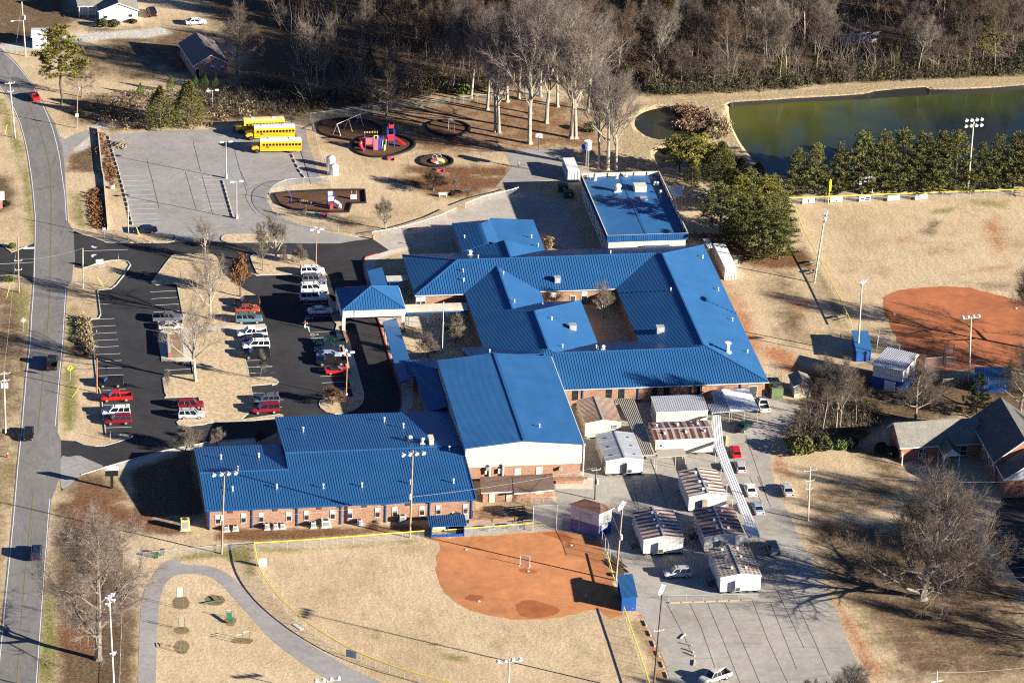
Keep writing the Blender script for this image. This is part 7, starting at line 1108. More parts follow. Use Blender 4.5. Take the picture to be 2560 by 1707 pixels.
t = fit('low green parallel bars nearest the bottom edge', 'D1', 1660, 1290, [((-.3, 0, 0), (-.3, 0, 1.4)), ((.35, 0, 0), (.35, 0, 1.4)), ((-.4, 1.4, 0), (-.4, 1.4, 1.4)), ((.25, 1.4, 0), (.25, 1.4, 1.4))]); bars(t, 'rail', 'fgreen', [((-.3, 0, 1.4), (-.4, 1.4, 1.4)), ((.35, 0, 1.4), (.25, 1.4, 1.4))], .05)
t = fit('green pull up bars with two heights on the right', 'D1', 2210, 1190, [((-1.2, -.2, 0), (-1.2, -.2, 1.5)), ((0, 0, 0), (0, 0, 2.0)), ((1.2, .2, 0), (1.2, .2, 2.0))]); bars(t, 'rung', 'whitewall', [((-1.2, -.2, 1.45), (0, 0, 1.45)), ((0, 0, 1.8), (1.2, .2, 1.8))], .045)
t = fit('green angled sit up beam near the track curve', 'D1', 2000, 835, [((0, 0, 0), (0, 0, .5)), ((-2.3, -.3, 0), (-2.3, -.3, .3))], (), .0); bars(t, 'beam', 'fgreen', [((-2.5, -.3, .3), (.3, .1, .45)), ((.3, .1, .45), (-.2, 1.6, .5))], .11)
t = fit('green inclined bench between the sit up beam and the pull up bars', 'D1', 2100, 1025, [((-.4, 0, 0), (-.4, 0, .8)), ((.4, 0, 0), (.4, 0, .8)), ((-.4, 2.0, 0), (-.4, 2.0, 1.5)), ((.4, 2.0, 0), (.4, 2.0, 1.5))]); mb = MB(); mb.bar((0, -.1, .35), (0, 1.9, 1.0), .75, .1); mb.build('board', 'fgreen', t); bars(t, 'rung', 'whitewall', [((-.4, 2, 1.45), (.4, 2, 1.45))], .04)
for u, v, rx, ry in ((1650, 835, 80, 62), (1960, 810, 95, 48), (2100, 1005, 55, 48), (1655, 1085, 70, 35), (1660, 1240, 70, 65), (2210, 1182, 105, 28)):
    c = W('D1', u, v); pl = jag([W('D1', u+rx*math.cos(a), v+ry*math.sin(a)) for a in np.linspace(6.28, 0, 15)[:-1]], .5, .1, u); sheet('bare_soil', pl, .01, 'soil')
# infield things
def base(label, u, v, t_='D3'): mb = MB(); mb.box((0, 0, .05), (.4, .4, .09), .6); mb.box((0, 0, .1), (.34, .34, .02), .6); tag(mb.build('base', 'white2', None, W(t_, u, v)), label, 'base', 'bases')
base('white base near the upper dugout', 1915, 352, 'D2'); base('white base near the outfield grass of the softball field', 2030, 822, 'D2'); base('grey base in the dark shadow of the sloping dugout', 675, 772); base('home plate on the scuffed dirt before the backstop', 540, 313); base('white base on the left side of the baseball infield', 1150, 1297, 'B4'); base('white base on the right side of the baseball infield', 2262, 1243, 'B4'); base('pitching rubber on the softball infield', 148, 548)
a, b = W('D3', 72, 490), W('D3', 160, 508); d = b-a; t = thing('pitching_screen', 'white framed net screen standing in front of the pitching rubber', 'screen', (a+b)/2, math.atan2(d.y, d.x)); w = d.length/2; bars(t, 'frame', 'white2', [((-w, 0, 0), (-w, 0, 2)), ((w, 0, 0), (w, 0, 2)), ((-w, 0, 2), (w, 0, 2)), ((-w, 0, .1), (w, 0, .1)), ((-w, -.6, 0), (-w, .6, 0)), ((w, -.6, 0), (w, .6, 0))], .045); MT['net'] = link_mesh('net', .35, (.6, .6, .6)); mb = MB(); mb.add([(-w, 0, .1), (w, 0, .1), (w, 0, 2), (-w, 0, 2)], [(0, 1, 2, 3)]); mb.build('net', 'net', t)
a, b = W('C4', 1615, 75), W('C4', 1685, 100); t = thing('pitching_screen', 'dark net screen standing on the red baseball infield', 'screen', (a+b)/2, -.3); bars(t, 'frame', 'darkwood', [((-.9, 0, 0), (-.9, 0, 2)), ((.9, 0, 0), (.9, 0, 2)), ((-.9, 0, 2), (.9, 0, 2)), ((-.9, 0, .1), (.9, 0, .1))], .05); mb = MB(); mb.add([(-.9, 0, .1), (.9, 0, .1), (.9, 0, 2), (-.9, 0, 2)], [(0, 1, 2, 3)]); mb.build('net', 'net', t)
for lab, t_, c, s, m in (('white board leaning on the curved softball fence', 'D2', (60, 505), (1.3, .06, 1.5), 'white2'), ('dark blue board hung on the curved softball fence', 'D2', (870, 1335), (1.9, .06, 1.3), 'p_bluesilver')):
    mb = MB(); mb.box((0, 0, s[2]/2), s, 0 if s[0] < 1.5 else -.55); mb.box((0, .05, s[2]/2), (s[0]+.05, .03, s[2]+.05), 0 if s[0] < 1.5 else -.55); tag(mb.build('board', m, None, W(t_, *c)), lab, 'board')
mb = MB(); mb.bar(W('D2', 345, 1030)-W('D2', 380, 1055)+Vector((0, 0, .06)), W('D2', 420, 1080)-W('D2', 380, 1055)+Vector((0, 0, .06)), .7, .08); tag(mb.build('fallen_board', 'white2', None, W('D2', 380, 1055)), 'white board lying flat between the curved fence and the track', 'board')
def bleacher(label, c, rz, n=4, L=4.5, mat='galv'):
    t = thing('bleachers', label, 'bleachers', c, rz, 'small bleachers')
    for k in range(n): slab(t, 'seat_plank', mat, (0, k*.6, .35+k*.3), (L, .28, .05)); slab(t, 'foot_plank', mat, (0, k*.6-.3, .12+k*.3), (L, .25, .04))
    bars(t, 'frame', 'dgrey', [((x, 0, .3), (x, (n-1)*.6, .3+.3*(n-1))) for x in (-L*.4, 0, L*.4)]+[((x, (n-1)*.6, 0), (x, (n-1)*.6, .3*n)) for x in (-L*.4, 0, L*.4)], .04)
bleacher('dark bleachers in the shadow left of the tall backstop', W('G2', 80, 830), .15, 4, 4.2, 'darkwood'); bleacher('pale plank bleachers behind the tall backstop', W('G2', 480, 1000), .1, 3, 5.0, 'timber')
for lab, u, v in (('folding picnic seat on the walk right of the upper dugout', 1650, 1420), ('second picnic seat on the walk, nearer the backstop', 2050, 1385)): t = thing('picnic_table', lab, 'picnic table', W('G1', u, v), .1); slab(t, 'top', 'galv', (0, .3, .72), (1.8, .7, .05)); [slab(t, 'seat', 'galv', (0, y, .42), (1.8, .25, .04)) for y in (-.4, 1.0)]; [bars(t, 'leg', 'dgrey', [((x, -.4, 0), (x, .6, .7)), ((x, 1.0, 0), (x, 0, .7))], .03) for x in (-.6, .6)]
for lab, u, v in (('picnic table in the dirt beside the outfield fence, upper one', 410, 845), ('picnic table in the dirt beside the outfield fence, middle one', 420, 925), ('picnic table in the dirt beside the outfield fence, lowest one', 660, 1345)): t = thing('picnic_table', lab, 'picnic table', W('B4', u, v), .4); slab(t, 'top', 'timber', (0, 0, .72), (1.9, .8, .06)); [slab(t, 'seat', 'timber', (0, y, .42), (1.9, .28, .05)) for y in (-.7, .7)]; [bars(t, 'leg', 'darkwood', [((x, -.7, 0), (x, .2, .7)), ((x, .7, 0), (x, -.2, .7))], .04) for x in (-.6, .6)]
lp = thing('lumber_pile', 'stack of grey timbers between the concrete and the short yellow railed fence', 'lumber pile', W('D3', 955, 490)); mb = MB()
for k in range(16): x = rnd.gauss(0, .5); y = rnd.gauss(0, .9); mb.bar((x-.6, y+1.4, .12+.05*(k % 4)), (x+.6, y-1.4, .12+.05*(k % 4)), .2, .14)
mb.build('timbers', 'bark3', lp); bp2 = MB(); bp2.prism([(-.5, -.5), (.5, -.5), (.5, .5), (-.5, .5)], 0, .5); bp2.box((0, 0, .55), (1.2, 1.2, .1)); tag(bp2.build('pallet_stack', 'bark3', None, W('D3', 985, 595)), 'grey pallet stack at the foot of the lumber pile', 'pallets')
pl_ = MB(); q = P('C3 380,1235 660,1225 650,1268 400,1275'); c = sum(q, Vector())/4; pl_.prism([(p.x-c.x, p.y-c.y) for p in [q[3], q[2], q[1], q[0]]], 0, .55); pl_.box((0, 0, .57), (6.5, 1.0, .05)); tag(pl_.build('brick_planter', 'brick', None, c), 'low brick planter wall behind the gymnasium', 'planter')
br2 = MB(); q = P('G1 1250,1290 2334,1225'); br2.bar((q[0]-q[1])/2+Vector((0, 0, .3)), (q[1]-q[0])/2+Vector((0, 0, .3)), .4, .6); br2.bar((q[0]-q[1])/2+Vector((0, 0, .63)), (q[1]-q[0])/2+Vector((0, 0, .63)), .5, .06); tag(br2.build('retaining_wall', 'brick', None, (q[0]+q[1])/2), 'low brick retaining wall above the spectator walk', 'wall')
# ---- people
def person(label, c, rz, top, legs, hair='darkwood', h=1.7, stride=.22):
    t = thing('person', label, 'person', c, rz); k = h/1.75
    V_ = [(0, 0, .95), (0, 0, 1.15), (0, 0, 1.38), (0, 0, 1.5), (.02, 0, 1.6), (.02, 0, 1.72), (0, .1, .92), (stride, .11, .5), (stride*.7, .11, .09), (stride*.7+.14, .11, .05), (0, -.1, .92), (-stride*.5, -.11, .5), (-stride*1.5, -.11, .12), (-stride*1.5+.13, -.11, .06), (0, .2, 1.4), (-.08, .26, 1.15), (.06, .27, .92), (0, -.2, 1.4), (.08, -.26, 1.15), (.2, -.26, .95)]
    E_ = [(0, 1), (1, 2), (2, 3), (3, 4), (4, 5), (0, 6), (6, 7), (7, 8), (8, 9), (0, 10), (10, 11), (11, 12), (12, 13), (2, 14), (14, 15), (15, 16), (2, 17), (17, 18), (18, 19)]
    R_ = [.15, .14, .16, .06, .09, .1, .1, .07, .05, .04, .1, .07, .05, .04, .065, .05, .04, .065, .05, .04]
    me = bpy.data.meshes.new('body'); me.from_pydata([Vector(v)*k for v in V_], E_, []); o = bpy.data.objects.new('body_skeleton', me); COL.objects.link(o); m = o.modifiers.new('skin', 'SKIN'); sk = me.skin_vertices[0].data
    for i, r in enumerate(R_): sk[i].radius = (r*k, r*k)
    sk[0].use_root = True; o.modifiers.new('sub', 'SUBSURF').levels = 1
    bpy.context.view_layer.update(); m2 = bpy.data.meshes.new_from_object(o.evaluated_get(bpy.context.evaluated_depsgraph_get())); bpy.data.objects.remove(o); m2.name = 'body'; m2.materials.clear()
    for mm in ('skin', top, legs, 'black'): m2.materials.append(MT[mm])
    for p in m2.polygons: z = p.center.z/k; p.material_index = 3 if z < .1 else 2 if z < .98 else 1 if z < 1.5 and not (z < 1.0 and abs(p.center.y) > .22) else 0
    b = bpy.data.objects.new('body', m2); COL.objects.link(b); b.parent = t; mb = MB(); mb.sphere(Vector((-.01, 0, 1.71))*k, .115*k, 10, 6); mb.build('hair', hair, t)
person('person in a white top and dark red bag walking beside the shaded court', W('A3', 55, 1530), .3, 'whitecloth', 'denim'); person('person in a pink top and white trousers crossing the parking lot', W('E3', 598, 1318), 1.2, 'redcloth', 'whitecloth')
# ================================================================ TREES AND PLANTS
MT['twigg'] = M('pinkish_grey_twigs', (.20, .162, .138), (.13, .105, .09), rough=.9, scale=.3, rand=.12)
def perp(d, r):
    v = Vector((r.gauss(0, 1), r.gauss(0, 1), r.gauss(0, 1))); v = v-d*v.dot(d); return v.normalized() if v.length > 1e-4 else Vector((1, 0, 0))
def twig(mb, p, d, l, w, r):
    s = perp(d, r)*w; q = p+d*l; m = p.lerp(q, .5)+perp(d, r)*l*.08; mb.v += [tuple(p-s), tuple(p+s), tuple(m+s*.7), tuple(m-s*.7), tuple(q)]; b = len(mb.v)-5; mb.f += [(b, b+1, b+2, b+3), (b+3, b+2, b+4)]; mb.mi += [0, 0]
def branch(tm, cm, p, d, L, rad, lvl, maxl, S, r):
    n = 4 if lvl < 2 else 3; pts = [p]; rs = [rad]; dd = d.copy(); q = p.copy(); nodes = []
    for i in range(n):
        dd = (dd+perp(dd, r)*S['bend']*(1 if lvl else .35)+Vector((0, 0, S['up'] if lvl else .05))).normalized(); q = q+dd*L/n; pts.append(q.copy()); rs.append(rad*(1-(i+1)/n*(.72 if lvl else .62))); nodes.append((q.copy(), dd.copy(), rs[-1], (i+1)/n))
    (tm if lvl < min(3, maxl) else cm).tube(pts, rs, 7 if lvl == 0 else 5 if lvl == 1 else 3, cap=False)
    if lvl >= maxl:
        for q, dd, _, f in nodes:
            for _ in range(S['tw']):
                e = (dd*.9+perp(dd, r)*r.uniform(.3, .9)+Vector((0, 0, .12))).normalized(); l = S['tl']*r.uniform(.5, 1.2); twig(cm, q-dd*r.random()*L/n, e, l, S['twr'], r)
                for _ in range(S['sub']): k = r.uniform(.25, .8); twig(cm, q+e*l*k, (e+perp(e, r)*.8).normalized(), l*.55, S['twr']*.7, r)
        return
    k = S['kids'][lvl]; lo = S['clear'] if lvl == 0 else .2
    for j in range(k):
        f = lo+(1-lo)*((j+r.random()*.7)/k); i = min(int(f*n), n-1); a = pts[i]; b = pts[i+1]; q = a.lerp(b, f*n-i); ax = (b-a).normalized(); ang = j*2.4+r.uniform(-.5, .5)
        u = ax.orthogonal().normalized(); v = ax.cross(u); side = u*math.cos(ang)+v*math.sin(ang); sp = S['spread'][min(lvl, len(S['spread'])-1)]*r.uniform(.75, 1.25)*(1.25-.6*f if lvl == 0 else 1)
        e = (ax*math.cos(sp)+side*math.sin(sp)); ll = L*S['ratio'][lvl]*r.uniform(.75, 1.2)*((1.15-.55*(f-lo)/(1-lo)) if lvl == 0 else (1.05-.4*f)); branch(tm, cm, q, e.normalized(), ll, max(.018, rad*(1-.62*f)*S['rr']), lvl+1, maxl, S, r)
    for _ in range(S['tip']):
        e = (dd+perp(dd, r)*.35).normalized(); branch(tm, cm, pts[-1], e, L*S['ratio'][lvl]*.8, rs[-1]*.8, lvl+1, maxl, S, r)
SB = dict(H=15, bend=.18, up=.07, tw=3, tl=1.0, twr=.022, sub=2, kids=(9, 5, 4), clear=.3, spread=(.85, .7, .7), ratio=(.5, .55, .55), rr=.55, tip=2, rad=.26, trunk=.62)
STY = dict(
 oak=dict(SB, H=15, clear=.26, kids=(10, 6, 5), spread=(1.0, .75, .75), trunk=.6, rad=.34, up=.05, twr=.015), tall=dict(SB, H=20, clear=.4, kids=(10, 6, 5), spread=(.68, .6, .65), ratio=(.42, .5, .55), trunk=.72, rad=.22, up=.11, twr=.014, sub=1, tw=3),
 grove=dict(SB, H=28, clear=.36, kids=(9, 7, 6), spread=(.62, .58, .62), ratio=(.62, .52, .5), trunk=.52, rad=.42, up=.10, tl=1.3, twr=.014, tw=3, sub=1, bend=.15, rr=.66), vase=dict(SB, H=8, clear=.18, kids=(8, 5, 4), spread=(.62, .55, .6), ratio=(.62, .5, .5), trunk=.5, rad=.16, up=.14, tl=.7, twr=.012, tw=2, sub=1),
 slim=dict(SB, H=7, clear=.3, kids=(9, 4, 3), spread=(.7, .6, .6), ratio=(.34, .5, .5), trunk=.85, rad=.09, up=.14, tl=.55, twr=.013, sub=1), round=dict(SB, H=6, clear=.22, kids=(9, 6, 4), spread=(1.05, .8, .8), ratio=(.62, .52, .5), trunk=.42, rad=.12, up=.05, tl=.6, twr=.012, tw=3, sub=1),
 sycamore=dict(SB, H=28, clear=.16, kids=(18, 9, 7), spread=(1.05, .75, .75), ratio=(.46, .5, .5), trunk=.8, rad=.62, up=.07, tl=1.3, twr=.016, tw=3, bend=.24), bigoak=dict(SB, H=27, clear=.07, kids=(17, 9, 8), spread=(1.1, .75, .75), ratio=(.78, .52, .5), trunk=.48, rad=.7, up=.08, tl=1.3, twr=.015, tw=3, bend=.2),
 open=dict(SB, H=15, clear=.3, kids=(9, 6, 4), spread=(.8, .65, .65), ratio=(.6, .52, .5), trunk=.55, rad=.3, up=.09, tw=2, sub=1, tl=.9, twr=.013, rr=.62),
 whip=dict(SB, H=9, clear=.15, kids=(8, 4, 3), spread=(.45, .5, .5), ratio=(.5, .5, .5), trunk=.75, rad=.09, up=.15, tl=.7, twr=.016))
def bare(style, seed, bark='bark', tw='twig', leaf=None):
    S = STY[style]; r = random.Random(seed); tm, cm = MB(), MB(); H = S['H']; branch(tm, cm, Vector((0, 0, -.1)), Vector((r.gauss(0, .03), r.gauss(0, .03), 1)).normalized(), H*S['trunk'], S['rad'], 0, 3 if len(S['kids']) == 3 else 2, S, r)
    tm.tube([(0, 0, -.1), (0, 0, .5)], [S['rad']*1.6, S['rad']*.98], 8, cap=False)
    zs = [v[2] for v in cm.v]; k = H/max(zs)
    for m in (tm, cm): m.v = [(a*k, b*k, c*k) for a, b, c in m.v]
    t = thing('bare_tree', 'x', 'tree'); tm.build('trunk', bark, t); c = cm.build('crown', tw, t)
    if leaf:
        lm = MB(); vs = r.sample(range(len(cm.v)), min(leaf[1], len(cm.v)))
        for i in vs: leafq(lm, Vector(cm.v[i])+Vector((r.gauss(0, .12), r.gauss(0, .12), r.gauss(0, .1))), r.uniform(.10, .2), r)
        lm.build('leaves', leaf[0], t)
    return t
def leafq(mb, p, s, r):
    n = Vector((r.gauss(0, 1), r.gauss(0, 1), r.gauss(0, 1)+.4)).normalized(); u = n.orthogonal().normalized()*s; a = r.uniform(0, 6.28); v = n.cross(u); u, v = u*math.cos(a)+v*math.sin(a), v*math.cos(a)-u*math.sin(a); b = len(mb.v); mb.v += [tuple(p-u), tuple(p+v*.55), tuple(p+u), tuple(p-v*.55)]; mb.f.append((b, b+1, b+2, b+3)); mb.mi.append(0)
def needle_tuft(mb, p, d, s, n, r):
    for _ in range(n):
        e = (d+Vector((r.gauss(0, .75), r.gauss(0, .75), r.gauss(.25, .6)))).normalized(); q = p+e*s*r.uniform(.6, 1.1); w = perp(e, r)*s*.15; b = len(mb.v); mb.v += [tuple(p-w*.5), tuple(p+w*.5), tuple(q+w*.6), tuple(q-w*.6)]; mb.f.append((b, b+1, b+2, b+3)); mb.mi.append(0)
def conifer(kind, seed, mat, bark='bark3'):
    r = random.Random(seed); tm, cm = MB(), MB()
    if kind == 'pine':  # loblolly: bare lower trunk, irregular clumped crown
        H = 17; pts = [Vector((r.gauss(0, .12)*i/3, r.gauss(0, .12)*i/3, H*.93*i/7)) for i in range(8)]; tm.tube(pts, [.28*(1-i/9) for i in range(8)], 7, cap=False)
        for j in range(40):
            f = .34+.62*(j/40); z = H*f; a = j*2.4+r.uniform(-.4, .4); R = (4.1*math.sin(min(1, (1-f)/.5)*math.pi*.5)+.5)*r.uniform(.55, 1.15); d = Vector((math.cos(a), math.sin(a), r.uniform(.05, .45))).normalized(); o = pts[min(7, int(f*7.4))]*1.0; o = Vector((o.x, o.y, z)); q = o+d*R; tm.tube([o, o.lerp(q, .6)+Vector((0, 0, -.1)), q], [.08, .05, .02], 3, cap=False)
            for _ in range(int(6+R*5)):
                c = o.lerp(q, r.uniform(.4, 1.08))+Vector((r.gauss(0, .42), r.gauss(0, .42), r.gauss(.1, .3))); needle_tuft(cm, c, Vector((d.x*.4, d.y*.4, .5)), r.uniform(.4, .62), 12, r)
    elif kind == 'fir':  # field-edge row: full cone with layered branches
        H = 13; tm.tube([(0, 0, 0), (0, 0, H*.95)], [.2, .03], 6, cap=False)
        for j in range(85):
            f = .05+.93*(j/85); z = H*f; a = j*2.4+r.uniform(-.4, .4); R = (3.5*(1-f)**.72+.25)*r.uniform(.75, 1.15); d = Vector((math.cos(a), math.sin(a), r.uniform(.0, .5))); o = Vector((0, 0, z)); q = o+d*R
            if j % 2: tm.tube([o, q], [.04, .015], 3, cap=False)
            for k in range(int(3+R*5)): f2 = r.uniform(.3, 1.05); c = o.lerp(q, f2)+Vector((r.gauss(0, .2), r.gauss(0, .2), r.gauss(0, .16)+.25*f2*f2)); needle_tuft(cm, c, Vector((d.x*.6, d.y*.6, .45)), r.uniform(.32, .55), 8, r)
        needle_tuft(cm, Vector((0, 0, H*.95)), Vector((0, 0, 1)), .5, 14, r)
    else:  # cedar: dense flame
        H = 9; tm.tube([(0, 0, 0), (0, 0, H*.8)], [.16, .04], 6, cap=False); lob = [(r.uniform(0, 6.28), r.uniform(.1, .9), r.uniform(-.35, .5)) for _ in range(14)]
        for _ in range(2600):
            f = r.random()**.8; a = r.uniform(0, 6.28); R = 2.3*(math.sin(math.pi*min(1, (f*.86+.14))**.8))**.9*(1.02-f*.55)
            for la, lf, lw in lob: R += lw*math.exp(-((math.cos(a-la)-1)**2*8+(f-lf)**2*40))
            R *= r.uniform(.62, 1.02); p = Vector((math.cos(a)*R, math.sin(a)*R, H*(.03+.95*f))); needle_tuft(cm, p, Vector((math.cos(a)*.5, math.sin(a)*.5, .7)), r.uniform(.22, .42), 3, r)
    t = thing('evergreen_tree', 'x', 'tree'); tm.build('trunk', bark, t); cm.build('crown', mat, t); return t, H
PR = {}
def proto(key, fn):
    if key not in PR: o = fn(); o, H = o if isinstance(o, tuple) else (o, None); PR[key] = [o, tree_of(o), H, False]
    return PR[key]
def place(key, loc, h, label, name, cat='tree', group=None, rz=None, wide=1.0):
    o, ch, H, used = PR[key]; s = h/H; rz = rnd.uniform(0, 6.28) if rz is None else rz
    if not used: PR[key][3] = True; r = o; r.location = loc; r.rotation_euler = (0, 0, rz); r.scale = (s*wide, s*wide, s); r['label'] = label
    else: r = dup(o, ch, loc, rz, (s*wide, s*wide, s), label)
    r.name = name; r['category'] = cat
    if 'group' in r: del r['group']
    if group: r['group'] = group
    return r
def B_(key, style, seed, bark='bark', tw='twig', leaf=None):
    proto(key, lambda: bare(style, seed, bark, tw, leaf)); PR[key][2] = STY[style]['H']
for i in range(2): B_('oak%d' % i, 'oak', 11+i); B_('open%d' % i, 'open', 15+i, 'bark2', 'twigp')
for i in range(4): B_('tall%d' % i, 'tall', 21+i, 'bark2' if i == 1 else 'bark', 'twigp' if i == 1 else 'twigr' if i == 3 else 'twig')
for i in range(3): B_('grove%d' % i, 'grove', 31+i, 'bark2', 'twigg')
B_('vase0', 'vase', 41, 'bark2', 'twigp'); B_('vase1', 'vase', 42, 'bark2', 'twigp'); B_('slim0', 'slim', 51, 'bark', 'twigp'); B_('round0', 'round', 61, 'bark', 'twigp'); B_('syc', 'sycamore', 74, 'bark', 'twigg'); B_('boak', 'bigoak', 81, 'bark', 'twig'); B_('whip0', 'whip', 91, 'bark', 'twigr'); B_('whip1', 'whip', 92, 'bark', 'twig')
B_('brown', 'vase', 45, 'bark3', 'twigr', ('brownleaf', 5200)); B_('rbrown', 'round', 65, 'bark', 'twigr', ('brownleaf', 900)); B_('redtw', 'round', 66, 'bark3', 'twigr')
for i in range(2): proto('pine%d' % i, lambda i=i: conifer('pine', 101+i, 'pine' if i else 'pine'))
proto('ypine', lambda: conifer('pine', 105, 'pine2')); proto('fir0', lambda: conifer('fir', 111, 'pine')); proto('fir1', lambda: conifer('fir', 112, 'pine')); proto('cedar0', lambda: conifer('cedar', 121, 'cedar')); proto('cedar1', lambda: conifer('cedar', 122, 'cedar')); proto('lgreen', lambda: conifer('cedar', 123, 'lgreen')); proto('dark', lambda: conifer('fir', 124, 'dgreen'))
def T(key, label, base, top, name='bare_tree', wide=1.0, group=None, cat='tree', rz=None):
    b = W(*base); h = topof(b, *top).z; return place(key, b, h, label, name, cat, group, rz, wide)
T('syc', 'huge spreading pale sycamore beside the lower road', ('D1', 895, 1350), ('D1', 800, -150), 'sycamore_tree', 1.1); T('boak', 'huge bare oak with a wide grey crown on the right lawn', ('D4', 1400, 795), ('D4', 1500, -520), 'oak_tree', 1.12)
T('open0', 'tall forked bare tree in the upper middle of the parking island', ('E1', 1205, 1440), ('E1', 1330, 60)); T('open1', 'pale bare tree at the top edge of the parking island', ('E1', 1115, 310), ('B1', 1850, 380), wide=1.05); T('brown', 'tree still holding orange brown leaves on the parking island', ('E1', 1760, 1040), ('E1', 1790, 235), 'leafy_tree', .95)
T('open1', 'large bare tree with dark trunk by the white walk of the island', ('E2', 940, 1010), ('B1', 1730, 1100), wide=1.0, rz=.6); T('slim0', 'small bare sapling on the rounded lower left island corner', ('E2', 465, 1235), ('E2', 470, 780)); T('slim0', 'slim bare tree on the narrow island tip among the parking stalls', ('E2', 2120, 990), ('E2', 2130, 385), wide=.85)
T('vase0', 'pale bare tree at the upper end of the canopy side island', ('B2', 180, 788), ('B2', 190, 360), wide=1.15); T('slim0', 'thin bare tree with reddish base twigs near the left end of that island', ('B2', 60, 900), ('B2', 20, 420), wide=1.0); T('slim0', 'slender bare sapling left of the small round one on the curved island', ('B2', 267, 880), ('B2', 280, 660)); T('round0', 'small round bare tree beside the orange lamp post on the curved island', ('B2', 397, 838), ('B2', 420, 650), wide=.9)
T('round0', 'wide bare ornamental tree at the bend of the back walk', ('C1', 1700, 975), ('C1', 1720, 720), wide=1.45); T('round0', 'small bare ornamental tree beside the back walk', ('C1', 1980, 912), ('C1', 1985, 745), wide=1.1); T('redtw', 'small dark twigged tree in shade by the annex step', ('C2', 40, 895), ('C2', 35, 770), wide=1.0); T('rbrown', 'round bushy tree with tan leaves on the bulb shaped island', ('E4', 1105, 1250), ('E4', 1100, 850), 'leafy_tree', 1.15)
T('vase1', 'bare tree in the inner courtyard of the classroom building', ('B3', 825, 1330), ('B3', 830, 985), wide=1.0); T('round0', 'bare round tree beside the front courtyard flagpole', ('B2', 1815, 1552), ('B2', 1860, 1290), wide=1.1); T('round0', 'bare round tree left of the front courtyard flagpole', ('C2', 1565, 118), ('C2', 1570, -115), wide=1.0); T('redtw', 'small shrub like tree against the courtyard wall', ('B3', 460, 1190), ('B3', 460, 1100))
T('vase1', 'multi stemmed bare tree by the white railed fence', ('B2', 1182, 522), ('B2', 1190, 200), wide=1.15); T('redtw', 'red twigged small tree leaning over the lawn', ('B2', 1615, 170), ('B2', 1680, -20), wide=1.7); T('slim0', 'small white trunked birch beside the cream bench', ('B2', 1793, 195), ('B2', 1800, 30), wide=1.2); T('slim0', 'tiny tree below the lower play area', ('B2', 460, 432), ('B2', 455, 300), wide=1.2)
T('ypine', 'tall open pine beside the upper road', ('A1', 560, 955), ('A1', 560, 235), 'pine_tree', 1.25); T('oak0', 'small bare tree right of the tall roadside pine', ('A1', 745, 885), ('A1', 790, 480), wide=.8); T('cedar0', 'dark rounded cedar above the grey lot, left of a pair', ('A1', 1460, 1165), ('A1', 1470, 785), 'cedar_tree', 1.6); T('cedar1', 'lighter olive cedar above the grey lot, right of a pair', ('A1', 1715, 1145), ('A1', 1700, 735), 'cedar_tree', 1.6)
for lab, u, v, h in (('small bright green pine behind the pair of cedars', 1555, 840, 4.0), ('small green pine in front of the brick house, left one', 1785, 800, 3.0), ('small green pine in front of the brick house, fullest one', 1870, 800, 3.6), ('small green pine in front of the brick house, right one', 1962, 800, 3.2), ('small yellow green pine at the left of the brush', 1280, 870, 3.0)): place('lgreen', W('A1', u, v), h, lab, 'young_pine')
T('oak1', 'big bare tree standing against the right side of the brick house', ('A1', 2160, 690), ('A1', 2200, -20), wide=.85); T('oak0', 'wide spreading bare tree at the top left of the woods', ('A2', 300, 240), ('A2', 300, -160), wide=1.25)
for k, lab, u, v, tu, tv, w in (('tall1', 'pale leaning bare tree at the left edge of the woods', 560, 840, 590, 150, 1.2), ('tall0', 'bare tree with a broken outline at the left edge of the woods', 620, 850, 700, 120, 1.0), ('oak1', 'wide pale forked tree high in the left woods', 985, 580, 1000, -40, 1.0), ('oak0', 'forked bare tree standing at the playground fence', 1190, 1075, 1250, 420, .85), ('grove1', 'dark trunked tall tree at the woods edge above the ring of bars', 1790, 830, 1900, 60, .9)): T(k, lab, ('A2', u, v), ('A2', tu, tv), wide=w)
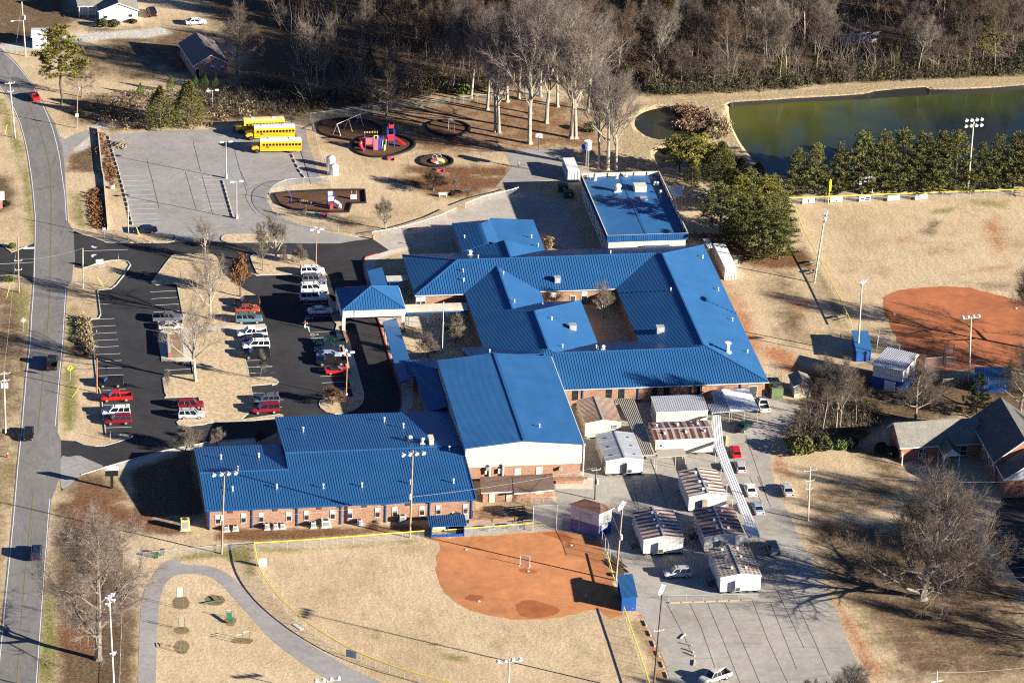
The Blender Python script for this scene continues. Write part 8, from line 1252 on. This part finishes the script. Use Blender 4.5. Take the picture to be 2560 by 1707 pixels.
for k, lab, t_, u, v, tu, tv, w in (('grove0', 'dark trunked tall tree at the left of the playground grove', 'A2', 2110, 1000, 2100, 0, .9), ('grove1', 'tall tree with a dark trunk beside a pale trunk in the grove', 'A2', 2180, 1205, 2140, 100, .8), ('grove2', 'pale straight trunk at the left front of the playground grove', 'A2', 2215, 1210, 2260, 30, .8), ('grove0', 'double trunked pale tree behind the basketball hoop', 'A3', 160, 1310, 200, -60, .95), ('grove1', 'straight pale tree just behind the double trunked tree', 'A3', 165, 1035, 150, -60, .85), ('grove2', 'dark based tall tree in the middle of the grove', 'A3', 312, 1122, 360, -100, .95), ('grove1', 'pale tall tree at the back of the grove', 'A3', 415, 975, 420, -80, .85), ('grove0', 'largest pale tree of the playground grove', 'A3', 540, 1260, 560, -60, 1.1), ('grove2', 'pale trunk touching the largest tree of the grove', 'A3', 578, 1262, 640, 0, .95),
    ('grove2', 'tall tree standing at the left back of the grove by the fence', 'A2', 1960, 900, 1960, -60, .95), ('grove0', 'tall tree at the fence behind the left pair of the grove', 'A2', 2290, 930, 2290, -80, .95), ('grove1', 'tall tree at the far back of the grove near the woods', 'A3', 60, 900, 60, -140, .95), ('grove2', 'tall tree behind the largest tree of the grove', 'A3', 690, 1010, 690, -20, .95), ('grove0', 'tall tree in the gap between the grove and the woods', 'A3', 260, 880, 260, -160, .9),
    ('grove1', 'leftmost dark trunk by the small pond, left of three', 'A3', 795, 1535, 780, 480, .8), ('grove2', 'middle dark trunk by the small pond, with the broadest crown', 'A3', 870, 1548, 930, 480, 1.0), ('grove0', 'right dark trunk by the small pond, leaning over the water', 'A3', 950, 1555, 1080, 620, .85)): T(k, lab, (t_, u, v), (t_, tu, tv), 'grove_tree', w, 'tall trees of the playground grove')
fr_ = 'evergreen row behind the outfield fence'
for i, (u, v, tv, w) in enumerate(((260, 212, 1380, 1.0), (420, 205, 1345, 1.0), (640, 205, 1330, .95), (850, 198, 1270, 1.05), (1040, 190, 1240, .95), (1210, 182, 1235, 1.0), (1400, 178, 1225, 1.0), (1560, 172, 1210, .95), (1700, 170, 1220, 1.05), (1930, 160, 1300, 1.0), (2080, 155, 1290, 1.0), (2230, 148, 1190, 1.1), (2420, 140, 1150, 1.1))): T('fir%d' % (i % 2), 'full conical evergreen in the row between the outfield fence and the pond', ('B4', u, v), ('A4', u, tv-60+rnd.uniform(0, 110)), 'evergreen_tree', w*rnd.uniform(1.1, 1.45), fr_)
for k, lab, t_, u, v, t2, tu, tv, w, n in (('pine1', 'round crowned bright pine against the side of the metal building', 'B3', 1890, 640, 'B3', 1880, 95, 1.35, 'pine_tree'), ('fir0', 'tall dark evergreen at the corner of the baseball outfield', 'B4', 95, 800, 'B4', 90, 330, 1.35, 'evergreen_tree'), ('fir1', 'tallest dark evergreen behind the round pine', 'B3', 2290, 790, 'B3', 2260, 280, 1.4, 'evergreen_tree'), ('fir0', 'dark evergreen deep in the clump right of the metal building', 'B3', 2180, 560, 'B3', 2160, 120, 1.4, 'evergreen_tree'), ('fir1', 'evergreen at the top of the clump beside the pond bank', 'B4', 40, 420, 'B4', 20, 30, 1.5, 'evergreen_tree'),
    ('ypine', 'broad yellow olive conifer beside the dark pond, leftmost', 'A3', 1520, 1600, 'A3', 1530, 1240, 2.0, 'evergreen_tree'), ('ypine', 'yellow green conifer at the pond edge above the metal building', 'A3', 1680, 1620, 'A3', 1680, 1230, 1.9, 'evergreen_tree'), ('cedar0', 'olive conifer between the metal building and the pond', 'A3', 1900, 1640, 'A3', 1900, 1290, 2.1, 'evergreen_tree'), ('cedar1', 'dense conifer behind the sheet metal lean to', 'B3', 1640, 110, 'A3', 1650, 1450, 1.5, 'evergreen_tree'), ('fir0', 'evergreen just left of the outfield corner fence', 'B4', 30, 650, 'B4', 10, 200, 1.35, 'evergreen_tree'), ('ypine', 'yellowish pine in the middle of the clump by the metal building', 'B3', 2070, 420, 'B3', 2060, 40, 1.5, 'pine_tree'), ('cedar0', 'low olive conifer filling the gap beside the round pine', 'B3', 2040, 650, 'B3', 2040, 330, 1.9, 'evergreen_tree'), ('cedar1', 'olive conifer behind the round pine and below the pond bank', 'B3', 1990, 300, 'B3', 1990, -40, 1.8, 'evergreen_tree'), ('fir1', 'evergreen between the round pine and the tall front pair', 'B3', 2130, 640, 'B3', 2120, 230, 1.4, 'evergreen_tree'), ('ypine', 'yellow green pine behind the tall front pair', 'B3', 2310, 430, 'B3', 2300, 40, 1.6, 'pine_tree'), ('fir0', 'evergreen behind the outfield corner, close to the fence', 'B4', 120, 620, 'B4', 130, 200, 1.4, 'evergreen_tree'), ('cedar1', 'olive conifer beside the pond bank right of the dark pond', 'A3', 2080, 1640, 'A3', 2090, 1440, 1.9, 'evergreen_tree'), ('cedar0', 'conifer at the lower corner of the pond bank', 'A3', 2240, 1640, 'A3', 2240, 1470, 1.7, 'evergreen_tree'), ('fir1', 'evergreen in the middle back of the clump', 'B3', 2160, 330, 'B3', 2160, -30, 1.6, 'evergreen_tree'),
    ('fir1', 'dark conifer right of the lean to', 'B3', 1960, 220, 'A3', 2100, 1400, 1.2, 'evergreen_tree')): T(k, lab, (t_, u, v), (t2, tu, tv), n, w)
for k, lab, u, v, tu, tv, w in (('tall0', 'leaning bare tree at the left of the thicket below the white stand', 370, 810, 350, 180, .9), ('tall2', 'tallest bare tree of the thicket below the white stand', 480, 835, 500, 60, 1.1), ('tall1', 'pale bare tree in the middle of the thicket', 620, 850, 640, 140, .9), ('tall0', 'bare tree leaning right in the thicket', 650, 845, 780, 110, 1.0), ('tall3', 'brown bare tree at the right of the thicket', 800, 730, 900, 240, 1.0), ('whip1', 'thin bare sapling at the left of the thicket', 290, 830, 260, 560, 1.0), ('oak0', 'spreading bare tree standing before the church wing', 1342, 690, 1340, 90, 1.0), ('oak1', 'bare tree at the right edge beside the baseball infield', 2290, 650, 2250, -60, 1.0)): T(k, lab, ('C4', u, v), ('C4', tu, tv), wide=w)
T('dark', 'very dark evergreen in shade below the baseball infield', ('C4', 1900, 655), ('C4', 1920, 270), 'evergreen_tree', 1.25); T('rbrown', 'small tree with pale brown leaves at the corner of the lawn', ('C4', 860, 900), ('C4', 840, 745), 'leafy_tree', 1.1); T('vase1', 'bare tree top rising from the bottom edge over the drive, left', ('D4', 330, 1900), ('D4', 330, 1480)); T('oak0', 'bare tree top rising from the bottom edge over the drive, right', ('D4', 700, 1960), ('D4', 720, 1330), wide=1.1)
# wood evergreens and bare trees of the pond bank
for k, lab, u, v, tu, tv, w in (('ypine', 'bright green tall pine standing out in the middle of the woods', 1385, 400, 1400, -60, 1.2), ('cedar0', 'pointed cedar at the pond bank, left of a pair', 1320, 725, 1325, 465, .75), ('cedar1', 'cedar at the pond bank, right of a pair', 1445, 745, 1440, 530, .85), ('cedar0', 'olive cedar in the brush beyond the small pond', 1830, 730, 1840, 580, 1.0), ('cedar1', 'yellow olive shrub conifer behind the leaning grove tree', 1040, 760, 1040, 590, 1.0)): T(k, lab, ('A3', u, v), ('A3', tu, tv), 'evergreen_tree', w)
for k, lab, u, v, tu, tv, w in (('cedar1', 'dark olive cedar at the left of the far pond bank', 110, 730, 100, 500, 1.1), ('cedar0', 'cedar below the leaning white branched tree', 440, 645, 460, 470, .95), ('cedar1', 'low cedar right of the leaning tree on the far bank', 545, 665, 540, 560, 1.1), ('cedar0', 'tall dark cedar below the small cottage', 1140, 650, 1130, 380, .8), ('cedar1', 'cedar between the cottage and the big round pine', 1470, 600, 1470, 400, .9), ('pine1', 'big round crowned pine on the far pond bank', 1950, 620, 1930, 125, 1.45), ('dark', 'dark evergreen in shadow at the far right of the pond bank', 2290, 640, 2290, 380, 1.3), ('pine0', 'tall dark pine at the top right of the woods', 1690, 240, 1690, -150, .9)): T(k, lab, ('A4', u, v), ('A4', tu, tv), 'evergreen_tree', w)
for k, lab, u, v, tu, tv, w in (('tall1', 'white branched tree beside the small cottage', 520, 470, 560, -80, 1.1), ('whip1', 'brown bare tree in front of the white branched tree', 280, 680, 290, 280, 1.1), ('whip0', 'thin pale saplings left of the cottage bank', 640, 690, 640, 470, .8), ('whip1', 'pale thin tree on the bank below the cottage', 740, 785, 740, 540, .8), ('tall2', 'slender bare tree in front of the cottage', 1000, 400, 1000, 40, .7), ('tall0', 'slender bare tree at the corner of the cottage', 935, 430, 950, 90, .7), ('tall1', 'pale bare tree at the top right of the woods', 1760, 330, 1800, -40, 1.0)): T(k, lab, ('A4', u, v), ('A4', tu, tv), wide=w)
for k, lab, u, v, tu, tv, w in (('tall2', 'bare tree with a narrow fan crown beyond the small pond', 1685, 700, 1690, 60, .8), ('whip1', 'bare tree with a dense narrow crown beyond the small pond', 1885, 690, 1900, 320, 1.2), ('tall1', 'pale trunk at the right of the middle woods', 2320, 400, 2330, -60, .8), ('whip0', 'brown bushy bare tree behind the pair of cedars', 1090, 640, 1090, 350, 1.3), ('whip1', 'pale two stemmed tree on the bank', 1530, 740, 1520, 380, 1.2), ('tall2', 'straight bare tree left of the bright pine', 1035, 360, 1040, -80, .6), ('tall1', 'thin pale straight trunk left of the bright pine', 985, 480, 980, 60, .55)): T(k, lab, ('A3', u, v), ('A3', tu, tv), wide=w)
# mass of the woods: individual trees
def inside(p, poly):
    c = False; n = len(poly)
    for i in range(n):
        a, b = poly[i], poly[(i+1) % n]
        if (a.y > p.y) != (b.y > p.y) and p.x < a.x+(p.y-a.y)/(b.y-a.y)*(b.x-a.x): c = not c
    return c
def scatter(poly, n, dmin, r, avoid=(), tries=40000):
    x0, x1, y0, y1 = min(p.x for p in poly), max(p.x for p in poly), min(p.y for p in poly), max(p.y for p in poly); out = []
    for _ in range(tries):
        if len(out) >= n: break
        p = Vector((r.uniform(x0, x1), r.uniform(y0, y1), 0))
        if inside(p, poly) and all((p-q).length > dmin for q in out) and not any(inside(p, a) for a in avoid): out.append(p)
    return out
wr = random.Random(5); WOOD = P('Z 690,235 700,262 880,228 1000,218 1130,202 1290,186 1480,192 1500,212 1700,202 1900,188 2080,182 2360,166 2520,150 2520,-45 690,-45 640,60')
house_av = P('A4 440,760 1250,720 1280,200 480,170')
wp = scatter(WOOD, 262, 5.0, wr, [house_av, P('Z 620,300 980,250 960,120 620,60')])
for p in wp:
    k = wr.choice(('tall0', 'tall1', 'tall2', 'tall3', 'tall2', 'tall0', 'oak1', 'whip0', 'whip1')); h = wr.uniform(12, 22) if k[:4] == 'tall' else wr.uniform(10, 15) if k[:3] == 'oak' else wr.uniform(6, 11)
    place(k, p, h, 'bare grey brown tree in the dense winter woods beyond the school', 'woodland_tree', 'tree', 'bare trees of the winter woods', wide=wr.uniform(.8, 1.1))
for p in scatter(WOOD, 16, 9, random.Random(8), [house_av]): place(wr.choice(('cedar0', 'cedar1', 'cedar1')), p, wr.uniform(4, 7.5), 'dark olive cedar half hidden among the bare woodland trees', 'cedar_tree', 'tree', 'cedars inside the winter woods', wide=wr.uniform(.8, 1.1))
# trees just outside the view whose shadows fall into it
for x, y, h, k in ((95, -112, 22, 'oak0'), (104, -96, 24, 'oak1'), (112, -118, 24, 'oak0'), (122, -75, 22, 'tall0'), (110, -30, 18, 'oak1'), (100, -12, 18, 'oak0'), (118, -45, 20, 'tall2'), (92, -122, 20, 'oak1'), (100, -108, 25, 'boak'), (118, -98, 24, 'oak0'), (88, -134, 18, 'oak1')): place(k, Vector((x, y, 0)), h, 'bare tree beyond the right edge of the view casting long shadows over the lawn', 'bare_tree', 'tree', 'trees beyond the right edge', wide=1.1)
# brush
def brush(name, poly, n, hmin, hmax, stick, leaf, leafn, seed, lab):
    r = random.Random(seed); a, b = MB(), MB()
    for p in scatter(poly, n, .05, r, tries=n*6):
        h = r.uniform(hmin, hmax)
        for _ in range(4): d = Vector((r.gauss(0, .28), r.gauss(0, .28), 1)).normalized(); twig(a, p+Vector((r.gauss(0, .25), r.gauss(0, .25), 0)), d, h*r.uniform(.6, 1.1), .028, r); twig(a, p+d*h*.45, (d+perp(d, r)*.6).normalized(), h*.45, .02, r); twig(a, p+d*h*.3, (d+perp(d, r)*.8).normalized(), h*.5, .02, r)
        if r.random() < leafn:
            for _ in range(12): leafq(b, p+Vector((r.gauss(0, .5), r.gauss(0, .5), abs(r.gauss(h*.4, h*.3)))), r.uniform(.15, .32), r)
    m = len(a.v); a.v += b.v; a.f += [tuple(i+m for i in f) for f in b.f]; a.mi += [1]*len(b.f); o = a.build(name, [stick, leaf]); tag(o, lab, 'brush', kind='stuff')
brush('brush', P('Z 690,262 880,234 1000,222 1130,208 1290,190 1480,196 1500,216 1700,206 1900,192 2080,186 2400,168 2400,140 2080,155 1900,160 1700,172 1500,178 1290,160 1130,175 880,205 690,225'), 1500, 1.2, 3.2, 'twigr', 'olive', .55, 1, 'tangled brown and olive brush along the edge of the woods')
brush('brush', P('A1 1200,1190 1000,1200 900,1110 860,900 1250,860 1900,830 2334,870 A2 300,1060 480,1050 480,880 200,700 A1 2334,700 2334,1090 1850,1130 1950,1175'), 620, .8, 2.2, 'twigr', 'straw', .5, 2, 'dry tan brush between the grey lot and the brick house')
brush('brush', P('Z 690,262 500,268 470,230 560,190 690,200'), 260, 1.2, 3.2, 'twig', 'olive', .5, 3, 'thicket of bare brush left of the woods'); brush('brush', P('Z 700,20 1500,10 2352,0 2352,130 1500,150 700,190'), 1500, .8, 2.6, 'twig', 'olive', .25, 4, 'low undergrowth inside the woods')
brush('brush', P('A3 1230,880 1500,870 2334,840 A4 700,770 1500,725 2334,690 2334,560 1500,620 700,660 0,720 A3 1800,720 1230,740'), 900, 1.2, 3.4, 'twig', 'olive', .9, 11, 'olive green brush along the far pond bank')
brush('sapling_thicket', WOOD, 1700, 5, 13, 'twigg', 'olive', .0, 12, 'mass of thin pale saplings filling the woods between the larger trees')
brush('reeds', P('A3 1480,985 1620,975 1760,1020 1815,1080 1800,1140 1690,1195 1560,1180 1480,1150 1560,1100 1640,1080 1520,1040'), 340, .5, 1.3, 'reed', 'reed', .9, 5, 'pinkish dry reeds standing in the small pond'); brush('reeds', P('A3 1830,1110 1960,1120 1990,1230 1850,1280 1780,1250'), 130, 1.0, 2.0, 'straw', 'straw', .8, 6, 'pale dry reeds between the two ponds'); brush('thicket', P('C4 140,880 300,680 700,560 1050,560 1050,740 800,860 500,900 420,980 200,980'), 420, 1.0, 3.0, 'twig', 'olive', .3, 7, 'tangled undergrowth below the bare trees of the thicket')
brush('creeper', P('A1 880,1210 960,1240 1050,1568 B1 1100,150 950,60 A1 900,1500'), 120, .2, .7, 'twigr', 'brownleaf', .5, 8, 'low reddish scrub beside the grey lot'); brush('scrub', P('B1 730,1330 815,1345 835,1568 C1 850,120 790,60 B1 700,1540'), 160, .4, 1.3, 'twigr', 'straw', .8, 9, 'grey brown scrub along the verge beside the road stalls'); brush('ivy', P('B1 800,200 900,150 960,380 965,520 830,500'), 120, .15, .5, 'twigr', 'brownleaf', .9, 10, 'red brown scrub west of the low grey wall')
def shrub(label, base, h, w, mat, seed, leaf=.22, n=900):
    r = random.Random(seed); b = W(*base); t = thing('shrub', label, 'shrub', b); sm, lm = MB(), MB()
    for _ in range(9): twig(sm, Vector((0, 0, 0)), Vector((r.gauss(0, .4), r.gauss(0, .4), 1)).normalized(), h*.8, .04, r)
    for _ in range(n):
        v = Vector((r.gauss(0, 1), r.gauss(0, 1), r.gauss(0, 1))).normalized()*r.uniform(.6, 1.0)**.5; p = Vector((v.x*w, v.y*w, max(.05, h*.48+v.z*h*.5))); k = 1+.25*math.sin(5*v.x+seed)*math.cos(4*v.y); leafq(lm, Vector((p.x*k, p.y*k, p.z)), leaf*r.uniform(.6, 1.2), r)
    sm.build('stems', 'bark3', t); lm.build('leaves', mat, t)
for a in (('large olive green shrub mound at the end of the concrete drive', ('C4', 300, 990), 3.2, 2.6, 'cedar', 1, .3, 1500), ('mixed green shrub mound right of the larger mound', ('C4', 500, 960), 2.6, 1.8, 'olive', 2, .28, 900), ('small bright green shrub at the corner of the lawn', ('C4', 665, 955), 1.9, 1.3, 'lgreen', 3, .22, 600), ('dark green shrub beside the pale leaved small tree', ('C4', 740, 940), 2.2, 1.4, 'dgreen', 4), ('tan green rounded shrub at the north block corner', ('F1', 2120, 600), 2.8, 1.3, 'straw', 5, .2, 900), ('dark round shrub beside the church wing, left one', ('C4', 1030, 985), 2.0, 1.1, 'dgreen', 6), ('dark round shrub beside the church wing, right one', ('C4', 1125, 1020), 2.0, 1.3, 'dgreen', 7), ('brown shrub at the left corner of the white house', ('A1', 930, 245), 1.9, 1.3, 'olive', 8), ('brown shrub under the gable of the white house', ('A1', 1035, 240), 1.5, 1.3, 'olive', 9), ('low shrub at the right corner of the white house', ('A1', 1210, 210), .9, .9, 'olive', 10), ('dark green clump at the foot of the small birch', ('B2', 1790, 212), .8, .6, 'dgreen', 11, .15, 300), ('yellow green shrub in the mulch corner of the side street', ('B1', 115, 690), 1.0, .8, 'lgreen', 12, .18, 400), ('green plants in the round edged bed by the side street', ('B1', 85, 990), .9, 1.3, 'lgreen', 13, .18, 400), ('green creeper on the fence behind the ring of bars', ('A2', 1900, 850), 1.8, 2.0, 'lgreen', 14, .25, 500), ('dark green shrub under the grove by the court', ('A3', 710, 1200), 2.2, 1.4, 'cedar', 15, .25, 700), ('evergreen shrub below the business sign', ('B1', 40, 310), 1.1, 1.0, 'dgreen', 16)): shrub(*a)
for k_ in list(PR):
    o, ch, H, used = PR[k_]
    if not used:
        for c, gs in ch: bpy.data.objects.remove(c)
        bpy.data.objects.remove(o)
